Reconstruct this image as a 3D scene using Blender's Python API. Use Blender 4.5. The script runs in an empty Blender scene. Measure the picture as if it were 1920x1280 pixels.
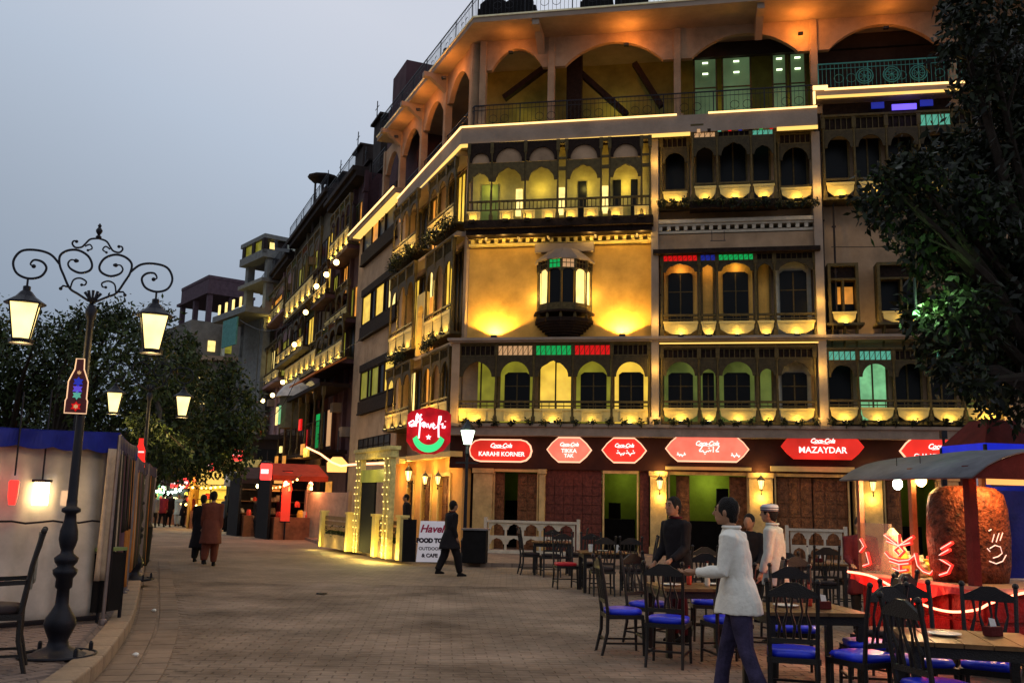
import bpy, math, random
import numpy as np
from mathutils import Vector, Matrix
random.seed(11)
R=math.radians; PI=math.pi
S=bpy.context.scene; COL=S.collection
# ------------------------------------------------------------------ camera
F_PX=1760.0; PITCH=R(9.68); ROLL=R(1.334); EYE=Vector((0,0,1.65))
CM=(Matrix.Rotation(PI/2+PITCH,3,'X')@Matrix.Rotation(ROLL,3,'Z'))
cd=bpy.data.cameras.new('camera'); cam=bpy.data.objects.new('camera',cd); COL.objects.link(cam)
cam.matrix_world=Matrix.Translation(EYE)@CM.to_4x4()
cd.sensor_width=36; cd.lens=36*F_PX/1920; cd.clip_end=1500; cd.clip_start=.05
S.camera=cam
# ------------------------------------------------------------------ dusk sky
W=bpy.data.worlds.new("World"); S.world=W; W.use_nodes=True
nt=W.node_tree; nt.nodes.clear()
o=nt.nodes.new('ShaderNodeOutputWorld'); bg=nt.nodes.new('ShaderNodeBackground')
sky=nt.nodes.new('ShaderNodeTexSky'); sky.sky_type='NISHITA'; sky.sun_disc=False
sky.sun_elevation=R(2.0); sky.sun_rotation=R(250); sky.air_density=1.5; sky.dust_density=4
sm=nt.nodes.new('ShaderNodeVectorMath'); sm.operation='SCALE'; sm.inputs['Scale'].default_value=0.05
nt.links.new(sky.outputs[0],sm.inputs[0])
tc=nt.nodes.new('ShaderNodeTexCoord'); sx=nt.nodes.new('ShaderNodeSeparateXYZ'); nt.links.new(tc.outputs['Generated'],sx.inputs[0])
cr=nt.nodes.new('ShaderNodeValToRGB'); ma=nt.nodes.new('ShaderNodeMath'); ma.operation='MULTIPLY_ADD'; ma.inputs[1].default_value=.35; nt.links.new(sx.outputs['X'],ma.inputs[0]); nt.links.new(sx.outputs['Z'],ma.inputs[2]); nt.links.new(ma.outputs[0],cr.inputs[0])
e=cr.color_ramp.elements; e[0].position=0.0; e[0].color=(.27,.33,.42,1); e[1].position=.75; e[1].color=(.60,.63,.72,1)
e=cr.color_ramp.elements.new(.10); e.color=(.33,.39,.48,1)
e=cr.color_ramp.elements.new(.26); e.color=(.45,.52,.63,1)
e=cr.color_ramp.elements.new(.42); e.color=(.59,.625,.715,1)
cn=nt.nodes.new('ShaderNodeTexNoise'); cn.inputs['Scale'].default_value=2.2; cn.inputs['Detail'].default_value=4
nt.links.new(tc.outputs['Generated'],cn.inputs['Vector'])
mr=nt.nodes.new('ShaderNodeMapRange'); mr.inputs['To Min'].default_value=1.12; mr.inputs['To Max'].default_value=1.24
nt.links.new(cn.outputs[0],mr.inputs['Value'])
ml=nt.nodes.new('ShaderNodeVectorMath'); ml.operation='SCALE'; nt.links.new(cr.outputs[0],ml.inputs[0]); nt.links.new(mr.outputs[0],ml.inputs['Scale'])
mx=nt.nodes.new('ShaderNodeMix'); mx.data_type='RGBA'; mx.inputs['Factor'].default_value=.88
nt.links.new(sm.outputs[0],mx.inputs['A']); nt.links.new(ml.outputs[0],mx.inputs['B'])
nt.links.new(mx.outputs['Result'],bg.inputs['Color']); bg.inputs['Strength'].default_value=1.0
nt.links.new(bg.outputs[0],o.inputs[0])
sl=bpy.data.lights.new('sun','SUN'); sl.energy=.12; sl.angle=R(40); sl.color=(1,.9,.8)
so=bpy.data.objects.new('sun',sl); COL.objects.link(so); so.rotation_euler=(R(70),0,R(-110))
S.view_settings.view_transform='Standard'; S.view_settings.look='None'; S.view_settings.exposure=0; S.view_settings.gamma=1
S.render.engine='CYCLES'; S.cycles.use_denoising=True; S.cycles.use_light_tree=True
S.cycles.max_bounces=5; S.cycles.diffuse_bounces=2; S.cycles.glossy_bounces=2; S.cycles.transparent_max_bounces=6
S.cycles.sample_clamp_indirect=3; S.cycles.caustics_reflective=False; S.cycles.caustics_refractive=False
# ------------------------------------------------------------------ survey: photo rays met with real planes
def ray(px,py): return CM@Vector((px-960,640-py,-F_PX))
def hz(px,py,z=0.0):
    d=ray(px,py); return EYE+d*((z-EYE.z)/d.z)
def at(px,py,D):
    d=ray(px,py); return EYE+d*(D/d.y)
class Frame:
    def __init__(s,x,y,ang):
        s.M=Matrix.Translation((x,y,0))@Matrix.Rotation(ang,4,'Z'); s.I=s.M.inverted(); s.loc=(x,y,0); s.ang=ang
    def uv(s,px,py,y=0.0):
        o=s.I@EYE; d=s.I.to_3x3()@ray(px,py); p=o+d*((y-o.y)/d.y); return p.x,p.z
    def x(s,px,py=700,y=0.0): return s.uv(px,py,y)[0]
    def z(s,px,py,y=0.0): return s.uv(px,py,y)[1]
    def w(s,x,y,z): return s.M@Vector((x,y,z))
# ------------------------------------------------------------------ materials
MT={}
def mat(name,col=None,rough=.75,metal=0,var=.25,scale=3.0,bump=.15,bscale=None,em=None,es=0,spec=.16,emvar=0,emscale=1.5,alpha=None):
    if name in MT: return MT[name]
    m=bpy.data.materials.new(name); m.use_nodes=True; n=m.node_tree; b=n.nodes['Principled BSDF']
    b.inputs['Roughness'].default_value=rough; b.inputs['Metallic'].default_value=metal
    b.inputs['Specular IOR Level'].default_value=spec
    t=n.nodes.new('ShaderNodeTexCoord'); no=n.nodes.new('ShaderNodeTexNoise'); no.inputs['Scale'].default_value=scale; no.inputs['Detail'].default_value=6; no.inputs['Roughness'].default_value=.65
    n.links.new(t.outputs['Object'],no.inputs['Vector'])
    r=n.nodes.new('ShaderNodeValToRGB'); n.links.new(no.outputs[0],r.inputs[0])
    r.color_ramp.elements[0].position=.3; r.color_ramp.elements[1].position=.7
    r.color_ramp.elements[0].color=tuple(c*(1-var) for c in col)+(1,); r.color_ramp.elements[1].color=tuple(min(1,c*(1+var)) for c in col)+(1,)
    n.links.new(r.outputs[0],b.inputs['Base Color'])
    if bump:
        n2=n.nodes.new('ShaderNodeTexNoise'); n2.inputs['Scale'].default_value=bscale or scale*9; n2.inputs['Detail'].default_value=4
        n.links.new(t.outputs['Object'],n2.inputs['Vector'])
        bp=n.nodes.new('ShaderNodeBump'); bp.inputs['Strength'].default_value=bump; bp.inputs['Distance'].default_value=.03
        n.links.new(n2.outputs[0],bp.inputs['Height']); n.links.new(bp.outputs[0],b.inputs['Normal'])
    if em:
        b.inputs['Emission Color'].default_value=em+(1,)
        if emvar:
            n3=n.nodes.new('ShaderNodeTexNoise'); n3.inputs['Scale'].default_value=emscale; n3.inputs['Detail'].default_value=2
            n.links.new(t.outputs['Object'],n3.inputs['Vector'])
            q=n.nodes.new('ShaderNodeMapRange'); q.inputs['From Min'].default_value=.3; q.inputs['From Max'].default_value=.7
            q.inputs['To Min'].default_value=es*(1-emvar); q.inputs['To Max'].default_value=es*(1+emvar)
            n.links.new(n3.outputs[0],q.inputs['Value']); n.links.new(q.outputs[0],b.inputs['Emission Strength'])
        else: b.inputs['Emission Strength'].default_value=es
    if alpha is not None:
        tr=n.nodes.new('ShaderNodeBsdfTransparent'); mxs=n.nodes.new('ShaderNodeMixShader'); mxs.inputs[0].default_value=alpha
        n.links.new(tr.outputs[0],mxs.inputs[1]); n.links.new(b.outputs[0],mxs.inputs[2]); n.links.new(mxs.outputs[0],n.nodes['Material Output'].inputs[0])
    MT[name]=m; return m
def lamp(name,em,es,col=None): return mat(name,col or tuple(c*.35 for c in em),.5,em=em,es=es,bump=0,var=.02)
PL=mat('plaster',(.33,.215,.13),.9,scale=.9,var=.34,bump=.25,bscale=18)
PLY=mat('plaster_ochre',(.50,.28,.065),.88,scale=1.1,var=.3,bump=.3,bscale=14)
PLG=mat('plaster_grey',(.27,.20,.15),.9,scale=.8,var=.25,bump=.25,bscale=15)
PLM=mat('plaster_maroon',(.06,.03,.035),.9,scale=1,var=.35)
PLO=mat('plaster_olive',(.11,.09,.06),.9,scale=1.2,var=.4)
PLD=mat('plaster_dark',(.028,.02,.018),.9,scale=1,var=.4)  # near black plaster with random tone
CONC=mat('concrete',(.25,.19,.14),.9,scale=2,var=.25,bump=.3)
CREAM=mat('cream_paint',(.62,.46,.16),.6,scale=5,var=.12,bump=.1)
AWD=mat('arch_wood',(.042,.029,.012),.7,scale=8,var=.4,bump=.3,spec=.2); WHT=mat('white_paint',(.50,.42,.32),.7,scale=4,var=.2)
WO=mat('gallery_wood',(.075,.052,.018),.65,scale=8,var=.4,bump=.3)
WD=mat('dark_wood',(.018,.010,.007),.8,scale=9,var=.5,bump=.3,spec=.1)
WR=mat('carved_wood',(.16,.065,.025),.5,scale=7,var=.6,bump=.9,bscale=26)
WB=mat('table_wood',(.12,.062,.025),.4,scale=6,var=.4,bump=.1)
IRON=mat('black_iron',(.008,.008,.013),.5,.3,scale=12,var=.3,bump=.15,spec=.3)
BLK=mat('black_glass',(.004,.004,.004),.35,scale=3,var=.2,bump=0,spec=.12)
BLKM=mat('black_matt',(.006,.005,.005),.8,scale=5,var=.4)
BRK=mat('red_brown_tile',(.11,.03,.02),.6,scale=10,var=.5,bump=.5)
REDC=mat('maroon_cloth',(.09,.012,.01),.85,scale=6,var=.3)
PAN={'dark':BLK,
 'olive':mat('pane_olive',(.1,.1,.03),.5,em=(.42,.38,.03),es=.42,emvar=.35,bump=0,emscale=2),
 'green':mat('pane_green',(.1,.12,.03),.5,em=(.17,.22,.045),es=.34,emvar=.6,bump=0,emscale=1.3),
 'teal':mat('pane_teal',(.1,.15,.1),.5,em=(.22,.60,.27),es=.75,emvar=.25,bump=0,emscale=3),
 'yellow':mat('pane_yellow',(.3,.25,.1),.5,em=(1,.62,.06),es=.85,emvar=.25,bump=0,emscale=2),
 'orange':mat('pane_orange',(.3,.2,.1),.5,em=(1,.36,.04),es=.7,emvar=.45,bump=0,emscale=2),
 'cream':mat('pane_cream',(.3,.25,.1),.5,em=(1,.75,.25),es=1.3,emvar=.25,bump=0,emscale=3),
 'grey':mat('curtain_grey',(.10,.10,.09),.8,var=.4,bump=.3),
 'wall':PLY,'wallg':mat('plaster_pale',(.32,.30,.24),.8)}
GCOL={'red':lamp('stain_red',(1,.01,.01),.6),'grn':lamp('stain_green',(.01,.55,.12),.6),'blu':lamp('stain_blue',(.03,.05,.6),.35),
 'bei':lamp('stain_beige',(1,.55,.25),.5),'tea':lamp('stain_teal',(.15,.6,.42),.55),'dk':WD,'vio':lamp('stain_violet',(.16,.10,1),1.5)}
LED=lamp('led_strip',(1,.60,.22),2.3); LEDY=lamp('led_soffit',(1,.60,.14),1.25)
BULB=lamp('warm_bulb',(1,.72,.25),9); BULBW=lamp('white_bulb',(.85,1,.85),14)
LANT=mat('lantern_glass',(.9,.8,.5),.4,em=(1,.72,.24),es=2.2,emvar=.25,emscale=3,bump=0)
GX=[None,None]   # a second local frame for parts of one building wing
def place(o,parent):
    if parent: o.parent=parent
    if GX[0] is not None and parent is GX[1]:
        bpy_m=Matrix.LocRotScale(o.location,o.rotation_euler,o.scale); o.matrix_local=GX[0]@bpy_m
    return o
# ------------------------------------------------------------------ mesh builder
class MB:
    def __init__(s): s.v=[];s.f=[];s.m=[];s.xf=None
    def add(s,vs,fs,mi=0):
        n=len(s.v)
        if s.xf is not None: vs=[s.xf@Vector(v) for v in vs]
        s.v+=[tuple(v) for v in vs]; s.f+=[tuple(i+n for i in f) for f in fs]; s.m+=[mi]*len(fs); return s
    def box(s,x0,x1,y0,y1,z0,z1,mi=0):
        return s.add([(x0,y0,z0),(x1,y0,z0),(x1,y1,z0),(x0,y1,z0),(x0,y0,z1),(x1,y0,z1),(x1,y1,z1),(x0,y1,z1)],
          [(0,3,2,1),(4,5,6,7),(0,1,5,4),(1,2,6,5),(2,3,7,6),(3,0,4,7)],mi)
    def bar(s,a,b,w,h=None,mi=0,up=(0,0,1)):
        a=Vector(a);b=Vector(b);h=h or w;d=(b-a).normalized();u=Vector(up)
        if abs(d.dot(u))>.95:u=Vector((0,1,0))
        r=d.cross(u).normalized()*w/2;t=r.cross(d).normalized()*h/2
        vs=[p+i*r+j*t for p in(a,b) for i,j in((-1,-1),(1,-1),(1,1),(-1,1))]
        return s.add(vs,[(0,1,2,3),(7,6,5,4),(0,4,5,1),(1,5,6,2),(2,6,7,3),(3,7,4,0)],mi)
    def tube(s,pts,r,n=6,mi=0,closed=False):
        pts=[Vector(p) for p in pts];k=len(pts);rr=r if hasattr(r,'__len__') else [r]*k
        vs=[];pr=None
        for i in range(k):
            a=pts[(i-1)%k] if closed else pts[max(i-1,0)]; b=pts[(i+1)%k] if closed else pts[min(i+1,k-1)]
            d=(b-a)
            d=d.normalized() if d.length>1e-9 else Vector((0,0,1))
            if pr is None:
                q=Vector((0,0,1)) if abs(d.z)<.9 else Vector((1,0,0)); pr=d.cross(q).normalized()
            pr=(pr-d*pr.dot(d)); pr=pr.normalized() if pr.length>1e-6 else d.orthogonal().normalized()
            bb=d.cross(pr)
            for j in range(n):
                t=2*PI*j/n; vs.append(pts[i]+(pr*math.cos(t)+bb*math.sin(t))*rr[i])
        fs=[]
        for i in range(k if closed else k-1):
            for j in range(n):
                a=i*n+j;b=i*n+(j+1)%n;c=((i+1)%k)*n+(j+1)%n;d=((i+1)%k)*n+j; fs.append((a,b,c,d))
        if not closed: fs+=[tuple(range(n-1,-1,-1)),tuple(range((k-1)*n,k*n))]
        return s.add(vs,fs,mi)
    def lathe(s,prof,c=(0,0,0),n=14,mi=0,sy=1.0):
        vs=[(c[0]+r*math.cos(2*PI*j/n),c[1]+sy*r*math.sin(2*PI*j/n),c[2]+z) for r,z in prof for j in range(n)];k=len(prof)
        fs=[(i*n+j,i*n+(j+1)%n,(i+1)*n+(j+1)%n,(i+1)*n+j) for i in range(k-1) for j in range(n)]
        fs+=[tuple(range(n-1,-1,-1)),tuple(range((k-1)*n,k*n))]
        return s.add(vs,fs,mi)
    def prism(s,poly,y0,y1,mi=0):
        n=len(poly);vs=[(x,y0,z) for x,z in poly]+[(x,y1,z) for x,z in poly]
        return s.add(vs,[tuple(range(n)),tuple(range(2*n-1,n-1,-1))]+[(i,i+n,(i+1)%n+n,(i+1)%n) for i in range(n)],mi)
    def slab(s,poly,z0,z1,mi=0):
        n=len(poly);vs=[(p[0],p[1],z0) for p in poly]+[(p[0],p[1],z1) for p in poly]
        return s.add(vs,[tuple(range(n-1,-1,-1)),tuple(range(n,2*n))]+[(i,(i+1)%n,(i+1)%n+n,i+n) for i in range(n)],mi)
    def loft(s,secs,n=14,mi=0):
        vs=[]
        for c,rx,ry,yaw in secs:
            for j in range(n):
                t=2*PI*j/n; x,y=rx*math.cos(t),ry*math.sin(t)
                vs.append((c[0]+x*math.cos(yaw)-y*math.sin(yaw),c[1]+x*math.sin(yaw)+y*math.cos(yaw),c[2]))
        k=len(secs);fs=[(i*n+j,i*n+(j+1)%n,(i+1)*n+(j+1)%n,(i+1)*n+j) for i in range(k-1) for j in range(n)]
        fs+=[tuple(range(n-1,-1,-1)),tuple(range((k-1)*n,k*n))]
        return s.add(vs,fs,mi)
    def ball(s,c,r,sc=(1,1,1),n=10,m=7,mi=0):
        prof=[(math.sin(PI*i/m),-math.cos(PI*i/m)) for i in range(m+1)]
        vs=[(c[0]+r*sc[0]*p*math.cos(2*PI*j/n),c[1]+r*sc[1]*p*math.sin(2*PI*j/n),c[2]+r*sc[2]*z) for p,z in prof for j in range(n)]
        return s.add(vs,[(i*n+j,i*n+(j+1)%n,(i+1)*n+(j+1)%n,(i+1)*n+j) for i in range(m) for j in range(n)],mi)
    def arch(s,x0,x1,zs,z1,y0,y1,kind='round',mi=0,n=14,rise=None):
        """solid panel between x0..x1 from the springing zs up to z1 with an arched opening cut in it"""
        w=(x1-x0);m=w*.09;pts=[];xc=(x0+x1)/2;a=w/2-m;h=rise if rise else min((z1-zs)*.82,a*1.05)
        for i in range(n+1):
            t=PI*i/n;c=math.cos(t);q=math.sin(t)
            if kind=='cusp': k=1-.10*abs(math.sin(t*4.5)); x=xc-a*c*(.90+.1*k); z=zs+h*q*k+.10*h*max(0,1-abs(c)*4)
            elif kind=='seg': x=xc-a*c; z=zs+h*(1-c*c)**.9
            elif kind=='point': x=xc-a*c; z=zs+h*(q*.8+.2*(1-abs(c)))
            else: x=xc-a*c; z=zs+h*q
            pts.append((x,z))
        pts[0]=(pts[0][0],zs);pts[-1]=(pts[-1][0],zs)
        k=len(pts);vs=[];top=[]
        for i,(x,z) in enumerate(pts):
            tx=x0+w*i/(k-1)
            top.append((tx,z1))
        top[0]=(x0,z1)
        for y in(y0,y1):
            vs+=[(x,y,z) for x,z in pts]+[(x,y,z) for x,z in top]+[(x0,y,zs),(x1,y,zs)]
        o=2*k+2;fs=[]
        for i in range(k-1):
            fs+=[(i,i+1,k+i+1,k+i),(o+i+1,o+i,o+k+i,o+k+i+1),(i+1,i,o+i,o+i+1)]
        fs+=[(2*k,0,k),(k-1,2*k+1,2*k-1),(o+2*k,o+k,o),(o+k-1,o+2*k-1,o+2*k+1),(k,2*k-1,o+2*k-1,o+k),
             (2*k,k,o+k,o+2*k),(2*k-1,2*k+1,o+2*k+1,o+2*k-1),(0,2*k,o+2*k,o),(2*k+1,k-1,o+k-1,o+2*k+1)]
        return s.add(vs,fs,mi)
    def holes(s,x0,x1,z0,z1,hs,y0,y1,mi=0):
        xs=sorted({x0,x1,*[min(max(h[i],x0),x1) for h in hs for i in(0,1)]});zs=sorted({z0,z1,*[min(max(h[i],z0),z1) for h in hs for i in(2,3)]})
        for i in range(len(xs)-1):
            run=None
            for j in range(len(zs)-1):
                xc=(xs[i]+xs[i+1])/2;zc=(zs[j]+zs[j+1])/2
                if any(h[0]<xc<h[1] and h[2]<zc<h[3] for h in hs): continue
                s.box(xs[i],xs[i+1],y0,y1,zs[j],zs[j+1],mi)
        return s
    def mesh(s,name,mats,smooth=False):
        me=bpy.data.meshes.new(name); me.from_pydata(s.v,[],s.f)
        for m in (mats if isinstance(mats,(list,tuple)) else [mats]): me.materials.append(m)
        if any(s.m): me.polygons.foreach_set('material_index',s.m)
        if smooth: me.polygons.foreach_set('use_smooth',[True]*len(me.polygons))
        me.update(); return me
    def build(s,name,mats,parent=None,smooth=False,loc=None,rz=None,bevel=0,label=None,kind=None):
        o=bpy.data.objects.new(name,s.mesh(name,mats,smooth)); COL.objects.link(o)
        if loc is not None:o.location=loc
        if rz is not None:o.rotation_euler=(0,0,rz)
        place(o,parent)
        if bevel:
            b=o.modifiers.new('b','BEVEL'); b.width=bevel; b.segments=2; b.limit_method='ANGLE'
        if label:o['label']=label
        if kind:o['kind']=kind
        return o
def tag(o,label=None,cat=None,group=None,kind=None):
    if label:o['label']=label
    if cat:o['category']=cat
    if group:o['group']=group
    if kind:o['kind']=kind
    return o
def thing(name,label,cat,loc=(0,0,0),rz=0,group=None):
    o=bpy.data.objects.new(name,None); COL.objects.link(o); o.location=loc; o.rotation_euler=(0,0,rz); o.empty_display_size=.2
    return tag(o,label,cat,group)
def copy_tree(o,parent=None):
    c=o.copy(); COL.objects.link(c); c.parent=parent
    for ch in [x for x in o.children]: copy_tree(ch,c)
    return c
def dup(root,loc,rz,label,group=None,scale=None):
    c=copy_tree(root); c.location=loc; c.rotation_euler=(0,0,rz); c['label']=label
    if group:c['group']=group
    if scale:c.scale=(scale,)*3
    return c
def point(loc,w,col=(1,.72,.22),r=.05,parent=None):
    l=bpy.data.lights.new('bulb_light','POINT'); l.energy=w; l.color=col; l.shadow_soft_size=r
    o=bpy.data.objects.new('bulb_light',l); COL.objects.link(o); o.location=loc
    return place(o,parent)
def spot(loc,to,w,col=(1,.72,.22),size=100,blend=.3,r=.04,parent=None):
    l=bpy.data.lights.new('spot_light','SPOT'); l.energy=w; l.color=col; l.shadow_soft_size=r; l.spot_size=R(size); l.spot_blend=blend
    o=bpy.data.objects.new('spot_light',l); COL.objects.link(o); o.location=loc
    o.rotation_euler=(Vector(to)-Vector(loc)).to_track_quat('-Z','Y').to_euler()
    return place(o,parent)
def text(name,body,size,parent,loc,m,extrude=.01,shear=0,rot=(PI/2,0,0),bold=0,sx=1,align='CENTER'):
    c=bpy.data.curves.new(name,'FONT'); c.body=body; c.size=size; c.extrude=extrude; c.shear=shear; c.align_x=align; c.align_y='CENTER'; c.offset=bold
    c.resolution_u=4
    c.materials.append(m); f=bpy.data.objects.new(name,c); COL.objects.link(f)
    dg=bpy.context.evaluated_depsgraph_get(); me=bpy.data.meshes.new_from_object(f.evaluated_get(dg)); bpy.data.objects.remove(f); bpy.data.curves.remove(c)
    o=bpy.data.objects.new(name,me); COL.objects.link(o); o.location=loc; o.rotation_euler=rot; o.scale=(sx,1,1)
    if parent:o.parent=parent
    return o
# ------------------------------------------------------------------ building frames
PHI=R(-10.65); PSI=math.atan2(-.922,.3875)
_p=at(1240,800,31.0); _f=Frame(_p.x,_p.y,PHI); _c=_f.w(_f.x(878,560),0,0)
FR=Frame(_c.x,_c.y,PHI); LF=Frame(_c.x,_c.y,PSI)
def zf(px,py,y=0.0): return FR.z(px,py,y)
def xf(px,py=700,y=0.0): return FR.x(px,py,y)
# ------------------------------------------------------------------ ground
def ring(pts,z): return [(p.x,p.y) for p in (hz(*q,z) for q in pts)]
KERB=[(-3.1,5.2),(-3.35,7.2),(-3.62,8.7),(-4.05,10.2),(-4.6,12.0),(-5.5,14.5),(-6.5,17.2),(-7.6,20.2),(-9.2,24.5),(-11.2,30),(-14,38),(-18,48)]
g=MB(); g.slab([(-400,-60),(400,-60),(400,700),(-400,700)],-.4,-.03)
PAVM=mat('paver_clay',(.245,.175,.122),.85,scale=.6,var=.38,bump=.35,bscale=22)
_n=PAVM.node_tree; _b=_n.nodes['Principled BSDF']; _t=_n.nodes.new('ShaderNodeNewGeometry'); _s=_n.nodes.new('ShaderNodeTexNoise'); _s.inputs['Scale'].default_value=.45; _s.inputs['Detail'].default_value=5; _s.inputs['Roughness'].default_value=.7
_n.links.new(_t.outputs['Position'],_s.inputs['Vector']); _r=_n.nodes.new('ShaderNodeValToRGB'); _r.color_ramp.elements[0].position=.36; _r.color_ramp.elements[0].color=(.50,.48,.46,1); _r.color_ramp.elements[1].position=.6; _r.color_ramp.elements[1].color=(1.05,1.05,1.05,1)
_m=_n.nodes.new('ShaderNodeMix'); _m.data_type='RGBA'; _m.blend_type='MULTIPLY'; _m.inputs['Factor'].default_value=1; _n.links.new(_s.outputs[0],_r.inputs[0]); _n.links.new(_b.inputs['Base Color'].links[0].from_socket,_m.inputs['A']); _n.links.new(_r.outputs[0],_m.inputs['B']); _n.links.new(_m.outputs['Result'],_b.inputs['Base Color'])
GRM=mat('joint_sand',(.11,.08,.055),.95,scale=2)
g.build('ground',GRM,kind='structure')
def brickmat(name,col,sx_,sy_,rot=0):
    m=mat(name,col,.85,scale=.5,var=.3,bump=.3,bscale=20); n=m.node_tree; b=n.nodes['Principled BSDF']
    t=n.nodes.new('ShaderNodeTexCoord'); mp=n.nodes.new('ShaderNodeMapping'); mp.inputs['Rotation'].default_value=(0,0,rot)
    br=n.nodes.new('ShaderNodeTexBrick'); br.inputs['Scale'].default_value=1; br.inputs['Brick Width'].default_value=sx_; br.inputs['Row Height'].default_value=sy_
    br.inputs['Mortar Size'].default_value=.008; br.inputs['Color1'].default_value=(1,1,1,1); br.inputs['Color2'].default_value=(.72,.72,.75,1); br.inputs['Mortar'].default_value=(.55,.55,.55,1)
    n.links.new(t.outputs['Object'],mp.inputs['Vector']); n.links.new(mp.outputs[0],br.inputs['Vector'])
    mu=n.nodes.new('ShaderNodeMix'); mu.data_type='RGBA'; mu.blend_type='MULTIPLY'; mu.inputs['Factor'].default_value=1
    src=b.inputs['Base Color'].links[0].from_socket; n.links.new(src,mu.inputs['A']); n.links.new(br.outputs[0],mu.inputs['B']); n.links.new(mu.outputs['Result'],b.inputs['Base Color'])
    return m
RDM=brickmat('far_paving',(.25,.175,.115),.25,.125)
def left_of_kerb(x,y,off=0):
    for (x0,y0),(x1,y1) in zip(KERB,KERB[1:]):
        if y0<=y<=y1: return x < x0+(x1-x0)*(y-y0)/(y1-y0)+off
    return x<-3.1
PAVE_D=19.0
st=MB(); st.slab([(-3.0,-8),(30,-8),(30,PAVE_D),(30,75),(-45,75),(-32,60)]+[(x-.02,y) for x,y in KERB[::-1]],-.03,0)
road=st.build('street',RDM,kind='structure')
# paving blocks: real blocks with open joints, nearest ones single
def block_verts(cx,cy,w,l,a,z0,z1,ch=.006):
    c,s_=math.cos(a),math.sin(a);P=[]
    for hx,hy,z in ((w/2,l/2,z0),(w/2-ch,l/2-ch,z1)):
        for i,j in((-1,-1),(1,-1),(1,1),(-1,1)):
            x,y=i*hx,j*hy;P.append((cx+x*c-y*s_,cy+x*s_+y*c,z))
    return P
BF=[(4,5,6,7),(0,1,5,4),(1,2,6,5),(2,3,7,6),(3,0,4,7)]
blocks=[]
bw,bl=.25,.125; ra=R(4)
for r in range(int((PAVE_D-6)/bl)):
    for c in range(-44,52):
        x=c*bw+(bw/2 if r%2 else 0); y=6+r*bl
        X=x*math.cos(ra)-(y-6)*math.sin(ra); Y=6+x*math.sin(ra)+(y-6)*math.cos(ra)
        if Y<6.3 or Y>PAVE_D: continue
        if abs(X)>Y*.62+.5 or left_of_kerb(X,Y,.62): continue
        blocks.append((Y+abs(X)*.2,X,Y))
blocks.sort()
pm=mat('paver_clay',None) if False else PAVM
shared=[]
for k in range(5):
    m=MB(); m.add(block_verts(0,0,bw-.006,bl-.006,0,0,.009+.002*k/4),BF); shared.append(m.mesh('paver',[PAVM]))
vis=[b for b in blocks if 8.0<b[2]<11.5 and abs(b[1])<b[2]*.54][:300]; vs_=set(vis)
for d,X,Y in vis:
    o_=bpy.data.objects.new('paver',random.choice(shared)); COL.objects.link(o_); o_.parent=road
    o_.location=(X,Y,0); o_.rotation_euler=(random.uniform(-.008,.008),random.uniform(-.008,.008),ra+random.uniform(-.01,.01))
m=MB()
for b_ in blocks:
    if b_ in vs_: continue
    _,X,Y=b_; m.add(block_verts(X,Y,bw-.006,bl-.006,ra+random.uniform(-.01,.01),0,.009+random.uniform(-.002,.002)),BF)
m.build('paver_field',PAVM,road,kind='stuff')
# gutter rows along the kerb
def along(P,step,off=0):
    out=[];acc=0
    for (x0,y0),(x1,y1) in zip(P,P[1:]):
        L=math.hypot(x1-x0,y1-y0);a=math.atan2(y1-y0,x1-x0);t=acc
        while t<L:
            out.append((x0+(x1-x0)*t/L-off*math.sin(a)*-1,y0+(y1-y0)*t/L-off*math.cos(a),a,)); t+=step
        acc=t-L
    return out
# smooth kerb line
def smooth(P,n=3):
    for _ in range(n):
        Q=[P[0]]
        for a,b in zip(P,P[1:]): Q+=[(a[0]*.75+b[0]*.25,a[1]*.75+b[1]*.25),(a[0]*.25+b[0]*.75,a[1]*.25+b[1]*.75)]
        P=Q+[P[-1]]
    return P
KS=smooth(KERB)
gut=[]
for off,step,wd in ((.16,.30,.26),(.44,.30,.26)):
    for x,y,a in along(KS,step,off):
        if y<24: gut.append((x,y,a,step,wd))
gm=MB()
for x,y,a,step,wd in gut: gm.add(block_verts(x,y,step-.014,wd-.012,a,0,.016+random.uniform(-.003,.003)),BF)
gm.build('gutter_blocks',mat('gutter_stone',(.20,.14,.095),.9,scale=1.2,var=.3,bump=.3),road,kind='stuff')
KM=mat('kerb_concrete',(.28,.20,.13),.9,scale=1.6,var=.3,bump=.5,bscale=16)
kb=MB(); kb.slab([(x-.24,y) for x,y in KS]+[(x-.06,y) for x,y in KS[::-1]],-.03,.08)
kerb=kb.build('kerb',KM,kind='structure')
for x,y,a in along(KS,.62,-.12):
    if y>26: break
    q=MB(); q.box(-.305,.305,-.125,.125,-.02,.15); o_=q.build('kerb_stone',KM,kerb,bevel=.02); o_.location=(x,y,0); o_.rotation_euler=(0,0,a)
# raised left sidewalk with bricks
sw=MB(); sw.slab([(-60,-5),(-3.3,-5)]+[(x-.22,y) for x,y in KERB]+[(-60,60)],-.03,.115)
SWM=mat('walk_brick',(.19,.14,.115),.88,scale=1.3,var=.35,bump=.4,bscale=18)
side=sw.build('sidewalk',brickmat('walk_far',(.18,.135,.11),.24,.12,R(60)),kind='structure')
sb=[]
for r in range(0,110):
    for c in range(-40,30):
        x=c*.24+(.12 if r%2 else 0);y=r*.12; a=R(62); X=-5+x*math.cos(a)-y*math.sin(a)+5.5;Y=6.0+x*math.sin(a)+y*math.cos(a)
        if 7.3<Y<13.5 and X>-8.2 and left_of_kerb(X,Y,-.36): sb.append((Y,X,a))
sb.sort()
q=MB(); q.add(block_verts(0,0,.23,.11,0,.115,.133),BF); bm_=q.mesh('brick',[SWM])
near=[b for b in sb if b[1]>-6.2][:290]; ns=set(near)
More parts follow.
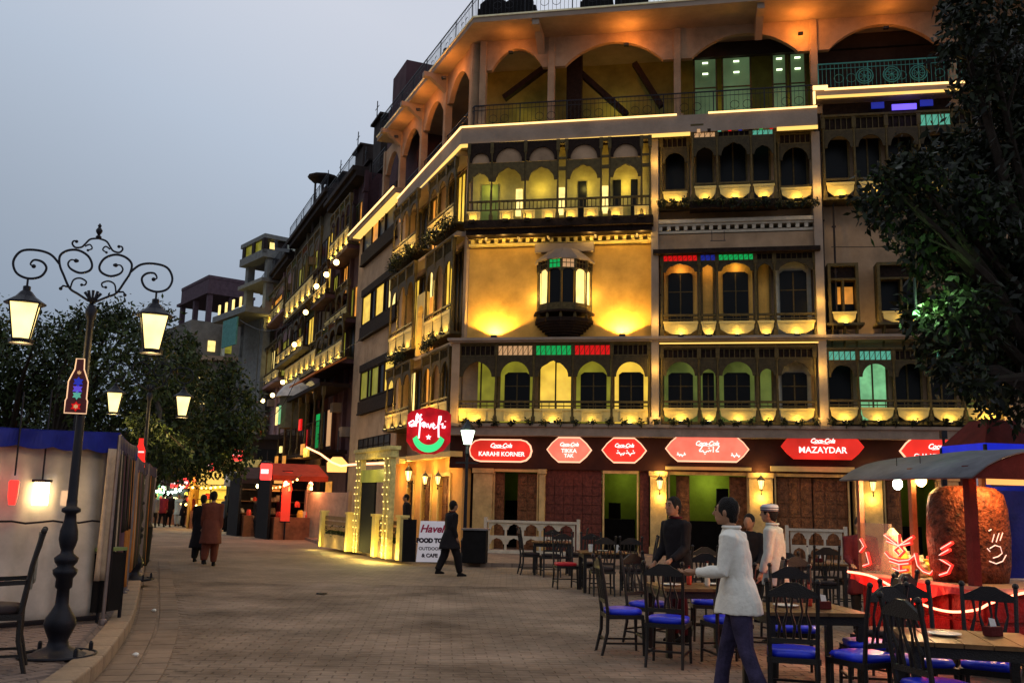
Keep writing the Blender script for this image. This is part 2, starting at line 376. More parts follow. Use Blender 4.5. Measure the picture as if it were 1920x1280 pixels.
for Y,X,a in near:
    o_=bpy.data.objects.new('brick',bm_); COL.objects.link(o_); o_.parent=side; o_.location=(X,Y,random.uniform(-.003,.003)); o_.rotation_euler=(random.uniform(-.01,.01),0,a+random.uniform(-.012,.012))
q=MB()
for b_ in sb:
    if b_ not in ns: q.add(block_verts(b_[1],b_[0],.23,.11,b_[2],.115,.133+random.uniform(-.003,.003)),BF)
q.build('brick_field',SWM,side,kind='stuff')
# apron in front of the restaurants, one low step
ap=[(540,1001),(600,1021),(690,1042),(770,1052),(900,1062),(1150,1066),(1300,1074),(1500,1090),(2100,1130)]
q=MB(); pts=ring(ap,.0); far_=[(30,40),(-5,45),(-16,52)]
q.slab(pts+far_,-.02,.10); q.build('footpath',brickmat('apron_tile',(.22,.155,.11),.3,.3,R(10)),kind='structure')
# ------------------------------------------------------------------ gallery builder
def post(x,y,z0,z1,r,m,parent,name='post'):
    q=MB(); h=z1-z0
    q.box(x-r*1.3,x+r*1.3,y-r*1.3,y+r*1.3,z0,z0+h*.08)
    q.lathe([(r*1.2,h*.08),(r*.75,h*.12),(r*1.05,h*.2),(r*.7,h*.5),(r*.7,h*.8),(r*1.2,h*.86)],(x,y,z0),8)
    q.box(x-r*1.3,x+r*1.3,y-r*1.3,y+r*1.3,z0+h*.86,z1)
    return q.build(name,m,parent)
NL=[0]
def uplit_panel(root,xa,xb,zb,zt,y,w,style='basin',m=CREAM,lampc=(1,.70,.16)):
    q=MB(); h=zt-zb; c=(xa+xb)/2
    q.box(xa,xb,y-.04,y+.04,zt-h*.16,zt)                       # top moulding
    if style=='basin':
        q.prism([(xa+.02,zt-h*.16),(xa+.05,zb+h*.35),(xa+(xb-xa)*.25,zb),(xb-(xb-xa)*.25,zb),(xb-.05,zb+h*.35),(xb-.02,zt-h*.16)],y-.02,y+.03)
        q.box(xa+.08,xb-.08,y-.035,y-.02,zt-h*.30,zt-h*.25)
    else:
        q.box(xa,xb,y-.005,y+.03,zb,zt-h*.16); k=(xb-xa)*.27
        for s_ in(-1,1):
            q.box(c+s_*k-.02,c+s_*k+.02,y-.03,y-.005,zb,zt-h*.16)
        q.box(c-k,c+k,y-.03,y-.005,zt-h*.30,zt-h*.16)
    p=q.build('balcony_panel',m,root)
    q=MB(); q.box(c-.09,c+.09,y-.25,y-.10,zb-.12,zb-.05,0); q.box(c-.02,c+.02,y-.10,y,zb-.10,zb-.07,0); q.box(c-.06,c+.06,y-.22,y-.13,zb-.05,zb-.042,1)
    q.build('uplight',[IRON,BULB],p)
    if w: point((c,y-.15,zb+.03),w*2.6,lampc,.04,root); NL[0]+=1
def transom(root,xa,xb,za,zb,y,col,wood):
    q=MB(); n=max(2,int((xb-xa)/.16))
    q.box(xa,xb,y-.03,y+.03,za,za+.035); q.box(xa,xb,y-.03,y+.03,zb-.035,zb)
    for i in range(n+1):
        x=xa+(xb-xa)*i/n; q.box(x-.012,x+.012,y-.025,y+.02,za,zb)
    if col and col!='dk':
        for i in range(n): q.bar((xa+(xb-xa)*i/n,y-.02,za+.03),(xa+(xb-xa)*(i+1)/n,y-.02,zb-.03),.012)
    t=q.build('transom',wood,root)
    q=MB(); q.box(xa,xb,y+.03,y+.05,za,zb); q.build('stained_glass',GCOL.get(col,WD),t)
def gallery(root,xs,cont,zt,ztr,zs,zr,zpt,zpb,y0=-.32,yb=.36,kind='round',cols=None,wood=WO,lw=1.4,style='basin',pr=.05,panels=True,rise=None,pane_m=None,lampc=(1,.70,.16),archm=None,inset=None,rs=1.0):
    ytop=y0
    for i,x in enumerate(xs): post(x,y0,zpb-.05,zt,pr,wood,root)
    q=MB(); q.box(xs[0]-.08,xs[-1]+.08,y0-.06,yb,zpb-.14,zpb-.05); q.build('gallery_floor',wood,root)
    q=MB(); q.box(xs[0]-.06,xs[-1]+.06,y0-.09,y0+.09,zt,zt+.07); q.build('gallery_beam',wood,root)
    for i in range(len(xs)-1):
        a,b=xs[i]+pr*.8,xs[i+1]-pr*.8
        if ztr<zt-.05: transom(root,a,b,ztr,zt-.01,y0+.01,(cols[i] if cols else 'dk'),wood)
        k=kind[i] if isinstance(kind,(list,tuple)) else kind
        if k and zs<ztr: q=MB(); q.arch(a,b,zs,ztr,y0-.025,y0+.025,k,rise=rise); q.build('arch',archm or AWD,root)
        q=MB(); q.box(a,b,y0-.045,y0+.045,zr-.07,zr); q.box(a,b,y0-.02,y0+.02,zr-.19,zr-.155)
        n=max(2,int((b-a)/.22))
        for j in range(1,n): x=a+(b-a)*j/n; q.box(x-.01,x+.01,y0-.012,y0+.012,zpt,zr-.07)
        q.build('rail',wood,root)
        c=cont[i]
        if c:
            q=MB(); z0,z1=zpb,zt; 
            wa,wb=a+.03,b-.03
            q.box(wa,wa+.06,yb-.08,yb,z0,z1);q.box(wb-.06,wb,yb-.08,yb,z0,z1);q.box(wa+.06,wb-.06,yb-.08,yb,z1-.08,z1);q.box(wa+.06,wb-.06,yb-.08,yb,z0,z0+.06)
            if b-a>.9: q.box((a+b)/2-.025,(a+b)/2+.025,yb-.07,yb,z0+.06,z1-.08)
            w=q.build('window',wood,root)
            q=MB(); q.box(wa+.06,wb-.06,yb-.03,yb-.01,z0+.06,z1-.08); q.build('pane',PAN[c],w)
        if inset and inset[i]:
            q=MB(); q.box(a+.02,b-.02,yb-.14,yb-.09,zpb,zt); q.build('back_wall',PAN[inset[i]],root)
            wd=b-a; x0,x1=a+wd*.14,b-wd*.14; zb2=zpt-.05; z2=zs+(ztr-zs)*.35; q=MB()
            q.prism([(x0,zb2),(x1,zb2),(x1,z2-.25*wd*.4),(x1-.1*wd,z2-.03),(x0+.1*wd,z2-.03),(x0,z2-.25*wd*.4)],yb-.19,yb-.14); w=q.build('window',BLK,root)
            q=MB(); q.box((x0+x1)/2-.02,(x0+x1)/2+.02,yb-.21,yb-.19,zb2,z2-.1); q.box(x0,x1,yb-.205,yb-.19,zb2+(z2-zb2)*.62,zb2+(z2-zb2)*.62+.03); q.build('glazing_bar',wood,w)
        if panels: uplit_panel(root,a,b,zpb,zpt,y0-.02,lw if not isinstance(lw,(list,tuple)) else lw[i],style,lampc=lampc)
def rail_run(root,a,b,h,m=IRON,step=.13,name='railing',top=.03,pattern=True):
    a=Vector(a);b=Vector(b);L=(b-a).length;n=int(L/step);q=MB();up=Vector((0,0,1))
    q.bar(a+up*h,b+up*h,top,.04);q.bar(a+up*.08,b+up*.08,.02,.03);q.bar(a+up*(h*.82),b+up*(h*.82),.015,.02)
    for i in range(n+1):
        p=a+(b-a)*i/n; big=i%12==0
        q.bar(p,p+up*h,.035 if big else .012)
        if pattern and i%12 in(5,8):
            d=(b-a).normalized();c=p+up*h*.45
            q.tube([c+d*(.15*math.cos(t))+up*(.15*math.sin(t)) for t in [2*PI*k/12 for k in range(12)]],.010,4,closed=True)
    return q.build(name,m,root)
# ------------------------------------------------------------------ the restaurant building, street corner
B=thing('restaurant_building','tall ochre corner restaurant building with lit wooden galleries and arched roof terrace','restaurant',FR.loc,FR.ang)
XR=xf(1885,700)+.0; XE=XR+9
z1b=zf(1040,820); z1t=zf(1040,797)   # fascia above shops
zF2=zf(1040,637); zF3=zf(1040,428); zLed=zf(1060,262,-.6); zLedT=zf(1060,228,-.6)
c1=xf(1229,700); c2=xf(1540,700); c3=xf(1880,720)
# cores
q=MB(); q.box(.0,XE,.42,13,z1t,zLed-.02); q.build('wall',PL,B)
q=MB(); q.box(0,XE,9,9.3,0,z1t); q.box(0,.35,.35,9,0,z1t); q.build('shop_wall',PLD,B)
for xc,w_,n_ in ((c1,.17,'column'),(c2,.19,'column'),(c3,.19,'column')):
    q=MB(); q.box(xc-w_/2-.04,xc+w_/2+.04,-.42,.42,z1t,zLed-.05); q.box(xc-w_/2-.1,xc+w_/2+.1,-.48,.42,z1t,z1t+.25); q.build(n_,PLG if n_=='column' else PL,B,bevel=.015)
q=MB(); q.box(-.42,-.14,-.42,.42,z1t,zF2); q.build('column',PL,B,bevel=.015)
# fascia over the shops
q=MB(); q.box(-.45,XE,-.55,.42,z1b+.02,z1t); q.box(-.45,XE,-.62,-.55,z1t-.10,z1t); q.build('fascia',CONC,B)
# --- first floor galleries
def zrow(px,l,y=-.32): return [zf(px,p,y) for p in l]
X=lambda l,y=-.32,py=700:[xf(p,py,y) for p in l]
zt,ztr,zs,zr,zpt,zpb=zrow(1040,[645,667,706,751,766,790])
gallery(B,X([860,930,1001,1074,1147,1217]),['olive','dark','yellow','grey','dark'],zt,ztr,zs,zr,zpt,zpb,kind=['point','round','cusp','point','round'],cols=['dk','bei','grn','red','dk'],style='box',lw=[2.2,1.6,1.6,1.6,2.2],wood=WO,inset=[None,'olive',None,'olive','yellow'])
zt,ztr,zs,zr,zpt,zpb=zrow(1380,[652,672,704,751,765,788])
gallery(B,X([1241,1311,1346,1420,1457,1528]),['dark','dark','dark','green','grey'],zt,ztr,zs,zr,zpt,zpb,kind=['round','point','round','point','cusp'],cols=['dk']*5,lw=[2.0,1.3,2.0,1.3,2.0],inset=['green','green','green',None,'wallg'])
q=MB(); a_,b_=X([1237,1535]); q.box(a_,b_,-.5,-.44,zt+.12,zt+.16); q.build('led_strip',LEDY,B)
zt,ztr,zs,zr,zpt,zpb=zrow(1700,[655,676,706,749,764,788])
gallery(B,X([1551,1609,1676,1742,1806,1873]),['dark','teal','dark','dark','green'],zt,ztr,zs,zr,zpt,zpb,kind='round',cols=['tea','tea','dk','tea','dk'],lw=2.0)
# floor bands above first floor
q=MB(); q.box(-.5,XE,-.5,.42,zf(1040,645),zF2); q.box(-.55,XE,-.58,-.5,zF2-.09,zF2); q.build('floor_band',PLG,B)
# --- second floor
za,zb_=zF2,zf(1040,462)
q=MB(); q.box(0,c1-.1,0.0,.42,za,zb_); q.build('ochre_wall',PLY,B)
for px_ in (930,1168):
    xl=xf(px_,632); q=MB(); q.box(xl-.1,xl+.1,-.42,-.26,za+.02,za+.12,0); q.box(xl-.015,xl+.015,-.36,-.32,za,za+.03,0); q.box(xl-.08,xl+.08,-.40,-.28,za+.12,za+.124,1)
    q.build('floodlight',[IRON,BULB],B)
    spot((xl,-.34,za+.16),(xl,.22,za+1.7),420,(1,.62,.12),134,.16,.05,B)
    point((xl,-.22,za+.2),4,(1,.66,.2),.05,B)
# jharokha: the small bay window on the ochre wall
def half_ring(cx,r,n=6): return [(cx-r*math.cos(PI*i/n),-r*.95*math.sin(PI*i/n)) for i in range(n+1)]
jc=xf(1054,540,-.6); jr=(xf(1105,540,-.6)-xf(1003,540,-.6))/2; js=zrow(1054,[452,488,505,586,600,636],-.5)
q=MB(); q.slab(half_ring(jc,jr*1.12),js[1]-.03,js[1]+.05); 
for k in range(6):
    t=k/6; q.slab(half_ring(jc,jr*(1.02-.5*t)),js[1]+.05+(js[0]-js[1]-.3)*t,js[1]+.05+(js[0]-js[1]-.3)*(t+1/6))
q.box(jc-jr*1.1,jc+jr*1.1,-.25,0,js[0]-.3,js[0]); q.build('bay_roof',PLG,B)
q=MB()
for k in range(8):
    t=k/8; q.slab(half_ring(jc,jr*(1.05*(1-t)**.6+.03)),js[4]-(js[4]-js[5])*(t+1/8),js[4]-(js[4]-js[5])*t)
q.slab(half_ring(jc,jr*1.14),js[3]-.03,js[3]+.04); q.slab(half_ring(jc,jr*1.08),js[4]-.02,js[4]+.05); q.build('bay_base',WD,B)
hp=half_ring(jc,jr)
for i,(x,y) in enumerate(hp): post(x,y,js[4],js[1],.035,WO,B,'bay_post')
cl=['dk','dk','grn','bei','dk','dk']; pn=['cream','cream','dark','dark','cream','cream']
for i in range(6):
    (x0,y0),(x1,y1)=hp[i],hp[i+1]; L=math.hypot(x1-x0,y1-y0); a=math.atan2(y1-y0,x1-x0)
    q=MB(); q.box(.03,L-.03,.02,.04,js[2],js[1]-.02); o_=q.build('stained_glass',GCOL[cl[i]],B,loc=(x0,y0,0),rz=a)
    q=MB()
    for j in range(4): q.box(.02+(L-.04)*j/3-.008,.02+(L-.04)*j/3+.008,-.01,.02,js[2],js[1])
    q.box(0,L,-.015,.02,(js[1]+js[2])/2-.01,(js[1]+js[2])/2+.01); q.arch(.02,L-.02,js[2]-.12,js[2],-.02,.02,'cusp'); q.box(0,L,-.02,.02,js[3]+.25,js[3]+.29); q.box(0,L,-.015,.015,js[3],js[3]+.25); q.build('bay_panel',WO,B,loc=(x0,y0,0),rz=a)
    q=MB(); q.box(.05,L-.05,.05,.06,js[3]+.28,js[2]-.02); q.build('pane',PAN[pn[i]],B,loc=(x0,y0,0),rz=a)
for s_ in(-1,1): point((jc+s_*jr*1.05,-.30,js[3]+.6),16,(1,.7,.25),.06,B)
# bay 2, second floor
zt,ztr,zs,zr,zpt,zpb=zrow(1380,[474,489,508,588,602,626])
gallery(B,X([1241,1311,1345,1417,1453,1529],py=550),['dark','wall','dark','wall','dark'],zt,ztr,zs,zr,zpt,zpb,kind=['cusp','cusp','cusp','point','point'],cols=['red','blu','grn','dk','dk'],lw=[2,1.3,2,1.3,2],inset=['wall',None,'wall',None,'wallg'])
for p in (1275,1330,1381): point((xf(p,540),.02,zt-.42),5.0,(1,.6,.2),.08,B)
q=MB(); q.box(c1-.05,c2+.02,-.62,.42,zf(1380,472,-.6),zf(1380,464,-.6)); q.build('eave',WD,B)
q=MB(); ze=zf(1380,464,-.6); q.box(c1,c2,-.2,.42,ze,zf(1380,440)); q.build('wall_band',PL,B)
def cornice(x0,x1,za,zb,m,y=-.35,dent=.28):
    h=zb-za; q=MB(); q.box(x0,x1,y,.42,za+h*.72,zb); q.box(x0,x1,y+.08,.42,za+h*.55,za+h*.72); q.box(x0,x1,y+.14,.42,za,za+h*.2); q.build('cornice',m,B)
    n=int((x1-x0)/dent); mm=MB(); mm.box(-.06,.06,-.05,.2,-h*.16,h*.16); me=mm.mesh('dentil',[m])
    for i in range(n):
        o_=bpy.data.objects.new('dentil',me); COL.objects.link(o_); o_.parent=B; o_.location=(x0+(i+.5)*dent,y+.14,za+h*.37)
cornice(c1+.05,c2-.1,zf(1380,438),zf(1380,414),WHT)
cornice(.0,c1-.05,zf(1060,460),zf(1060,437),CREAM,-.30)
for p in (915,975,1030,1118,1195):
    q=MB(); x=xf(p,440); z_=zf(1060,432); q.bar((x,-.2,z_-.35),(x,-.85,z_+.12),.07); q.build('bracket',WHT,B)
for p in (905,950,1000,1110,1160,1205): point((xf(p,440),-.62,zf(1060,450)),15,(1,.66,.16),.08,B)
q=MB(); xm=xf(1345,450); zz=zf(1345,462); q.bar((xm-.2,-.7,zz),(xm-.2,-.7,zz+.35),.02); q.bar((xm+.2,-.7,zz),(xm+.2,-.7,zz+.35),.02); q.bar((xm-.25,-.7,zz),(xm+.25,-.7,zz),.02); q.build('bracket',IRON,B)
# bay 3, second floor: two framed windows
for (p0,p1,cc) in ((1553,1611,'orange'),(1646,1738,'dark')):
    a,b=X([p0,p1],-.25,550); z0,z1,z2,z3=zrow(1640,[492,520,584,606],-.25)
    q=MB(); q.box(a,a+.09,-.28,.3,z3,z0);q.box(b-.09,b,-.28,.3,z3,z0);q.box(a+.09,b-.09,-.28,.3,z0-.1,z0);q.box(a+.09,b-.09,-.24,.3,z1-.06,z1); q.box((a+b)/2-.03,(a+b)/2+.03,-.2,.3,z2,z1); q.box(a-.1,b+.1,-.45,.3,z3-.08,z3)
    w=q.build('window',WO,B); q=MB(); q.box(a+.09,b-.09,.2,.22,z2,z1-.06); q.build('pane',PAN['dark'],w)
    if cc=='orange': q=MB(); q.box(a+.3,b-.12,.19,.199,z2+.35,z1-.2); q.build('curtain',PAN['orange'],w)
    q=MB(); q.box(a+.12,b-.12,-.1,.1,z1,z0-.12); q.build('transom',WD,w)
    uplit_panel(B,a+.1,b-.1,z3+.02,z2,-.28,2.2,'basin')
    for j in range(3): q=MB(); x=a+(b-a)*(.1+.4*j); q.bar((x,0,z3-.75),(x,-.38,z3-.1),.05); q.bar((x,-.02,z3-.8),(x,-.02,z3-.1),.05); q.build('bracket',WO,B)
for p in (1536,1628): point((xf(p,560),-.35,zf(1600,600)),9,(1,.66,.16),.06,B)
# wall strip of bay 3 second floor already the core (plaster)
# --- third floor, bay 1: the lit corner balcony
yb_=-.75
zt,zl0,zl1,zs,zr,zpt,zpb=zrow(1050,[262,268,300,330,372,392,409],yb_)
px8=[879,925,965,1000,1028,1062,1088,1118,1146,1180,1216]
xs=X([879,922,985,1046,1062,1127,1143,1203,1219],yb_,330)
for x in xs: post(x,yb_,zpb-.05,zt,.045,WO,B)
for i in range(8):
    a,b=xs[i]+.03,xs[i+1]-.03; wide=(b-a)>.7
    if wide:
        q=MB(); q.arch(a,b,zs-.12,zl1-.02,yb_-.03,yb_+.03,'cusp'); q.build('arch',WO,B)
        q=MB(); q.arch(a,b,zl1+.04,zt,yb_-.03,yb_+.03,'round'); q.build('lunette_arch',WD,B)
        q=MB(); q.box(a,b,yb_+.05,yb_+.09,zl1+.02,zt-.04); q.build('lunette',PL,B)
    else:
        q=MB(); q.box(a,b,yb_-.02,yb_+.02,zs+.2,zl1-.25); q.box(a,b,yb_-.03,yb_+.03,zl1+.02,zl1+.1);q.box(a,b,yb_-.03,yb_+.03,zt-.12,zt); q.build('arch',WO,B)
    q=MB(); q.box(a,b,yb_-.04,yb_+.04,zr-.06,zr); q.box(a,b,yb_-.02,yb_+.02,zpt+.02,zpt+.06)
    n=max(2,int((b-a)/.13))
    for j in range(1,n): x=a+(b-a)*j/n; q.box(x-.015,x+.015,yb_-.015,yb_+.015,zpt+.06,zr-.06)
    q.build('rail',WO,B)
for p in (888,950,990,1029,1070,1108,1155,1203):
    x=xf(p,400,yb_); uplit_panel(B,x-.24,x+.24,zpb+.02,zpt,yb_-.03,1.3,'box')
q=MB(); q.box(xs[0]-.1,xs[-1]+.1,yb_-.12,.42,zpb-.3,zpb-.02); q.box(xs[0]-.05,xs[-1]+.05,yb_+.05,.42,zpb-.5,zpb-.3); q.build('balcony_deck',WD,B)
q=MB(); q.box(xs[0],xs[-1],-.05,.0,zpb,zt); 
bw_=q.build('balcony_back',mat('gallery_inner',(.40,.34,.12),.8,scale=1.5,var=.3),B)
for (p0,p1,c_) in ((905,935,'green'),(1150,1165,'dark'),(1183,1196,'dark'),(1085,1100,'dark')):
    a,b=X([p0,p1],0,350); q=MB(); q.box(a,b,-.12,-.06,zpb,zs); q.build('door',PAN[c_],B)
for p in (975,1054,1135): # glowing door columns
    a,b=X([p-6,p+6],0,350); q=MB(); q.box(a,b,-.14,-.06,zpt,zs-.2); q.build('door_light',PAN['cream'],B)
for p in (920,1014,1096,1171): point((xf(p,350),-.4,zs-.2),13,(1,.75,.14),.1,B)
# bay 2 third floor
zt,ztr,zs,zr,zpt,zpb=zrow(1376,[240,262,296,346,352,376],-.3)
gallery(B,X([1240,1291],-.3,320),['dark'],zf(1262,258,-.3),zf(1262,278,-.3),zf(1262,306,-.3),zf(1262,356,-.3),zf(1262,360,-.3),zf(1262,379,-.3),y0=-.3,kind='round',lw=1.9)
gallery(B,X([1299,1345,1409,1454],-.55,320),['dark']*3,zt,ztr,zs,zr,zpt,zpb,y0=-.55,kind='cusp',cols=['bei','dk','tea'],lw=[1.4,1.9,1.4])
gallery(B,X([1460,1524],-.3,320),['dark'],zf(1490,250,-.3),zf(1490,270,-.3),zf(1490,300,-.3),zf(1490,348,-.3),zf(1490,352,-.3),zf(1490,373,-.3),y0=-.3,kind='round',lw=1.9)
a,b=X([1293,1460],-.8,380); q=MB(); q.box(a,b,-.85,-.3,zpb-.4,zpb-.15); q.build('planter_box',WD,B)
sq=['bei','dk','tea','red','blu','dk','grn','red']
for i,cc in enumerate(sq):
    x=xf(1310+i*19.5,246,-.64); q=MB(); q.box(x-.055,x+.055,-.645,-.62,zt-.24,zt-.12); q.build('glass_square',GCOL[cc],B)
# bay 3 third floor
zt,ztr,zs,zr,zpt,zpb=zrow(1620,[218,243,275,333,341,366],-.3)
gallery(B,X([1545,1603,1664,1726,1790,1850],-.3,300),['dark']*5,zt,ztr,zs,zr,zpt,zpb,y0=-.3,kind='round',cols=['dk','dk','dk','tea','dk'],lw=[2.2,1.8,1.2,1.2,1.2])
q=MB(); a,b=X([1672,1718],-.45,200); q.box(a,b,-.5,-.45,zf(1695,206,-.45),zf(1695,196,-.45)); q.build('tube_light',GCOL['vio'],B)
q=MB(); a,b=X([1545,1850],-.3,200); q.box(a,b,-.1,.3,zf(1700,215),zf(1700,190)); q.build('upper_panel',WD,B)
for p in (1640,1652,1732,1744):
    x=xf(p,202,-.35); q=MB(); q.box(x-.1,x+.1,-.36,-.3,zf(1700,208),zf(1700,197)); q.build('glass_square',GCOL['blu'],B)
point((xf(1695,200),-.8,zf(1695,202)),4,(.25,.2,1),.1,B)
# --- ledge between third floor and terrace, bright edge strips
pc=hz(866,240,zLedT); pl=hz(746,373,zLedT); 
lc=FR.I@pc; ll=FR.I@pl
XL1=xf(1532,230,-.6)
q=MB(); q.slab([(lc.x,lc.y),(XL1,lc.y*.2-.6),(XL1,.45),(.2,.45),(ll.x+.5,ll.y+.6),(ll.x,ll.y)],zLed+.04,zLedT); q.build('ledge',PLG,B)
LE=[(ll.x,ll.y),(lc.x,lc.y),(XL1,lc.y*.2-.6)]
def strip(pts,z,off,m,w=.05,h=.05,name='led_strip'):
    q=MB()
    for (x0,y0),(x1,y1) in zip(pts,pts[1:]):
        d=Vector((x1-x0,y1-y0,0)).normalized(); n=Vector((d.y,-d.x,0))
        q.bar(Vector((x0,y0,z))+n*off,Vector((x1,y1,z))+n*off,w,h)
    return q.build(name,m,B)
def lerp(a,b,t): return (a[0]+(b[0]-a[0])*t,a[1]+(b[1]-a[1])*t)
xA=(xf(1269,219,-.6)-lc.x)/(XL1-lc.x); xB=(xf(1328,216,-.6)-lc.x)/(XL1-lc.x)
strip([LE[0],LE[1],lerp(LE[1],LE[2],xA)],zLedT+.02,.03,LED,.05,.05); strip([lerp(LE[1],LE[2],xB),LE[2]],zLedT+.02,.03,LED,.05,.05)
xA=(xf(1294,239,-.6)-lc.x)/(XL1-lc.x); xB=(xf(1456,232,-.6)-lc.x)/(XL1-lc.x)
strip([LE[0],LE[1],lerp(LE[1],LE[2],xA)],zLed-.02,.01,LEDY,.07,.11,'led_soffit'); strip([lerp(LE[1],LE[2],xB),LE[2]],zLed-.02,.01,LEDY,.07,.11,'led_soffit')
# bay 3 ledge is a step higher
zb3,zb3t=zf(1670,176,-.6),zf(1670,166,-.6)
q=MB(); q.box(XL1-.05,XE,-.7,.42,zb3,zb3t+.05); q.box(XL1,XE,-.05,.42,zLed-.1,zb3); q.build('ledge',PLG,B)
xr_=xf(1815,170,-.6)
q=MB(); q.box(XL1+.25,xr_,-.76,-.71,zb3t,zb3t+.06); q.build('led_strip',LED,B); q=MB(); q.box(XL1,xr_,-.76,-.70,zb3-.09,zb3-.01); q.build('led_soffit',LEDY,B)
q=MB(); q.box(XL1-.12,XL1-.05,-.8,-.7,zLedT+.1,zb3+.15); q.box(XL1-.12,XL1+.35,-.8,-.74,zb3+.2,zb3+.34); q.build('led_strip',LED,B)
# --- roof terrace
zS=zf(1060,22,-1.4)
slc=FR.I@hz(888,32,zS); sll=FR.I@hz(707,257,zS); XS=XE
ysl=slc.y
SO=[(sll.x,sll.y),(slc.x,slc.y),(XS,slc.y-.3)]
q=MB(); q.slab(SO+[(XS,9),(4,9),(sll.x+3,sll.y+1.5)],zS-.22,zS); q.build('roof_slab',PLG,B)
strip(SO,zS-.01,.02,mat('slab_edge',(.85,.72,.45),.6),.04,.06,'slab_edge')
tcol=[(903,.3),(1034,0),(1272,0),(1527,0),(1785,0)]
txs=[xf(905,190),xf(1034,150),xf(1270,150),xf(1526,120),xf(1785,110),xf(2040,110)]
zcap=zf(1270,112)
for x in txs:
    q=MB(); q.box(x-.12,x+.12,-.12,.16,zLedT,zS-.22); q.box(x-.2,x+.2,-.2,.2,zLedT,zLedT+.25); q.build('terrace_column',PL,B,bevel=.01)
for a,b in zip(txs,txs[1:]):
    q=MB(); q.arch(a+.12,b-.12,zcap,zS-.22,-.06,.14,'seg',n=20,rise=(zf(1150,80)-zcap)*(1 if b-a>2.5 else .5)); q.build('terrace_arch',PL,B)
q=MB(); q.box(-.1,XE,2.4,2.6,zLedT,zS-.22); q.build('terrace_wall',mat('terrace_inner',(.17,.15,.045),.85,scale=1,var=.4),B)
q=MB(); q.box(.1,XE,.2,2.4,zLedT-.1,zLedT); q.build('terrace_floor',PLG,B)
TG=mat('terrace_glass',(.05,.08,.03),.3,em=(.09,.15,.07),es=.55,emvar=.4,bump=0,emscale=.8)
for (p0,p1) in ((1300,1345),(1353,1409),(1447,1476),(1480,1512)):
    a,b=[xf(p,150,1.4) for p in(p0,p1)]; z0,z1=zLedT+.02,zf(1400,103,1.4)
    q=MB(); q.box(a,b,1.38,1.42,z0,z0+.08);q.box(a,b,1.38,1.42,z1-.08,z1);q.box(a,a+.06,1.38,1.42,z0+.08,z1-.08);q.box(b-.06,b,1.38,1.42,z0+.08,z1-.08);q.box(a+.06,b-.06,1.38,1.42,(z0+z1)/2+.3,(z0+z1)/2+.34)
    w=q.build('terrace_window',WO,B); q=MB(); q.box(a+.06,b-.06,1.43,1.45,z0+.08,z1-.08); q.build('pane',TG,w)
    for k in range(2):
        q=MB(); z_=z1-.25-.42*k; q.box((a+b)/2-.1,(a+b)/2+.1,1.34,1.37,z_-.03,z_+.03); q.build('ceiling_lamp',lamp('small_lamp',(.8,1,.6),2.5),w)
for (p0,y0_,p1,y1_) in ((945,185,1035,118),(1080,130,1175,215),(1190,120,1240,200)):
    x0,z0=FR.uv(p0,y0_,1.3);x1,z1=FR.uv(p1,y1_,1.3); q=MB(); q.bar((x0,1.3,z0),(x1,1.3,z1),.28,.2); q.build('roof_strut',WD,B)
q=MB(); x0=xf(1077,150,1.0); q.box(x0-.28,x0+.28,.9,1.25,zLedT,zS-.22); q.build('terrace_pillar',WD,B)
for p,w_ in ((980,150),(1150,230),(1340,130),(1480,90)): point((xf(p,150,1.9),1.9,zLedT+1.5),w_*.05,(.9,.75,.13),.25,B)
q=MB(); q.box(xf(1283,110,1.2),XE,1.15,1.34,zf(1400,104,1.2),zS-.22); q.box(xf(1530,110,1.3),XE,1.3,1.36,zLedT,zS-.22); q.build('terrace_shade_panel',PLD,B)  # dark box and sheet added so the terrace interior reads as shaded
OR=(1,.33,.045)
def slab_lamp(x,y,z,w): 
    q=MB(); q.box(x-.08,x+.08,y-.06,y+.06,z-.08,z,0); q.box(x-.06,x+.06,y-.04,y+.04,z,z+.004,1); q.build('soffit_lamp',[IRON,lamp('orange_bulb',OR,6)],B); point((x,y,z+.06),w*1.9,OR,.12,B)
for p,w_ in ((1175,34),(1500,46),(1660,16),(960,14)): slab_lamp(xf(p,60,-.5),-.62,zS-.95,w_)
# brackets under the slab
for p,py,k in ((1008,50,1),(1425,25,1)):
    x=xf(p,py,-1.0); q=MB(); q.prism([(0,0),(0,-.3),(0,-.3)],0,.01) if 0 else None
    q.box(x-.12,x+.12,-1.45,-.06,zS-.42,zS-.22); q.add([(x-.12,-.9,zS-.42),(x+.12,-.9,zS-.42),(x+.12,-.06,zS-.42),(x-.12,-.06,zS-.42),(x-.12,-.06,zS-.85),(x+.12,-.06,zS-.85)],[(0,3,2,1),(0,1,5,4),(2,3,4,5),(0,4,3),(1,2,5)])
    q.build('slab_bracket',PLG,B)
# terrace railings
ra_=Vector((lc.x+.35,lc.y+.35,zLedT)); rb_=Vector((XL1-.1,-.35,zLedT))
rail_run(B,ra_,rb_,.95,IRON,.14); rail_run(B,Vector((ll.x+.3,ll.y+.3,zLedT)),ra_,.95,IRON,.14)
TEAL=mat('teal_iron',(.05,.22,.18),.5,var=.2)
tr_=rail_run(B,Vector((XL1+.1,-.5,zb3t+.05)),Vector((xr_,-.5,zb3t+.05)),.98,TEAL,.13)
for p in (1621,1672,1722):
    c=Vector((xf(p,142,-.5),-.5,zf(1672,140,-.5))); q=MB()
    for rr in (.27,.2): q.tube([c+Vector((rr*math.cos(2*PI*k/16),-.02,rr*math.sin(2*PI*k/16))) for k in range(16)],.018,5,closed=True)
    for k in range(4): d=Vector((math.cos(PI*k/4),0,math.sin(PI*k/4)))*.2; q.bar(c-d,c+d,.015)
    q.ball(c,.05); q.build('rail_rosette',TEAL,tr_)
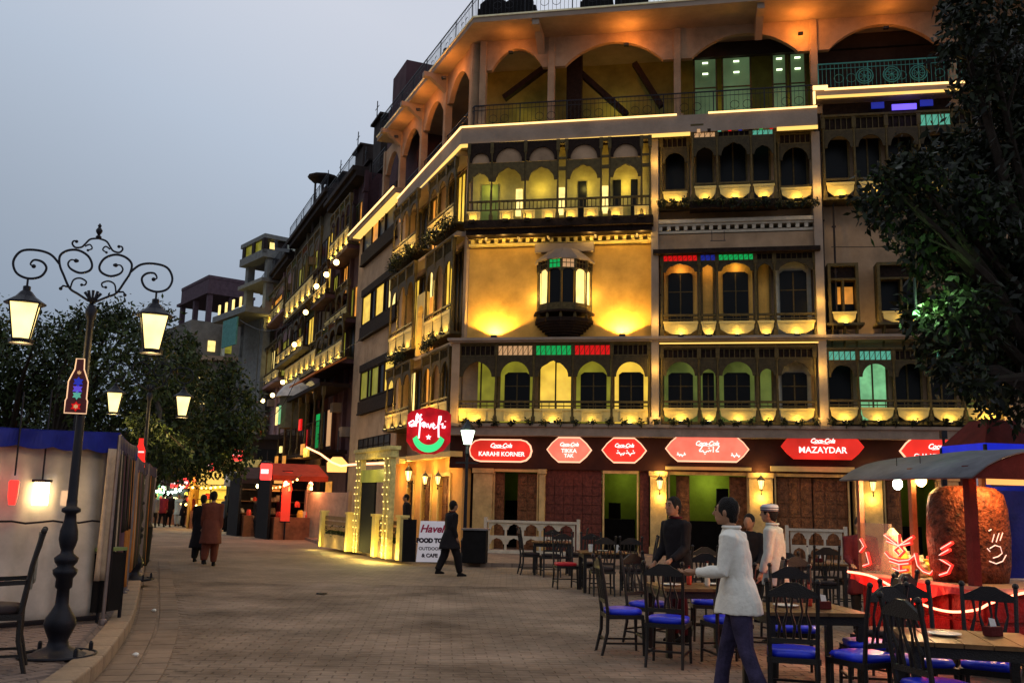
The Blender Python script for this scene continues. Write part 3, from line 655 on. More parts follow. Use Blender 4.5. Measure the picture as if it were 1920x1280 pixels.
# roof railing on top of the slab
u1=Vector((sll.x+.1,sll.y+.15,zS)); u2=Vector((slc.x+.12,slc.y+.15,zS)); u3=Vector((XS,slc.y-.1,zS))
rail_run(B,u1,u2,1.0,IRON,.14); rail_run(B,u2,u3,1.0,IRON,.14)
# left-facade terrace: columns, arches, soffit lamps (own frame under the same building)
Lr=Matrix(FR.I@LF.M)
def LP(q,name,m,par=B,bevel=0,label=None): q.v=[tuple(Lr@Vector(v)) for v in q.v]; return q.build(name,m,par,bevel=bevel,label=label)
lx=[-.15,-3.1,-6.2,-9.4,-12.2]
for x in lx:
    q=MB(); q.box(x-.13,x+.13,-.12,.16,zLedT,zS-.22); LP(q,'terrace_column',PL)
for a,b in zip(lx[1:],lx):
    q=MB(); q.arch(a+.12,b-.12,zcap-.1,zS-.22,-.06,.14,'seg',n=14,rise=.75); LP(q,'terrace_arch',PL)
for x in lx[1:4]:
    q=MB(); q.box(x-.12,x+.12,-1.05,-.06,zS-.42,zS-.22); q.add([(x-.12,-.75,zS-.42),(x+.12,-.75,zS-.42),(x+.12,-.06,zS-.42),(x-.12,-.06,zS-.42),(x-.12,-.06,zS-.95),(x+.12,-.06,zS-.95)],[(0,3,2,1),(0,1,5,4),(2,3,4,5),(0,4,3),(1,2,5)]); LP(q,'slab_bracket',PLG)
for x,w_ in ((-1.4,34),(-4.6,34),(-7.8,20)):
    v=Lr@Vector((x,-.75,zS-1.1)); slab_lamp(v.x,v.y,v.z,w_)

# downpipes, cables and a few air conditioners on the plain walls
for p,y0_,y1_ in ((1566,385,640),(1236,470,640),(1545,200,640)):
    x=xf(p,500,-.1); q=MB(); q.tube([(x,-.12,zf(p,y1_)),(x,-.12,zf(p,y0_))],.035,6)
    for k in range(3): z=zf(p,y0_)+(zf(p,y1_)-zf(p,y0_))*(k+.5)/3; q.box(x-.06,x+.06,-.15,-.05,z-.02,z+.02)
    q.build('downpipe',PLD,B)
for k,(pa,ya,pb,yb2) in enumerate(((1232,400,1530,385),(1555,470,1880,440),(880,455,1222,450))):
    A_=Vector((xf(pa,ya),-.45,zf(pa,ya)));B_=Vector((xf(pb,yb2),-.45,zf(pb,yb2))); q=MB(); q.tube([A_.lerp(B_,t/12)-Vector((0,0,.18*math.sin(PI*t/12))) for t in range(13)],.012,4); q.build('cable',IRON,B)

for p,pys in ((1229,(300,372,600,775,690)),(1539,(350,560,612,690,775)),(1880,(775,700)),(862,(775,))):
    for py in pys:
        x,z=FR.uv(p,py,-.75); point((x,-.68,z),17,(1,.62,.13),.08,B)
# ------------------------------------------------------------------ left wing of the restaurant (same building)
GX[0]=Lr; GX[1]=B; VINE=[]
def lz(px,py,y=0): return LF.z(px,py,y)
q=MB(); q.box(-8.3,-.02,.38,.46,3.1,zLed-.02); q.box(-8.3,-8.0,-.1,.38,3.1,zLed-.02); q.box(-.3,-.02,-.1,.38,3.1,zLed-.02); q.build('wall',PL,B)
rows=[(z1t+.02,zF2-.2,['cream','dark','orange'],['dark','orange','cream'],0),(zF2+.05,zF3-.2,['yellow','dark','cream'],['yellow','dark','yellow'],1),(zF3+.2,zLed-.2,['dark','dark','orange'],['dark','yellow','cream'],2)]
for zb0,zt0,ca,cb,fl in rows:
    h=zt0-zb0
    for xs,cc,y0,kd in (([-7.9,-6.75,-5.6,-4.5],ca,-.62,'round'),([-3.5,-2.45,-1.4,-.45],cb,-.45,'cusp' if fl else 'point')):
        gallery(B,xs,cc,zt0,zt0-h*.13,zt0-h*.3,zb0+h*.36,zb0+h*.3,zb0+h*.1,y0=y0,kind=kd,lw=[2.2,1.8,2.6] if fl else .6,pr=.055)
    q=MB(); q.box(-8.2,-.2,-.5,.0,zt0+.02,zt0+.12); q.box(-8.2,-.2,-.42,.0,zt0+.12,zt0+.2); q.build('floor_band',PLG,B)
    for x in (-6.9,-2.2): point((x,-1.0,zt0-h*.55),70,(1,.62,.15),.1,B)
for (x,z_,r) in ((-7.2,zF3+.45,.35),(-5.2,zF3+.4,.3),(-3.0,zF3+.35,.3),(-1.0,zF3+.3,.35),(-6.0,zF2+.2,.3),(-2.0,zF2+.2,.25)): VINE.append((x,z_,r))
# the tall glowing arch between the two bays
q=MB(); zA=zF2+.6; q.arch(-4.5,-3.5,zA+.9,zA+1.8,-.5,-.3,'round'); q.box(-4.5,-4.35,-.5,-.3,zF2,zA+.9); q.box(-3.65,-3.5,-.5,-.3,zF2,zA+.9); q.build('wing_arch',CREAM,B)
q=MB(); q.box(-4.35,-3.65,-.1,-.05,zF2+.2,zA+1.7); q.build('pane',PAN['orange'],B)
for z_ in (zF2+.5,zF3+.4): point((-4.0,-.85,z_),30,(1,.55,.1),.08,B)
# ground floor of the wing: orange rendered wall, doors
q=MB(); q.holes(-8.3,0,0,3.12,[(-6.3,-5.5,0,2.4),(-4.4,-3.3,0,2.5),(-2.4,-1.2,0,2.5)],0,.3); q.build('wing_wall',mat('plaster_orange',(.62,.34,.10),.85,scale=1.2,var=.2),B)
for a,b,c in ((-6.3,-5.5,WD),(-4.4,-3.3,WR),(-2.4,-1.2,WR)):
    q=MB(); q.box(a,b,.12,.18,0,2.5)
    for i in range(2):
        for j in range(5): xx=a+(b-a)*(.07+.48*i); q.box(xx,xx+(b-a)*.38,.08,.12,.1+j*.48,.5+j*.48)
    q.build('door',c,B)
    q=MB(); q.box(a-.1,a,-.06,.1,0,2.6);q.box(b,b+.1,-.06,.1,0,2.6);q.box(a,b,-.06,.1,2.5,2.62); q.build('door_frame',CREAM,B)
q=MB(); q.box(-8.3,.1,-.5,.0,3.12,3.3); q.box(-8.2,-5.2,-.75,-.5,3.02,3.2); q.build('fascia',CREAM,B)
for x,w_ in ((-7.2,42),(-4.9,34),(-2.9,30),(-.7,18)): point((x,-.6,2.5),w_,(1,.48,.09),.08,B)
GX[0]=None
# ------------------------------------------------------------------ shops under the front galleries
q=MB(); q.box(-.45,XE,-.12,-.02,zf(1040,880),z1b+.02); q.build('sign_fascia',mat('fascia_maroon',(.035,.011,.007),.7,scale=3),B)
def gx(p,y=0.0,py=950): return xf(p,py,y)
zd=zf(1040,880); step_=.10
def pier(p0,p1,m=CREAM,y0=-.18):
    a,b=gx(p0,y0),gx(p1,y0); q=MB(); q.box(a,b,y0,.35,step_,zd); q.box(a-.04,b+.04,y0-.04,.35,step_,step_+.22); q.box(a-.04,b+.04,y0-.04,.35,zd-.16,zd); q.build('pier',m,B,bevel=.01)
CREAMD=mat('pier_paint',(.50,.34,.13),.7,scale=3,var=.3,bump=.3)
for a,b in ((886,922),(1010,1021),(1219,1250),(1405,1450),(1604,1656),(1762,1800),(1900,1940)): pier(a,b,CREAMD)
def tiles(p0,p1):
    a,b=gx(p0),gx(p1); q=MB(); q.box(a,b,.0,.3,step_,zd); w=q.build('tile_wall',BRK,B); q=MB(); n=max(1,int((b-a)/.3))
    for i in range(n):
        for j in range(int((zd-step_)/.3)): x=a+(b-a)*i/n; q.box(x+.01,x+(b-a)/n-.01,-.02-random.random()*.01,0,step_+j*.3+.01,step_+j*.3+.29)
    q.build('wall_tiles',BRK,w,kind='stuff')
tiles(1022,1128); tiles(1199,1217); tiles(1802,1898)
def leaf(p0,p1,y=.15,m=WR,top=zd-.12):
    a,b=gx(p0,y),gx(p1,y); q=MB(); q.box(a,b,y,y+.05,step_,top); d=q.build('door',m,B); q=MB(); h=(top-step_)/6
    for j in range(6):
        k=max(1,int((b-a)/.34))
        for i in range(k):
            x=a+(b-a)*i/k; w_=(b-a)/k; z=step_+j*h
            q.box(x+.03,x+w_-.03,y-.03,y,z+.03,z+h-.03); q.box(x+w_*.3,x+w_*.7,y-.055,y-.03,z+h*.3,z+h*.7)
    q.build('door_panels',m,d)
leaf(926,945); leaf(970,1008); leaf(1268,1293,.3); leaf(1368,1402,.3); leaf(1457,1523); leaf(1525,1590); leaf(1662,1690)
for p0,p1 in ((924,1009),(1253,1404),(1453,1594),(1130,1197),(1658,1760)):
    a,b=gx(p0,-.05),gx(p1,-.05); q=MB(); q.box(a,b,-.1,.02,zd-.1,zd+.06); q.box(a,a+.05,-.06,.02,step_,zd-.1); q.box(b-.05,b,-.06,.02,step_,zd-.1); q.build('door_frame',CREAMD,B)
q=MB(); a,b=gx(1446,-.2),gx(1604,-.2); q.box(a,b,-.3,-.05,zd+.06,zd+.22); q.build('lintel',CREAM,B)
q=MB(); a,b=gx(1248,-.2),gx(1410,-.2); q.box(a,b,-.3,-.05,zd+.06,zd+.16); q.build('lintel',CREAM,B)
GI=mat('green_room',(.20,.24,.03),.8,scale=1.5,var=.25)
def room(p0,p1,w,back=3.2,lx=None):
    a,b=gx(p0,.3)-.3,gx(p1,.3)+.3; q=MB(); q.box(a,b,back,back+.1,step_,zd+.3); q.box(a-.1,a,.42,back,step_,zd+.3); q.box(b,b+.1,.42,back,step_,zd+.3); q.box(a-.1,b+.1,.42,back,zd+.3,zd+.4); q.build('room_wall',GI,B)
    q=MB(); q.box(a+.1,b-.5,1.6,2.2,step_,1.15); q.box(a+.3,a+.7,2.3,2.7,1.15,1.7); q.build('room_dark_box',BLKM,B)  # black boxes added to keep the lower half of the room dark
    if w: point(((a+b)/2,2.5,2.55),w*.8,(.9,1,.4),.12,B)
room(1132,1196,11); room(1256,1402,26); room(926,1006,1.2); room(1660,1758,3)
a,b=gx(1343,1.5,900),gx(1365,1.5,900); q=MB(); q.box(a,b,1.4,1.9,step_,2.25); q.build('cupboard',BLKM,B)
# --- illuminated shop signs
SR=[mat('sign_red%s'%w,(.6,.03,.02),.4,em=(1,.035,.02),es=e_,emvar=v_,emscale=1.1,bump=0) for w,e_,v_ in (('',.62,.6),('_bright',.9,.45),('_deep',.5,.6))]
SRB=mat('sign_coral',(.6,.2,.15),.4,em=(1,.15,.085),es=1.05,emvar=.25,emscale=1.5,bump=0)
SBD=lamp('sign_border',(1,.50,.30),1.5); SLT=lamp('sign_letters',(1,.72,.66),1.7)
def swirl(root,pts,r,m,name='lettering'):
    q=MB(); 
    for P in pts: q.tube([(x,-.155,z) for x,z in P],r,4)
    return q.build(name,m,root)
def sign(label,px0,px1,pyt,pyb,m,lines,kind='hex',y=-.45):
    a,zt_=FR.uv(px0,(pyt+pyb)/2,y); b,_=FR.uv(px1,(pyt+pyb)/2,y); pm_=(px0+px1)/2; zt_=zf(pm_,pyt,y); zb_=zf(pm_,pyb,y)
    w=(b-a)/2;h=(zt_-zb_)/2; o=FR.w((a+b)/2,y,(zt_+zb_)/2); t=thing('shop_sign',label,'sign',o,FR.ang,'red signs over the shop fronts')
    def outline(s):
        W_,H_=w*1-s,h-s; k=H_*(.95 if kind=='hex' else .95)
        if kind=='hex': return [(-W_,0),(-W_+k*.45,-H_*.55),(-W_+k,-H_),(W_-k,-H_),(W_-k*.45,-H_*.55),(W_,0),(W_-k*.45,H_*.55),(W_-k,H_),(-W_+k,H_),(-W_+k*.45,H_*.55)]
        return [(c*(W_-H_)+H_*math.cos(t_),H_*math.sin(t_)) for c,ts in ((1,range(-90,91,30)),(-1,range(90,271,30))) for t_ in [R(v) for v in ts]]
    q=MB(); q.prism(outline(0),-.06,.06); q.build('sign_box',SBD if m is not SR[2] else MT['sign_red_deep'],t)
    q=MB(); q.prism(outline(.045),-.085,-.055); q.build('sign_face',m,t)
    q=MB(); 
    for s_ in(-1,1): q.box(s_*w*.5-.02,s_*w*.5+.02,.05,.34,h*.4,h*.4+.04)
    q.build('sign_bracket',IRON,t)
    for kind_,txt,sz,dx,dz in lines:
        if kind_=='t': text('lettering',txt,sz,t,(dx,-.10,dz),SLT,.006,bold=.004)
        elif kind_=='script':
            text('script_logo','Coca-Cola',sz,t,(dx,-.10,dz),SLT,.006,shear=.45,bold=.006,sx=.85)
            q=MB(); q.tube([(dx-sz*1.6,-.10,dz-sz*.15),(dx-sz*1.2,-.10,dz-sz*.42),(dx-sz*.2,-.10,dz-sz*.34),(dx+sz*.9,-.10,dz-sz*.46)],sz*.045,4); q.build('logo_swash',SLT,t)
        else:
            q=MB(); rnd=random.Random(txt)
            x=dx+sz*len(txt)*.25; 
            for ch in txt:
                wd=sz*.5; base=dz
                if ch=='a': q.bar((x,-.10,base-sz*.1),(x+sz*.03,-.10,base+sz*.6),.03)
                elif ch=='b': q.tube([(x+wd*.5,-.10,base+.05*sz),(x+wd*.3,-.10,base-.12*sz),(x-wd*.3,-.10,base-.12*sz),(x-wd*.55,-.10,base+.15*sz)],.016,4); q.ball((x,-.10,base-.32*sz),.022,n=5,m=4)
                elif ch=='k': q.tube([(x+wd*.4,-.10,base),(x-wd*.3,-.10,base),(x-wd*.35,-.10,base+.1*sz),(x+wd*.1,-.10,base+.35*sz),(x+wd*.5,-.10,base+.7*sz)],.018,4)
                elif ch=='r': q.tube([(x+wd*.1,-.10,base+.15*sz),(x,-.10,base-.1*sz),(x-wd*.4,-.10,base-.3*sz)],.018,4)
                else: q.tube([(x+wd*.5,-.10,base+.2*sz),(x+wd*.3,-.10,base-.02*sz),(x+wd*.1,-.10,base+.18*sz),(x-wd*.1,-.10,base-.02*sz),(x-wd*.45,-.10,base+.05*sz)],.016,4); q.ball((x,-.10,base+.42*sz),.022,n=5,m=4)
                x-=wd*1.0
            q.build('lettering',SLT,t)
    point(tuple(FR.w((a+b)/2,y-.5,zb_-.1)),w*6,(1,.10,.06),.3)
    return t
sign('long red sign with rounded ends reading KARAHI KORNER',880,998,823,866,SR[0],[('script','',.20,.02,.16),('t','KARAHI KORNER',.20,.05,-.12)],'round')
sign('small coral hexagonal sign reading TIKKA TAK',1025,1110,819,867,SRB,[('script','',.17,0,.17),('t','TIKKA',.18,0,-.04),('t','TAK',.16,0,-.2)])
sign('small red hexagonal sign with one wavy Urdu word',1128,1213,820,868,SR[1],[('script','',.17,0,.15),('u','sbsrbs',.20,0,-.10)])
sign('wide coral sign with Urdu script and white border above the green lit doorway',1247,1405,817,866,SRB,[('script','',.20,0,.17),('u','kasbk',.26,0,-.08),('u','sbrs',.14,-.85,-.2),('u','bsbs',.14,.85,-.2)])
sign('wide deep red sign reading MAZAYDAR over the carved doors',1464,1620,813,861,SR[2],[('script','',.20,0,.17),('t','MAZAYDAR',.27,0,-.12)])
sign('red sign partly hidden behind the food cart roof',1686,1838,818,874,SR[1],[('script','',.22,.05,.14),('t','CHAAT CORNER',.20,0,-.16)])
# --- wall lanterns
def lantern_proto(name,label,loc,rz,group,s=1.0,glow=7,col=(1,.66,.2)):
    t=thing(name,label,'lantern',loc,rz,group)
    q=MB(); q.bar((0,.17,-.25),(0,0,-.28),.02); q.bar((0,0,-.28),(0,0,-.2),.03); q.ball((0,0,-.34),.03,(1,1,1.8),6,5); q.build('bracket',IRON,t)
    q=MB(); q.lathe([(.05,-.2),(.10,.08)],(0,0,0),6); q.build('glass',LANT,t)
    q=MB(); q.lathe([(.13,.08),(.12,.10),(.05,.2),(.015,.24),(.012,.3)],(0,0,0),6)
    for k in range(6): a=PI*k/3; q.bar((.052*math.cos(a),.052*math.sin(a),-.2),(.102*math.cos(a),.102*math.sin(a),.08),.012)
    q.lathe([(.055,-.22),(.055,-.195)],(0,0,0),6); q.build('cage',IRON,t)
    t.scale=(s,s,s); return t
WL0=None
LAMP=(1,.62,.16)
for i,(p,py,lb) in enumerate(((1237,905,'small black wall lantern on the cream pier right of the tiled wall'),(1427,905,'small black wall lantern on the pier between green lit doorway and carved doors'),(1637,908,'small black wall lantern on the pier behind the food cart roof'))):
    x,z=FR.uv(p,py,-.36); l=FR.w(x,-.36,z)
    if WL0 is None: WL0=lantern_proto('wall_lantern',lb,l,FR.ang,'wall lanterns between the shops')
    else: dup(WL0,l,FR.ang,lb,'wall lanterns between the shops')
    point(tuple(FR.w(x,-.36,z+.38)),17,LAMP,.05); point(tuple(FR.w(x,-.36,z-.44)),20,LAMP,.05)
for (p,py,lb) in ((766,888,'wall lantern glowing on the orange wall below the neon sign'),(797,897,'wall lantern beside the red brown doors, left of its pair'),(821,897,'wall lantern beside the red brown doors, right of its pair')):
    x,z=LF.uv(p,py,-.36); l=LF.w(x,-.36,z); dup(WL0,l,LF.ang,lb,'wall lanterns on the left wing',1.35 if p==766 else 1)
    point(tuple(LF.w(x,-.38,z+.42)),14,LAMP,.06); point(tuple(LF.w(x,-.38,z-.5)),16,LAMP,.06)
# --- neon sign at the corner
no_=at(804,806,29.2); NS=thing('neon_sign','round red neon sign with white script lettering over a green crescent','sign',no_,R(6))
k_=29.2/F_PX*1.0
q=MB(); w=.68; q.prism([(-w,-.35),(-w,.45),(-w*.8,.58),(0,.72),(w*.8,.62),(w,.5),(w,-.35),(w*.7,-.62),(w*.3,-.74),(-w*.3,-.74),(-w*.7,-.62)],.0,.14); q.build('sign_box',mat('neon_backing',(.25,.01,.015),.4,em=(1,.0,.01),es=.28,emvar=.5,bump=0,emscale=3),NS)
NEO=lamp('neon_white',(1,.55,.62),2.6)
def stroke(P,r,m,nm):
    q=MB()
    for L in P: q.tube([(x,-.04,z) for x,z in L],r,6)
    q.build(nm,m,NS)
stroke([[(-.58,.10),(-.62,.2),(-.5,.28),(-.42,.2),(-.46,.12),(-.56,.1)],[(-.44,.14),(-.36,.34),(-.34,.46),(-.37,.5),(-.40,.42),(-.40,.1)],[(-.56,.14),(-.34,.24),(-.22,.34)],[(-.24,.48),(-.28,.44),(-.28,.1),(-.30,-.26)],
 [(-.28,.16),(-.16,.24),(-.10,.2),(-.16,.08),(-.22,.12),(-.12,.2),(-.06,.08)],[(-.04,.2),(.02,.06),(.08,.2)],[(.08,.12),(.18,.16),(.14,.22),(.09,.12),(.16,.05),(.24,.1)],[(.26,.1),(.36,.34),(.36,.44),(.31,.44),(.29,.2),(.31,-.22)],[(.36,.18),(.42,.22),(.42,.08),(.48,.08),(.5,.14)],[(.5,.28),(.50,.29)]],.028,NEO,'lettering')
NEG=lamp('neon_green',(.05,.8,.25),1.0)
q=MB(); A=[R(-168+156*i/14) for i in range(15)]; 
q.prism([(.50*math.cos(a),-.17+.52*math.sin(a)) for a in A]+[(.36*math.cos(a),-.1+.36*math.sin(a)) for a in A[::-1]],-.05,.0); q.build('crescent',NEG,NS)
q=MB(); q.prism([(.09*math.cos(PI/2+PI*k/5)*(1 if k%2==0 else .45),-.22+.09*math.sin(PI/2+PI*k/5)*(1 if k%2==0 else .45)) for k in range(10)],-.05,0); q.build('star',NEO,NS)
q=MB(); q.box(-.05,.05,.14,1.6,.2,.3); q.box(-.05,.05,.14,1.6,-.3,-.2); q.build('bracket',IRON,NS)
point(tuple(no_+Vector((-.1,-.7,0))),14,(1,.08,.08),.3)
# ------------------------------------------------------------------ plain house next along the street
A=thing('apartment_house','plain beige rendered house with yellow lit window bands beside the restaurant','house',LF.loc,LF.ang)
ax0,ax1=LF.x(667,600)+.05,-8.35
zA=LF.z(742,352,-.5)
def lr(p,py,y=0): return LF.uv(p,py,y)
q=MB(); q.box(ax0,ax1,.0,10,0,zA); q.build('wall',PL,A)
q=MB(); q.box(ax0-.1,ax1,-.55,.0,zA-.25,zA-.05); q.box(ax0-.1,ax1,-.6,.1,zA-.05,zA); q.build('ledge',PLG,A)
q=MB(); q.box(ax0-.1,ax1,-.66,-.6,zA-.03,zA+.03); q.build('led_strip',LED,A); q=MB(); q.box(ax0+.5,ax1,-.5,-.1,zA-.30,zA-.252); q.build('led_soffit',LEDY,A)
q=MB(); zt2=LF.z(705,196,.6); zt1=LF.z(735,205,.6)
q.box(-14.5,-9,.6,8,zA,zt2-1.5); q.box(-13.9,-11.5,.6,4,zt2-1.5,zt2); q.box(ax0-.1,-14.5,.9,8,zA,zA+3.2); q.build('upper_storey',PLM,A)
rail_run(A,Vector((ax0,.5,zA+3.2)),Vector((-14.5,.5,zA+3.2)),1.0,IRON,.2)
def win_band(root,F_,cells,zt,zb,y=-.02,fr=WD,ledge=True,post_=True):
    """cells: (x0,x1,content)"""
    a=cells[0][0];b=cells[-1][1]
    q=MB(); q.box(a-.1,b+.1,y-.16,y+.02,zt,zt+.35); q.box(a-.1,b+.1,y-.2,y+.02,zb-.7,zb-.62); q.box(a-.1,b+.1,y-.16,y-.10,zb-.62,zb-.05); q.build('window_hood',fr,root)
    for x0,x1,c in cells:
        q=MB(); q.box(x0,x0+.05,y-.12,y,zb,zt);q.box(x1-.05,x1,y-.12,y,zb,zt);q.box(x0+.05,x1-.05,y-.12,y,zt-.06,zt);q.box(x0+.05,x1-.05,y-.12,y,zb,zb+.06); w=q.build('window',fr,root)
        q=MB(); q.box(x0+.05,x1-.05,y-.05,y-.03,zb+.06,zt-.06); q.build('pane',PAN[c],w)
zz=lambda py,px=705:LF.z(px,py,-.05)
xx=lambda p,py:LF.x(p,py,-.05)
e=[xx(p,570) for p in (682,698,706,722,729,745)]
win_band(A,LF,[(e[0],e[1],'yellow'),(e[1],e[2],'dark'),(e[2],e[3],'yellow'),(e[3],e[4],'dark'),(e[4],e[5],'cream')],zz(541),zz(597))
e=[xx(p,720) for p in (678,692,698,712,722,741)]
win_band(A,LF,[(e[0],e[1],'olive'),(e[1],e[2],'green'),(e[2],e[3],'olive'),(e[3],e[4],'dark'),(e[4],e[5],'yellow')],zz(687),zz(742))
e=[xx(p,440) for p in (684,700,712,724,743)]
win_band(A,LF,[(e[0],e[1],'dark'),(e[1],e[2],'orange'),(e[2],e[3],'dark'),(e[3],e[4],'dark')],zz(398),zz(455))
q=MB(); a,b=xx(671,845),xx(729,845); zt_,zb_=zz(818),zz(864); q.box(a,b,-.03,.0,zb_,zt_); w=q.build('window',BLK,A); q=MB()
for i in range(7): x=a+(b-a)*i/6; q.box(x-.02,x+.02,-.06,-.03,zb_,zt_)
for i in range(4): z=zb_+(zt_-zb_)*i/3; q.box(a,b,-.075,-.06,z-.02,z+.02)
q.build('grille',WD,w)
q=MB(); q.box(ax1-.6,ax1-.05,-.12,.0,zz(460),zz(395)-1.0); q.build('lit_pilaster',PAN['orange'],A)
# ------------------------------------------------------------------ older houses further along
rgx=random.Random(8)
def old_house(label,p0,p1,pytop,wallm,rowspec,proj=-.35,roofbits=True):
    x0,x1=LF.x(p0,600),LF.x(p1,600); pm=(p0+p1)/2; zT=LF.z(pm,pytop)
    t=thing('old_house',label,'house',LF.w(0,0,0),LF.ang,'old houses along the street')
    q=MB(); q.box(x0,x1-.05,.36,9,0,zT); q.box(x0,x1-.05,.0,.36,0,3.4); q.build('wall',wallm,t)
    q=MB(); q.box(x0-.2,x1,-.5,.4,zT,zT+.25); q.box(x0-.1,x1,-.3,.36,zT-.3,zT); q.build('roof_cornice',PLD,t)
    rail_run(t,Vector((x0,-.3,zT+.25)),Vector((x1-.1,-.3,zT+.25)),1.0,IRON,.22,pattern=False)
    for pys,conts,lw,kd,fa,pj in [tuple(r)+((None,0) if len(r)==4 else ()) for r in rowspec]:
        if not fa: fa=(0,1)
        n=len(conts); xs=[x0+.15+(x1-x0-.3)*(fa[0]+(fa[1]-fa[0])*i/n) for i in range(n+1)]
        zs_=[LF.z(pm,p,proj) for p in pys]; proj_=proj-pj
        gallery(t,xs,conts,*zs_,y0=proj_,kind=kd,lw=lw*1.6,pr=.07,wood=(WO if pj<.3 else WD),style='box',cols=[rgx.choice(['dk','dk','dk','grn','bei','red']) for _ in conts])
        q=MB(); q.box(xs[0]-.1,xs[-1]+.05,proj_-.1,.36,zs_[5]-.38,zs_[5]-.16); q.build('floor_band',wallm,t)
    for k in range(4):
        x=x0+(x1-x0)*(k+.03)/3; q=MB(); q.box(x-.14,x+.14,.15,.36,0,zT); q.box(x-.2,x+.2,.1,.36,zT-1.2,zT-1.0); q.build('pilaster',wallm,t)
    for k in range(5):
        x=x0+(x1-x0)*rgx.random(); z=3.5+(zT-4.5)*rgx.random(); q=MB(); q.box(x-.35,x+.35,-.15,.36,z,z+.5); q.box(x-.25,x+.1,-.17,-.15,z+.06,z+.44); q.build('air_conditioner',CONC,t)
    for k in range(3):
        x=x0+(x1-x0)*(.15+.3*k); h_=.9+2.2*rgx.random(); q=MB(); q.box(x,x+1.6+rgx.random(),1.0,3.5,zT+.25,zT+.25+h_); q.box(x-.1,x+2.0,.8,3.7,zT+.25+h_,zT+.37+h_); q.build('roof_room',PLD,t)
        q=MB(); q.tube([(x+.5,1,zT+h_),(x+.5,1,zT+h_+1.6)],.03,5); q.tube([(x+.1,1,zT+h_+1.2),(x+.9,1,zT+h_+1.2)],.02,4); q.build('aerial',IRON,t)
    return t,x0,x1,zT
OH1=old_house('narrow dark timbered house with glowing balconies left of the plain beige house',611,664,372,PLM,[((395,405,420,443,448,474),['dark','yellow','dark','orange'],4.5,'round',(.3,1),.1),((486,492,502,520,524,540),['olive','dark','orange'],1.5,'cusp',(0,.55),.5),((540,550,562,580,585,600),['cream','dark','olive','orange'],1.2,'cusp',(.2,1),0),((600,610,626,640,644,672),['dark','dark','olive','dark'],3.6,'round',(.0,1),.15)])
OH2=old_house('olive and purple house with a large round arch and white domed bay',541,610,425,PLO,[((466,476,490,528,534,562),['olive','yellow','dark','olive','dark','yellow'],5.5,'round',(.1,1),.15),((584,592,606,630,634,648),['grey','olive','dark','yellow','grey'],1,'round',(.0,.8),.35),((652,656,662,664,666,692),['dark','olive','dark','dark','olive','dark'],3.6,None,(.15,1),.0)])
OH3=old_house('pale pink rendered house with a strip of yellow windows, behind the tree',491,540,520,mat('plaster_pink',(.24,.15,.15),.9,var=.3),[((545,550,558,575,580,592),['yellow','orange','dark'],4.0,'round'),((640,645,656,690,695,708),['yellow','cream','yellow','olive'],.6,None)])
# details on the arch house
t,x0,x1,zT=OH2
a,b=LF.x(556,730,-.1),LF.x(598,730,-.1); q=MB(); z0,z1=LF.z(577,775,-.1),LF.z(577,705,-.1)
q.arch(a,b,z0+(z1-z0)*.35,z1,-.12,.0,'round'); q.box(a-.1,a,-.12,.0,z0,z1);q.box(b,b+.1,-.12,.0,z0,z1); q.build('great_arch',PLM,t)
q=MB(); q.box(a,b,-.02,.02,z0,z1-.1); q.build('pane',PAN['dark'],t)
q=MB(); c=(a+b)/2+1; q.lathe([(1.25,0),(1.15,.25),(.8,.7),(.3,.95),(.03,1.25)],(c,-.9,z0+.9),12); q.build('dome',mat('dome_grey',(.45,.42,.40),.8),t)
q=MB(); q.lathe([(1.0,-1.9),(1.0,-.05),(1.1,0)],(c,-.9,z0+.9),8); q.build('bay',PLO,t)
for k,c_ in ((0,'cream'),(1,'teal')):
    q=MB(); q.box(c-.6+k*1.0,c-.25+k*1.0,-2.0,-1.9,z0-.8,z0+.3); q.build('pane',PAN[c_],t)
# awnings and projecting wooden balconies low on these houses
t1,xa,xb,_=OH1
q=MB(); z=LF.z(640,690,-1); q.add([(xa,-.3,z+.9),(xb,-.3,z+.9),(xb,-1.9,z),(xa,-1.9,z),(xa,-.3,z+.8),(xb,-.3,z+.8),(xb,-1.9,z-.1),(xa,-1.9,z-.1)],[(0,1,2,3),(4,7,6,5),(3,2,6,7),(0,3,7,4),(1,5,6,2)]); q.build('awning',mat('awning_orange',(.5,.16,.04),.8),t1)
point(tuple(LF.w((xa+xb)/2,-1.2,z-.6)),60,(1,.4,.08),.15)
q=MB(); z=LF.z(640,835,-1.2); q.box(xa-6,xb,-1.4,.0,z-.2,z); q.build('balcony_deck',WD,t1)
rail_run(t1,Vector((xa-6,-1.35,z)),Vector((xb-.1,-1.35,z)),1.5,WD,.16,name='balcony_railing')
for i in range(7):
    x=xa-6+(xb-xa+5.9)*i/6; post(x,-1.35,z,z+3.2,.07,WO,t1)
q=MB(); q.box(xa-6.1,xb,-1.6,.0,z+3.2,z+3.4); q.build('balcony_roof',WD,t1)
point(tuple(LF.w(xa-1,-1.0,z-.6)),70,(1,.42,.10),.2); point(tuple(LF.w(xa-8,-1.5,z-.9)),60,(1,.35,.10),.2)
for i,c_ in enumerate(('dark','red','dark','grn','dark','bei')):
    x=xa-5.5+i*1.6; q=MB(); q.box(x,x+.9,-.1,-.06,z+.4,z+2.4); q.build('pane',GCOL[c_] if c_ in GCOL else PAN[c_],t1)
for i,c_ in enumerate(('orange','dark','orange','yellow','dark','orange')):
    x=xa-6.5+i*1.9; q=MB(); q.box(x,x+1.4,-.1,-.05,.2,2.5); q.build('shop_pane',PAN[c_],t1)
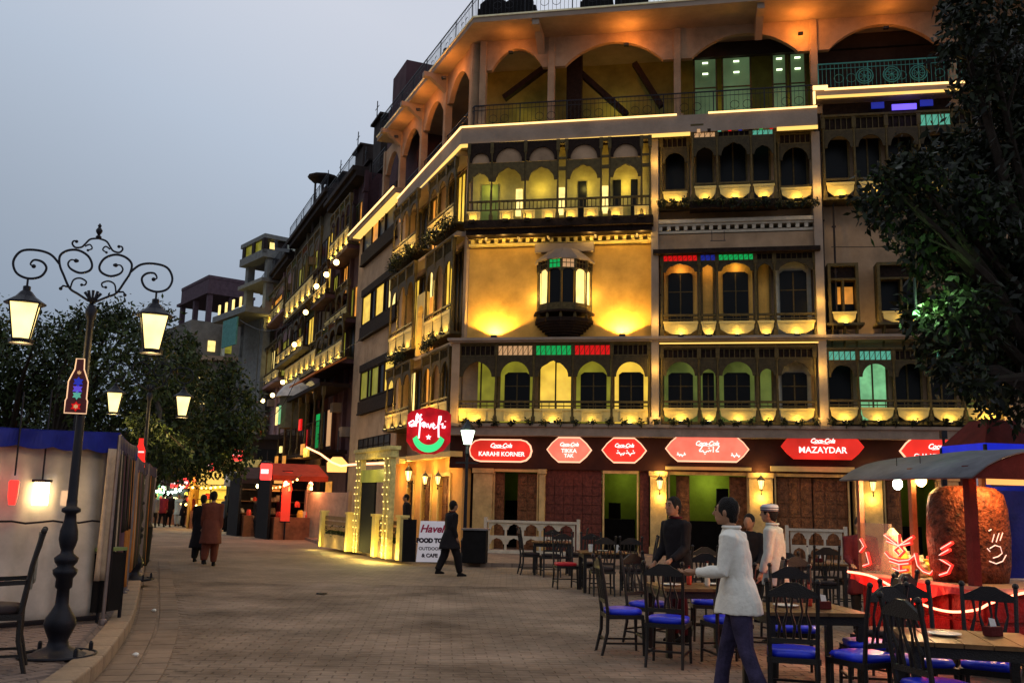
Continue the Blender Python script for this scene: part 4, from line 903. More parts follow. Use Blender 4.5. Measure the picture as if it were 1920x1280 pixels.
# roof clutter
q=MB(); c=Vector((LF.x(592,420),.5,LF.z(590,430))); 
q.box(c.x-1.2,c.x+2.2,.4,4,c.z-.5,LF.z(600,378)); q.bar((c.x-1,0,c.z),(c.x-1,0,LF.z(588,340)),.12); q.ball((c.x-1,0,LF.z(588,342)),.3)
q.lathe([(.05,0),(.1,1.2),(.9,1.5),(1.0,1.65),(.2,1.7)],(c.x+1.6,0,LF.z(600,378)-.2),10); q.build('roof_hut',PLD,OH2[0])
q=MB(); z=LF.z(560,428,-.3); q.bar((x0+1,-.3,z-1),(x0-2.2,-.9,z-.2),.25); q.bar((x0-2.2,-.9,z-.2),(x0-2.6,-.9,z+.6),.2); q.build('roof_bracket',IRON,OH2[0])
# tower with cantilevered top room
TC=at(497,437,74); TF=Frame(TC.x,TC.y,R(38)); T=thing('balcony_tower','slender grey concrete tower with a lit cantilevered room on top','tower',TF.loc,TF.ang)
H=TC.z; 
def tz(py): return TF.z(497,py)
zb0=tz(474)
q=MB(); q.box(0,5.0,0,5,H-.35,H); q.box(0,5,0,5,zb0-.3,zb0); q.box(0,5,.0,.15,zb0,zb0+.35); q.box(0,.15,.15,5,zb0,zb0+.35); q.build('top_room',mat('tower_concrete',(.15,.155,.15),.9),T)
q=MB(); 
for y in range(0,5,2): q.box(-.02,.12,y,y+.5,zb0+.35,H-.35)
q.box(.0,.3,0,.3,zb0,H-.35); q.box(1.2,5,.3,.5,zb0+.3,H-.4); q.build('mullion',PLD,T)
q=MB(); q.box(.2,.25,1,5,zb0+.35,H-.4); q.build('pane',PAN['olive'],T)
q=MB(); q.box(.6,1.2,.25,.3,zb0+.5,H-.6); q.build('pane',PAN['cream'],T); q=MB(); q.box(2,4.5,-.02,-.0,zb0+.1,H-.5); q.build('wall',mat('pale_wall',(.42,.45,.38),.9),T)
q=MB(); q.box(.5,1.1,.2,.8,0,zb0-.3); q.box(.5,1.1,4.2,4.8,0,zb0-.3); q.box(4.4,5,.2,.8,0,zb0-.3); z=tz(582); q.box(-1.6,5,-1,6,z-.5,z); q.box(0,5,0,5,tz(520)-.3,tz(520)); q.box(.5,5,1,5,0,z-.5); q.build('frame',mat('tower_concrete',None),T)
for i in range(4): q=MB(); q.box(-1.5,-1.4,.3+i*1.5,.6+i*1.5,z,z+.9); q.build('lit_post',PAN['cream'],T)
q=MB(); q.box(-1.6,-1.5,.5,3.5,tz(650),tz(598)); q.build('hanging_cloth',mat('teal_cloth',(.08,.22,.2),.9),T)
for i in range(3): point(tuple(TF.w(-1.2,1+i*3,z+.5)),25,(1,.8,.3),.1)
# purple concrete frame
UC=at(392,521,88); UF=Frame(UC.x,UC.y,R(37)); U=thing('unfinished_building','unfinished purple concrete frame of open columns under a flat roof','building',UF.loc,UF.ang)
uz=lambda py:UF.z(392,py)
PUR=mat('purple_concrete',(.075,.05,.065),.9,var=.3)
q=MB(); q.box(0,4.5,0,8,uz(545),UC.z); q.box(-.05,4.6,-.05,8,UC.z,UC.z+.3); q.build('roof_block',PUR,U)
q=MB(); q.box(-.1,4.7,-.1,9,uz(550),uz(545)); q.build('roof_slab',PUR,U)
for x,y in ((.1,.1),(2.2,.1),(4.2,.1),(.1,4),(.1,8),(4.2,8)):
    q=MB(); q.box(x,x+.45,y,y+.45,uz(605),uz(550)); q.build('pillar',PUR,U)
q=MB(); q.box(-1.5,5.5,-.5,10,0,uz(605)); q.build('wall',mat('mottled_wall',(.13,.12,.105),.95,scale=.35,var=.6),U)
for i in range(3):
    q=MB(); q.box(.2+i*1.6,.9+i*1.6,-.6,-.5,uz(660),uz(640)); q.build('window',PAN['olive' if i else 'cream'],U)
q=MB(); q.box(1.5,1.7,-1,-.5,uz(690),uz(610)); q.box(4.5,5.6,-1.5,-.5,uz(690),uz(612)); q.build('pilaster',mat('pale_wall',None),U)
GB=thing('grey_building','mottled grey building partly hidden behind the left trees','building',(at(455,700,84).x,84,0),R(8))
q=MB(); q.box(-4.5,3.5,0,6,0,13.5); q.build('wall',mat('mottled_wall',None),GB); q=MB(); q.box(-4.8,3.8,-.6,6,13.5,13.9); q.build('cornice',PLG,GB)
for i in range(4): q=MB(); q.box(-4+i*1.9,-2.8+i*1.9,-.05,0,9.6,12); q.build('window',PAN['dark' if i%2 else 'cream'],GB)

# small lit boards low on the old houses, with added fill lights
rb=random.Random(31)
for i in range(12):
    x=LF.x(470+15.5*i,880); z=2.7+2.6*rb.random(); m_=rb.choice([GCOL['red'],PAN['orange'],PAN['yellow'],GCOL['tea'],PAN['cream'],PAN['orange']]); w_=.5+.9*rb.random()
    par=OH1[0] if x>OH2[2] else (OH2[0] if x>OH3[2] else OH3[0]); q=MB(); q.box(x,x+w_,-1.62-.2*(i%3),-1.52-.2*(i%3),z,z+.35+.5*rb.random()); o=q.build('lit_board',m_,par)
    if i%2: point(tuple(LF.w(x,-2.3,z+.3)),26,(1,.48,.12),.12)
for i in range(9):
    x=LF.x(500+19*i,720); z=6+8*rb.random(); par=OH1[0] if x>OH2[2] else (OH2[0] if x>OH3[2] else OH3[0]); q=MB(); q.ball((x,-.95,z),.16,n=7,m=5); q.build('fill_lamp',BULB,par); point(tuple(LF.w(x,-1.25,z)),13,(1,.66,.18),.12)  # glowing balls and points added to brighten the dark house fronts
# ------------------------------------------------------------------ street lamps
LK=.001222
LYRE=[(-24,30),(-110,80),(-175,120),(-228,220),(-264,300),(-269,380),(-215,430),(-137,440),(-62,400),(-28,330),(-46,280),(-113,255),(-181,280),(-206,320),(-186,355),(-150,352)]
CURL=[(-170,125),(-154,190),(-107,212),(-60,190),(-66,160),(-90,158)]
ARM=[(-268,310),(-339,380),(-442,402),(-549,380),(-597,290),(-566,200),(-481,165),(-394,190),(-358,260),(-390,310),(-451,320),(-475,282),(-450,268)]
INNER=[(-190,390),(-215,360),(-140,330)]
CRN=[(0,560),(-60,545),(-95,500),(-120,470),(-165,462),(-190,490),(-180,515),(-160,512)]
CR2=[(-95,480),(-60,500),(-40,470),(-70,450)]
def spl(P,n=5):
    out=[]
    for i in range(len(P)-1):
        p0=P[max(i-1,0)];p1=P[i];p2=P[i+1];p3=P[min(i+2,len(P)-1)]
        for k in range(n):
            t=k/n; out.append(tuple(.5*((2*p1[j])+(-p0[j]+p2[j])*t+(2*p0[j]-5*p1[j]+4*p2[j]-p3[j])*t*t+(-p0[j]+3*p1[j]-3*p2[j]+p3[j])*t**3) for j in range(len(p1))))
    out.append(tuple(P[-1])); return out
ZT=3.36
def scroll_lamp(label,loc,rz):
    t=thing('street_lamp',label,'street lamp',loc,rz,'double street lamps on the left walk')
    q=MB(); q.lathe([(.30,0),(.30,.02),(.24,.035),(.20,.06),(.10,.10),(.085,.16),(.12,.24),(.145,.30),(.13,.36),(.09,.42),(.06,.48),(.055,.62),(.075,.64),(.075,.72),(.105,.76),(.11,.80),(.07,.83),(.10,.87),(.11,.91),(.06,.95),(.055,.98),(.07,1.02),(.085,1.08),(.08,1.16),(.055,1.26),(.05,1.32),(.085,1.34),(.085,1.37),(.05,1.39),(.05,1.44),(.046,1.46),(.036,2.6),(.032,3.2),(.05,3.24),(.055,3.3),(.03,3.36)],n=16)
    q.build('pole',IRON,t,smooth=True)
    q=MB(); q.tube([(.34*math.cos(2*PI*k/24),.34*math.sin(2*PI*k/24),.03) for k in range(24)],.015,6,closed=True)
    for k in range(4): a=PI*k/2+.5; q.lathe([(.02,.0),(.02,.1),(.008,.12)],(.33*math.cos(a),.33*math.sin(a),0),6)
    q.build('base_ring',IRON,t)
    q=MB()
    for s_ in(-1,1):
        for P,r in ((LYRE,.0125),(CURL,.009),(ARM,.0125),(CRN,.010),(CR2,.008)):
            L=spl(P); n=len(L); q.tube([(s_*x*LK,0,ZT+z*LK) for x,z in L],[r*(1 if i<n*.75 else 1-.5*(i-n*.75)/(n*.25)) for i in range(n)],6)
            x,z=P[-1]; q.ball((s_*x*LK,0,ZT+z*LK),r*1.7,n=6,m=5)
        q.tube([(s_*x*LK,0,ZT+z*LK) for x,z in [(-190,130),(-225,135),(-240,115)]],.01,6); q.ball((s_*-240*LK,0,ZT+110*LK),.018,n=6,m=5)
        q.ball((s_*-140*LK,0,ZT+352*LK),.016,n=6,m=5)
    for a in (-60,-30,0,30,60): q.tube([(0,0,ZT),(math.sin(R(a))*.05,0,ZT+.08),(math.sin(R(a))*.085,0,ZT+.10+.05*math.cos(R(a)))],[.012,.012,.016],5)
    q.build('scrollwork',IRON,t,smooth=True)
    q=MB(); q.lathe([(.02,0),(.03,.02),(.012,.04),(.03,.07),(.032,.09),(.012,.12),(.02,.135),(.004,.16)],(0,0,ZT+.68),8); q.build('finial',IRON,t)
    for s_ in(-1,1):
        x=s_*-481*LK; z=ZT+165*LK
        q=MB(); q.lathe([(.010,0),(.010,-.07),(.035,-.08),(.035,-.12),(.05,-.13),(.09,-.18),(.19,-.245),(.185,-.26)][::-1],(x,0,z),4*2)
        for k in range(4):
            a=PI/4+PI*k/2; q.bar((x+.185*math.cos(a),.185*math.sin(a),z-.25),(x+.105*math.cos(a),.105*math.sin(a),z-.60),.014)
        q.lathe([(.11,-.64),(.115,-.60)],(x,0,z),4*2); h=q.build('lantern_frame',IRON,t)
        q=MB(); q.lathe([(.10,-.60),(.175,-.255)],(x,0,z),4); q.v=[(x+(v[0]-x)*math.cos(PI/4)-v[1]*math.sin(PI/4),(v[0]-x)*math.sin(PI/4)+v[1]*math.cos(PI/4),v[2]) for v in q.v]
        q.build('lantern_glass',LANT,h)
    return t
def bottle(label,loc,rz,m,s=1,ornate=True):
    t=thing('bottle_sign',label,'sign',loc,rz); O=[(-.035,.26),(.035,.26),(.04,.16),(.085,.04),(.085,-.12),(.095,-.14),(.095,-.26),(-.095,-.26),(-.095,-.14),(-.085,-.12),(-.085,.04),(-.04,.16)]
    q=MB(); q.prism(O,-.02,.02); q.build('sign_board',m,t)
    if ornate:
        q=MB(); c=[(x*1.04,-.022,z*1.02) for x,z in O]; q.tube(c,.006,4,closed=True); q.build('border',lamp('bottle_edge',(1,.6,.35),.9),t)
        for z,c_,r in ((.13,'stain_beige',.022),(.04,'stain_blue',.05),(-.03,'stain_violet',.05),(-.09,'stain_teal',.045),(-.2,'stain_red',.05),(-.2,'stain_beige',.025)):
            q=MB(); q.prism([(r*math.cos(2*PI*k/12)*(1 if k%2 else .6),z+r*math.sin(2*PI*k/12)*(1 if k%2 else .6)) for k in range(12)],-.028-.002*(r<.03),-.02); q.build('motif',mat('motif_'+c_,MT[c_].node_tree.nodes['Principled BSDF'].inputs['Emission Color'].default_value[:3],.6,em=MT[c_].node_tree.nodes['Principled BSDF'].inputs['Emission Color'].default_value[:3],es=.25,bump=0),t)
    else:
        q=MB(); q.box(-.07,.07,-.025,-.02,.0,.03); q.build('label_band',lamp('bottle_band',(1,.8,.7),1.0),t)
    t.scale=(s,s,s); return t
lp=hz(106,1232,.12); SL=scroll_lamp('tall black scrollwork street lamp with two lit lanterns, nearest on the left walk',lp,R(24))
l2=at(279,760,17.2); l2.z=.12; SL2=dup(SL,l2,R(20),'second scrollwork street lamp, lit against the dark trees farther along the walk')
bottle('bottle shaped ornamental plaque with coloured flowers on the near street lamp',lp+Vector((-.02,-.07,2.54)),R(14),mat('plaque_dark',(.12,.03,.03),.6))
bottle('plain red glowing bottle shaped sign on the second street lamp',l2+Vector((-.05,-.08,2.25)),R(10),lamp('bottle_red',(1,.03,.02),.95),1.0,False)
for L,w_,rz in ((lp,16,24),(l2,22,20)):
    for s_ in(-1,1): point(tuple(L+Matrix.Rotation(R(rz),3,'Z')@Vector((s_*.59,0,2.80))),w_*1.6,(1,.66,.24),.10)
p=at(877,815,25.5); t=thing('street_lamp','slim dark street lamp with one white lantern before the long red sign','street lamp',(p.x,p.y,.1),0)
h=p.z-.1; q=MB(); q.lathe([(.16,0),(.16,.08),(.09,.2),(.10,.5),(.05,.6),(.04,h-.6),(.07,h-.5),(.04,h-.3)],n=10); q.bar((-.3,0,h-.75),(.3,0,h-.75),.04); q.build('pole',IRON,t)
q=MB(); q.lathe([(.10,h-.25),(.19,h+.12)],n=6); q.build('lantern_glass',lamp('white_glass',(.8,1,.75),4.5),t)
q=MB(); q.lathe([(.23,h+.12),(.2,h+.16),(.08,h+.32),(.02,h+.42)],n=6); q.build('lantern_cap',IRON,t); point((p.x,p.y-.35,p.z),38,(.75,1,.6),.15)
# ------------------------------------------------------------------ trees
def foliage(name,m,clumps,parent,seed,leaf=.1,asp=.42,dens=420,inner=.35):
    rg=np.random.default_rng(seed); V=[]
    for (c,r) in clumps:
        n=int(2.6*dens*(r**2)/(leaf/.1)**1.3)+60
        ns=max(3,int(6*r)); sub=rg.normal(size=(ns*5,3)); sub/=np.linalg.norm(sub,axis=1)[:,None]; sub*=(inner+(1-inner)*rg.random((len(sub),1))**.5)*r*.92
        k=rg.integers(0,len(sub),n); off=rg.normal(size=(n,3))*r*.17*(1+.3/max(r,.3))
        P=np.array(c)+sub[k]*np.array([1,1,.85])+off
        d=rg.normal(size=(n,3))*.8+np.array([0,0,-.55])+sub[k]/r*.6; d/=np.linalg.norm(d,axis=1)[:,None]
        u=np.cross(d,rg.normal(size=(n,3))); u/=np.linalg.norm(u,axis=1)[:,None]
        L=leaf*(.45+1.0*rg.random((n,1))); w=L*asp/2
        V.append(np.stack([P,P+d*L*.45+u*w,P+d*L,P+d*L*.45-u*w],1))
    V=np.concatenate(V); n=len(V); me=bpy.data.meshes.new(name)
    me.vertices.add(n*4); me.vertices.foreach_set('co',V.reshape(-1)); me.loops.add(n*4); me.loops.foreach_set('vertex_index',np.arange(n*4,dtype=np.int32))
    me.polygons.add(n); me.polygons.foreach_set('loop_start',np.arange(0,n*4,4,dtype=np.int32)); me.polygons.foreach_set('loop_total',np.full(n,4,dtype=np.int32))
    me.materials.append(m); me.update(); me.validate()
    o=bpy.data.objects.new(name,me); COL.objects.link(o); o.parent=parent; return o
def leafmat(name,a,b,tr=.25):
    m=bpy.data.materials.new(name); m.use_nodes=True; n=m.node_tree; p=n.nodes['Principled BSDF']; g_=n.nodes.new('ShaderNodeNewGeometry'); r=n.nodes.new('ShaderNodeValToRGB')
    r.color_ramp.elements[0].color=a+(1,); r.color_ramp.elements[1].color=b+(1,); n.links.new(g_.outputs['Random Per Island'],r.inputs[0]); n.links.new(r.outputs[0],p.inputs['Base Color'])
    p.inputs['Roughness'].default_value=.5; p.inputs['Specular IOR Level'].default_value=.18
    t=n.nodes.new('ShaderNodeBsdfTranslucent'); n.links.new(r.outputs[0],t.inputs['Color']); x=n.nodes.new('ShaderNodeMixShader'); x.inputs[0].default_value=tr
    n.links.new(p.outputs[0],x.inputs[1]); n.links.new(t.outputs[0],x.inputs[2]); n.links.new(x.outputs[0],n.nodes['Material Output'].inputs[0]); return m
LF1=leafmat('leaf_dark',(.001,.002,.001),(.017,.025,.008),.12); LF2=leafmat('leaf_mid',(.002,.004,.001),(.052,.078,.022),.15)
BARK=mat('bark',(.022,.016,.012),.9,scale=8,var=.4,bump=.6)
def tree(label,base,clumps,D,leaf,m,seed,dens,dj=1.2,trunk=.22,group=None,asp=.42):
    rg=random.Random(seed); t=thing('tree',label,'tree',(0,0,0),0,group); C=[]
    for px,py,rp in clumps:
        d=D+rg.uniform(-dj,dj); p=at(px,py,d); C.append((tuple(p),rp*d/F_PX))
    q=MB(); b=Vector(base); cx=sum(c[0][0] for c in C)/len(C);cy=sum(c[0][1] for c in C)/len(C);cz=sum(c[0][2] for c in C)/len(C)
    f=Vector((b.x*.5+cx*.5,b.y*.6+cy*.4,max(2.4,cz*.55))); q.tube([b,b+(f-b)*.3+Vector((.06,.05,0)),b+(f-b)*.7,f],[trunk*1.4,trunk,trunk*.85,trunk*.8],9)
    for c,r in C:
        c=Vector(c); mid=f.lerp(c,.5)+Vector((rg.uniform(-.2,.2),rg.uniform(-.2,.2),.25)); q.tube([f,mid,c],[trunk*.5,trunk*.28,trunk*.08],6)
        for k in range(4): d=Vector((rg.gauss(0,1),rg.gauss(0,1),rg.gauss(0,.8))).normalized(); q.tube([c.lerp(mid,.25*k),c.lerp(mid,.15*k)+d*r*.8],[trunk*.12,trunk*.03],4)
    q.build('trunk',BARK,t); foliage('crown',m,C,t,seed,leaf,asp,dens); return t
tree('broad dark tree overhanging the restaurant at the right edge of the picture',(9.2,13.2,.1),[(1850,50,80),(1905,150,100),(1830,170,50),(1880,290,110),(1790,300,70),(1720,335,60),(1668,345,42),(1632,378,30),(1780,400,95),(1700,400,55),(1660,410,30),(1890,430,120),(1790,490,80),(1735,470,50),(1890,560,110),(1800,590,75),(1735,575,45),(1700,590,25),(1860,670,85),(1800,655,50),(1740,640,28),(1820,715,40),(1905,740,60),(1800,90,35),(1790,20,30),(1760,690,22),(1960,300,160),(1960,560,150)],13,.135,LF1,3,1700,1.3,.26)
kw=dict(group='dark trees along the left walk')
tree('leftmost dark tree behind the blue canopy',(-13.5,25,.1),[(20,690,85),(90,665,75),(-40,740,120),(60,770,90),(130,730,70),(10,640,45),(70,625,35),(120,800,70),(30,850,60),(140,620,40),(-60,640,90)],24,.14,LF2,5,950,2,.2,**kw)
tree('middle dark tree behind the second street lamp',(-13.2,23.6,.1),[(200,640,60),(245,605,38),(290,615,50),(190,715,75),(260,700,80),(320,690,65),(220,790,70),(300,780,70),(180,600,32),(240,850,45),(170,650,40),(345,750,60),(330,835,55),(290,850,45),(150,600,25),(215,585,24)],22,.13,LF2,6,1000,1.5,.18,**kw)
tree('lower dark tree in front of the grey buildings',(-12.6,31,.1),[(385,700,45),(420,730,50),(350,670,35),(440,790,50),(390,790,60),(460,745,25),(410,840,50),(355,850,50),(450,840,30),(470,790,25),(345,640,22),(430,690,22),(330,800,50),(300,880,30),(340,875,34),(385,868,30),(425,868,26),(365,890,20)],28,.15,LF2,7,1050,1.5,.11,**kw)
# low twigs lit by the second lamp
tw=thing('tree_branch','leafy branch lit yellow by the second street lamp','branch',(0,0,0))
cl=[(tuple(at(px,py,17.6+random.uniform(-.3,.3))),r*17.6/F_PX) for px,py,r in ((262,800,20),(300,815,22),(325,830,20),(345,845,14),(250,790,14),(285,795,18))]
foliage('leaves',LF2,cl,tw,9,.09,.42,1500); q=MB(); q.tube([Vector((-9.6,24.8,4.5)),at(300,770,19),at(300,800,17.7),at(345,840,17.6)],[.08,.05,.02,.008],5); q.build('limb',BARK,tw)
# green bulb in the right tree
p=at(1718,590,12.2); t=thing('tree_light','small green bulb lighting the leaves of the right tree','light',p); q=MB(); q.ball((0,0,0),.05,(1,1,1.3),8,6); q.build('bulb',lamp('green_bulb',(.3,1,.35),3),t); q=MB(); q.lathe([(.02,.05),(.02,.5)],n=6); q.build('socket',IRON,t); point(tuple(p+Vector((0,-.25,.1))),40,(.45,1,.35),.06)
f_=foliage('hanging_plants',LF1,[(tuple(Lr@Vector((x+dx,-.75,z_+dz))),r*.7) for x,z_,r in VINE for dx,dz in ((0,0),(.5,.05),(-.45,-.12))]+[((xf(p,380,-.8),-.9,zf(p,381,-.8)),.14) for p in range(1240,1530,22)]+[((xf(p,788,-.6),-.62,zf(p,791,-.6)),.10) for p in range(870,1870,30)],B,21,.09,.5,1100)
# ------------------------------------------------------------------ market tents on the walk
P1=hz(192,1170,.12)
def cloth(P,Q,zt,zb,parent,m,name,waves=9,amp=.05,nx=46,nz=10,flare=0,seed=0,tag_=None,hem=0):
    """hanging cloth between plan points P and Q (local), pleated and sagging"""
    rg=random.Random(seed); P=Vector(P);Q=Vector(Q);d=(Q-P);n=Vector((d.y,-d.x,0)).normalized();ph=rg.random()*6;q=MB();V=[]
    for j in range(nz+1):
        t=j/nz
        for i in range(nx+1):
            s=i/nx; o=amp*(.3+.7*t)*(math.sin(s*waves*2*PI+ph+.8*math.sin(t*2+s*5))+.4*math.sin(s*waves*4.3+t*3+ph)); 
            z=zt+(zb-zt)*t+hem*t*math.sin(s*7+ph)
            V.append(P+d*s+n*(o+flare*t)+Vector((0,0,z)))
    F_=[(j*(nx+1)+i,j*(nx+1)+i+1,(j+1)*(nx+1)+i+1,(j+1)*(nx+1)+i) for j in range(nz) for i in range(nx)]
    q.add(V,F_); o=q.build(name,m,parent,smooth=True); sd=o.modifiers.new('s','SOLIDIFY'); sd.thickness=.006; return o
PLAS=mat('plastic_sheet',(.48,.43,.38),.45,scale=1.4,var=.28,bump=.35,bscale=5,alpha=.62)
BLUE=mat('blue_tarp',(.004,.010,.17),.5,scale=3,var=.35,bump=.4,bscale=8); NAVY=mat('navy_tarp',(.01,.012,.06),.7,scale=3)
STR=[mat('curtain_beige',(.34,.26,.19),.8,scale=6),mat('curtain_dark',(.008,.006,.008),.8),mat('curtain_orange',(.38,.14,.03),.8,scale=6),mat('curtain_mauve',(.10,.05,.06),.8)]
POLE=mat('tent_pole',(.20,.16,.15),.4,.7,var=.3)
da=Vector((-.62,-.785,0)); db=Vector((-.31,.951,0))
def tent(label,o,w,l,roofm,walls=True,grp='market tents along the left kerb',H=2.12):
    t=thing('market_tent',label,'tent',o,0,grp); A=Vector((0,0,0));Bp=da*w;C=db*l;D=Bp+C;pk=(Bp+C)/2
    q=MB(); N=10; ed=[A,Bp,D,C]
    for k in range(4):
        a,b=ed[k],ed[(k+1)%4]
        for i in range(N):
            p=a.lerp(b,i/N);r=a.lerp(b,(i+1)/N); z0=H+.12-.04*math.sin(PI*i/N);z1=H+.12-.04*math.sin(PI*(i+1)/N)
            q.add([p+Vector((0,0,z0)),r+Vector((0,0,z1)),pk+Vector((0,0,H+.16))],[(0,1,2)])
    f=q.build('roof',roofm,t,smooth=True); sd=f.modifiers.new('s','SOLIDIFY'); sd.thickness=.01
    for k in range(4):
        a,b=ed[k],ed[(k+1)%4]; n=72; q=MB(); V=[]
        nn=Vector(((b-a).y,-(b-a).x,0)).normalized()*.012
        for i in range(n+1):
            s=i/n; z1=H+.12-.04*math.sin(PI*s); p=a.lerp(b,s); V+=[p+Vector((0,0,z1)),p+nn*math.sin(s*40)*2+Vector((0,0,H-.09-.035*abs(math.sin(s*PI*8))))]
        q.add(V,[(2*i,2*i+2,2*i+3,2*i+1) for i in range(n)]); f=q.build('valance',roofm if k!=3 else NAVY,t); sd=f.modifiers.new('s','SOLIDIFY'); sd.thickness=.01
    for p in ed: q=MB(); q.tube([p+Vector((0,0,0)),p+Vector((0,0,H+.1))],.022,8); q.lathe([(.05,0),(.05,.05),(.02,.07)],(p.x,p.y,0),8); q.build('pole',POLE,t)
    return t
T1=tent('blue roofed market tent with beige plastic side sheets by the near lamp',P1,3.2,3.4,BLUE)
cloth((-.16,.12,0),da*3.05+Vector((-.1,.12,0)),2.1,.06,T1,PLAS,'side_sheet',7,.05,90,20,seed=3,hem=.03); q=MB(); q.tube([Vector((-.10,.03,1.18))+da*(3.1*k/20)+Vector((.0,.0,.015*math.sin(k*1.9))) for k in range(21)],.012,5); q.build('seam',STR[1],T1); q=MB(); q.tube([Vector((-.10,.05,.07))+da*(3.1*k/20) for k in range(21)],.03,5); q.build('hem',STR[1],T1)
cloth((.02,.03,0),da*.13,2.05,.5,T1,STR[0],'tied_curtain',2,.02,10,12,seed=4,flare=.03)
for i,(m_,a,b) in enumerate(((1,.1,.5),(0,.5,.62),(1,.7,1.0),(3,1.1,1.2),(1,1.3,1.75),(3,1.8,1.9),(1,2.0,2.5),(2,2.5,2.62),(1,2.7,3.0),(2,3.0,3.15))):
    cloth(db*a,db*b,2.05,1.0 if i in(4,6,8) else .15,T1,STR[m_],'curtain',2,.03,8,6,seed=i)
P2=P1+db*3.8; T2=tent('dark roofed second market tent with orange striped curtains',P2,2.6,3.2,NAVY,H=1.98)
for i,(m_,a,b) in enumerate(((2,.05,.2),(0,.3,.4),(2,.45,.6),(1,.7,1.3),(3,1.4,1.5),(1,1.6,2.4))): cloth(db*a,db*b,1.9,.3,T2,STR[m_],'curtain',2,.03,8,6,seed=i+20)
P3=P2+db*3.7; T3=tent('farthest dark market tent in the left row',P3,2.4,3.4,NAVY,H=2.0)
for i,(m_,a,b) in enumerate(((1,.05,.9),(2,1.0,1.1),(1,1.2,3))): cloth(db*a,db*b,1.9,.1,T3,STR[m_],'curtain',2,.03,8,6,seed=i+30)
def in_tent(px,py,D,fn):
    p=at(px,py,D); return fn(p)
p=at(77,925,10.9); t=thing('hanging_lamp','bright rectangular lamp glowing through the plastic tent sheet','lamp',p); q=MB(); q.box(-.06,.06,-.06,.06,-.13,.13); q.build('glass',lamp('tent_lamp',(1,.75,.35),14),t); q=MB(); q.box(-.08,.08,-.08,.08,.13,.16); q.lathe([(.01,.16),(.01,1.2)],n=5); q.build('cap',IRON,t); point(tuple(p),22,(1,.62,.25),.12)
p=at(25,920,10.5); t=thing('hanging_lamp','red cylinder lantern glowing through the tent sheet','lantern',p); q=MB(); q.lathe([(.035,-.15),(.05,-.06),(.055,.10),(.04,.12)],n=12); q.build('shade',lamp('red_shade',(1,.04,.03),1.6),t); q=MB(); q.lathe([(.01,.17),(.01,1.1)],n=5); q.build('cord',IRON,t); point(tuple(p),5,(1,.1,.08),.1)
p=at(125,932,11.6); t=thing('hanging_lamp','small orange lamp glowing through the tent sheet beside the lamp post','lamp',p); q=MB(); q.box(-.05,.05,-.05,.05,-.1,.08); q.build('glass',lamp('orange_glass',(1,.55,.25),5),t); q=MB(); q.lathe([(.01,.08),(.01,1)],n=5); q.build('cord',IRON,t)
point(tuple(P2+Vector((-1.2,.8,1.7))),14,(1,.4,.1),.1); point(tuple(P3+Vector((-1,1,1.7))),14,(1,.45,.12),.1)
# ------------------------------------------------------------------ chairs and tables
BLK_S=mat('chair_wood',(.007,.004,.003),.5,scale=12,var=.5,bump=.3,spec=.35)
BSEAT=mat('blue_vinyl',(.012,.03,.62),.32,scale=6,var=.25,bump=.3,bscale=12,spec=.5); RSEAT=mat('red_vinyl',(.5,.02,.03),.35,scale=6,var=.25); DSEAT=mat('dark_cushion',(.03,.02,.02),.7)
def make_chair(label,seatm,group):
    t=thing('chair',label,'chair',(0,0,0),0,group); 
    q=MB(); q.box(-.215,.215,-.22,.2,.40,.445); q.build('seat_frame',BLK_S,t)
    q=MB(); q.loft([((0,-.01,.445),.20,.19,0),((0,-.01,.47),.215,.205,0),((0,-.01,.495),.20,.19,0),((0,-.01,.505),.14,.13,0)],16)
    q.v=[(max(-.205,min(.205,v[0]*1.25)),max(-.2,min(.19,(v[1]+.01)*1.25)),v[2]) for v in q.v]; q.build('seat',seatm,t,smooth=True)
    for sx_ in(-1,1):
        q=MB(); q.tube([(sx_*.19,.19,.40),(sx_*.195,.195,.2),(sx_*.2,.2,0)],[.022,.017,.015],6); q.build('leg',BLK_S,t)
        q=MB(); q.tube([(sx_*.19,-.27,0),(sx_*.185,-.21,.25),(sx_*.185,-.205,.45),(sx_*.195,-.25,.8),(sx_*.2,-.30,1.04)],[.016,.02,.02,.018,.02],6); q.ball((sx_*.2,-.305,1.06),.026,n=6,m=5); q.build('leg',BLK_S,t)
    q=MB(); q.bar((-.19,.195,.2),(.19,.195,.2),.02); q.bar((-.19,-.22,.17),(.19,-.22,.17),.02)
    for s_ in(-1,1): q.bar((s_*.195,.195,.14),(s_*.19,-.235,.14),.02)
    q.build('stretcher',BLK_S,t)
    q=MB(); q.prism([(-.2,.93),(.2,.93),(.2,.97),(.12,1.01),(.05,1.05),(-.05,1.05),(-.12,1.01),(-.2,.97)],-.30,-.27); q.build('crest_rail',BLK_S,t); q=MB(); q.box(-.19,.19,-.235,-.21,.56,.60); q.build('back_rail',BLK_S,t)
    for i in range(5):
        x=-.12+.06*i; q=MB(); q.tube([(x,-.222,.59),(x+.015*(-1)**i,-.24,.70),(x-.015*(-1)**i,-.265,.82),(x,-.285,.94)],[.011,.016,.009,.013],5); q.build('slat',BLK_S,t)
    return t
def make_table(label,w,l,top,group=None,z=.75):
    t=thing('table',label,'table',(0,0,0),0,group); n=5
    for i in range(n): q=MB(); a=-w/2+w*i/n; q.box(a+.004,a+w/n-.004,-l/2,l/2,z-.03,z); q.build('top_plank',top,t)
    q=MB(); q.box(-w/2+.04,w/2-.04,-l/2+.04,l/2-.04,z-.11,z-.03); q.build('apron',BLK_S,t)
    for sx_ in(-1,1):
        for sy in(-1,1): q=MB(); q.box(-.03,.03,-.03,.03,0,z-.11); o=q.build('leg',BLK_S,t); o.location=(sx_*(w/2-.07),sy*(l/2-.07),0)
    return t
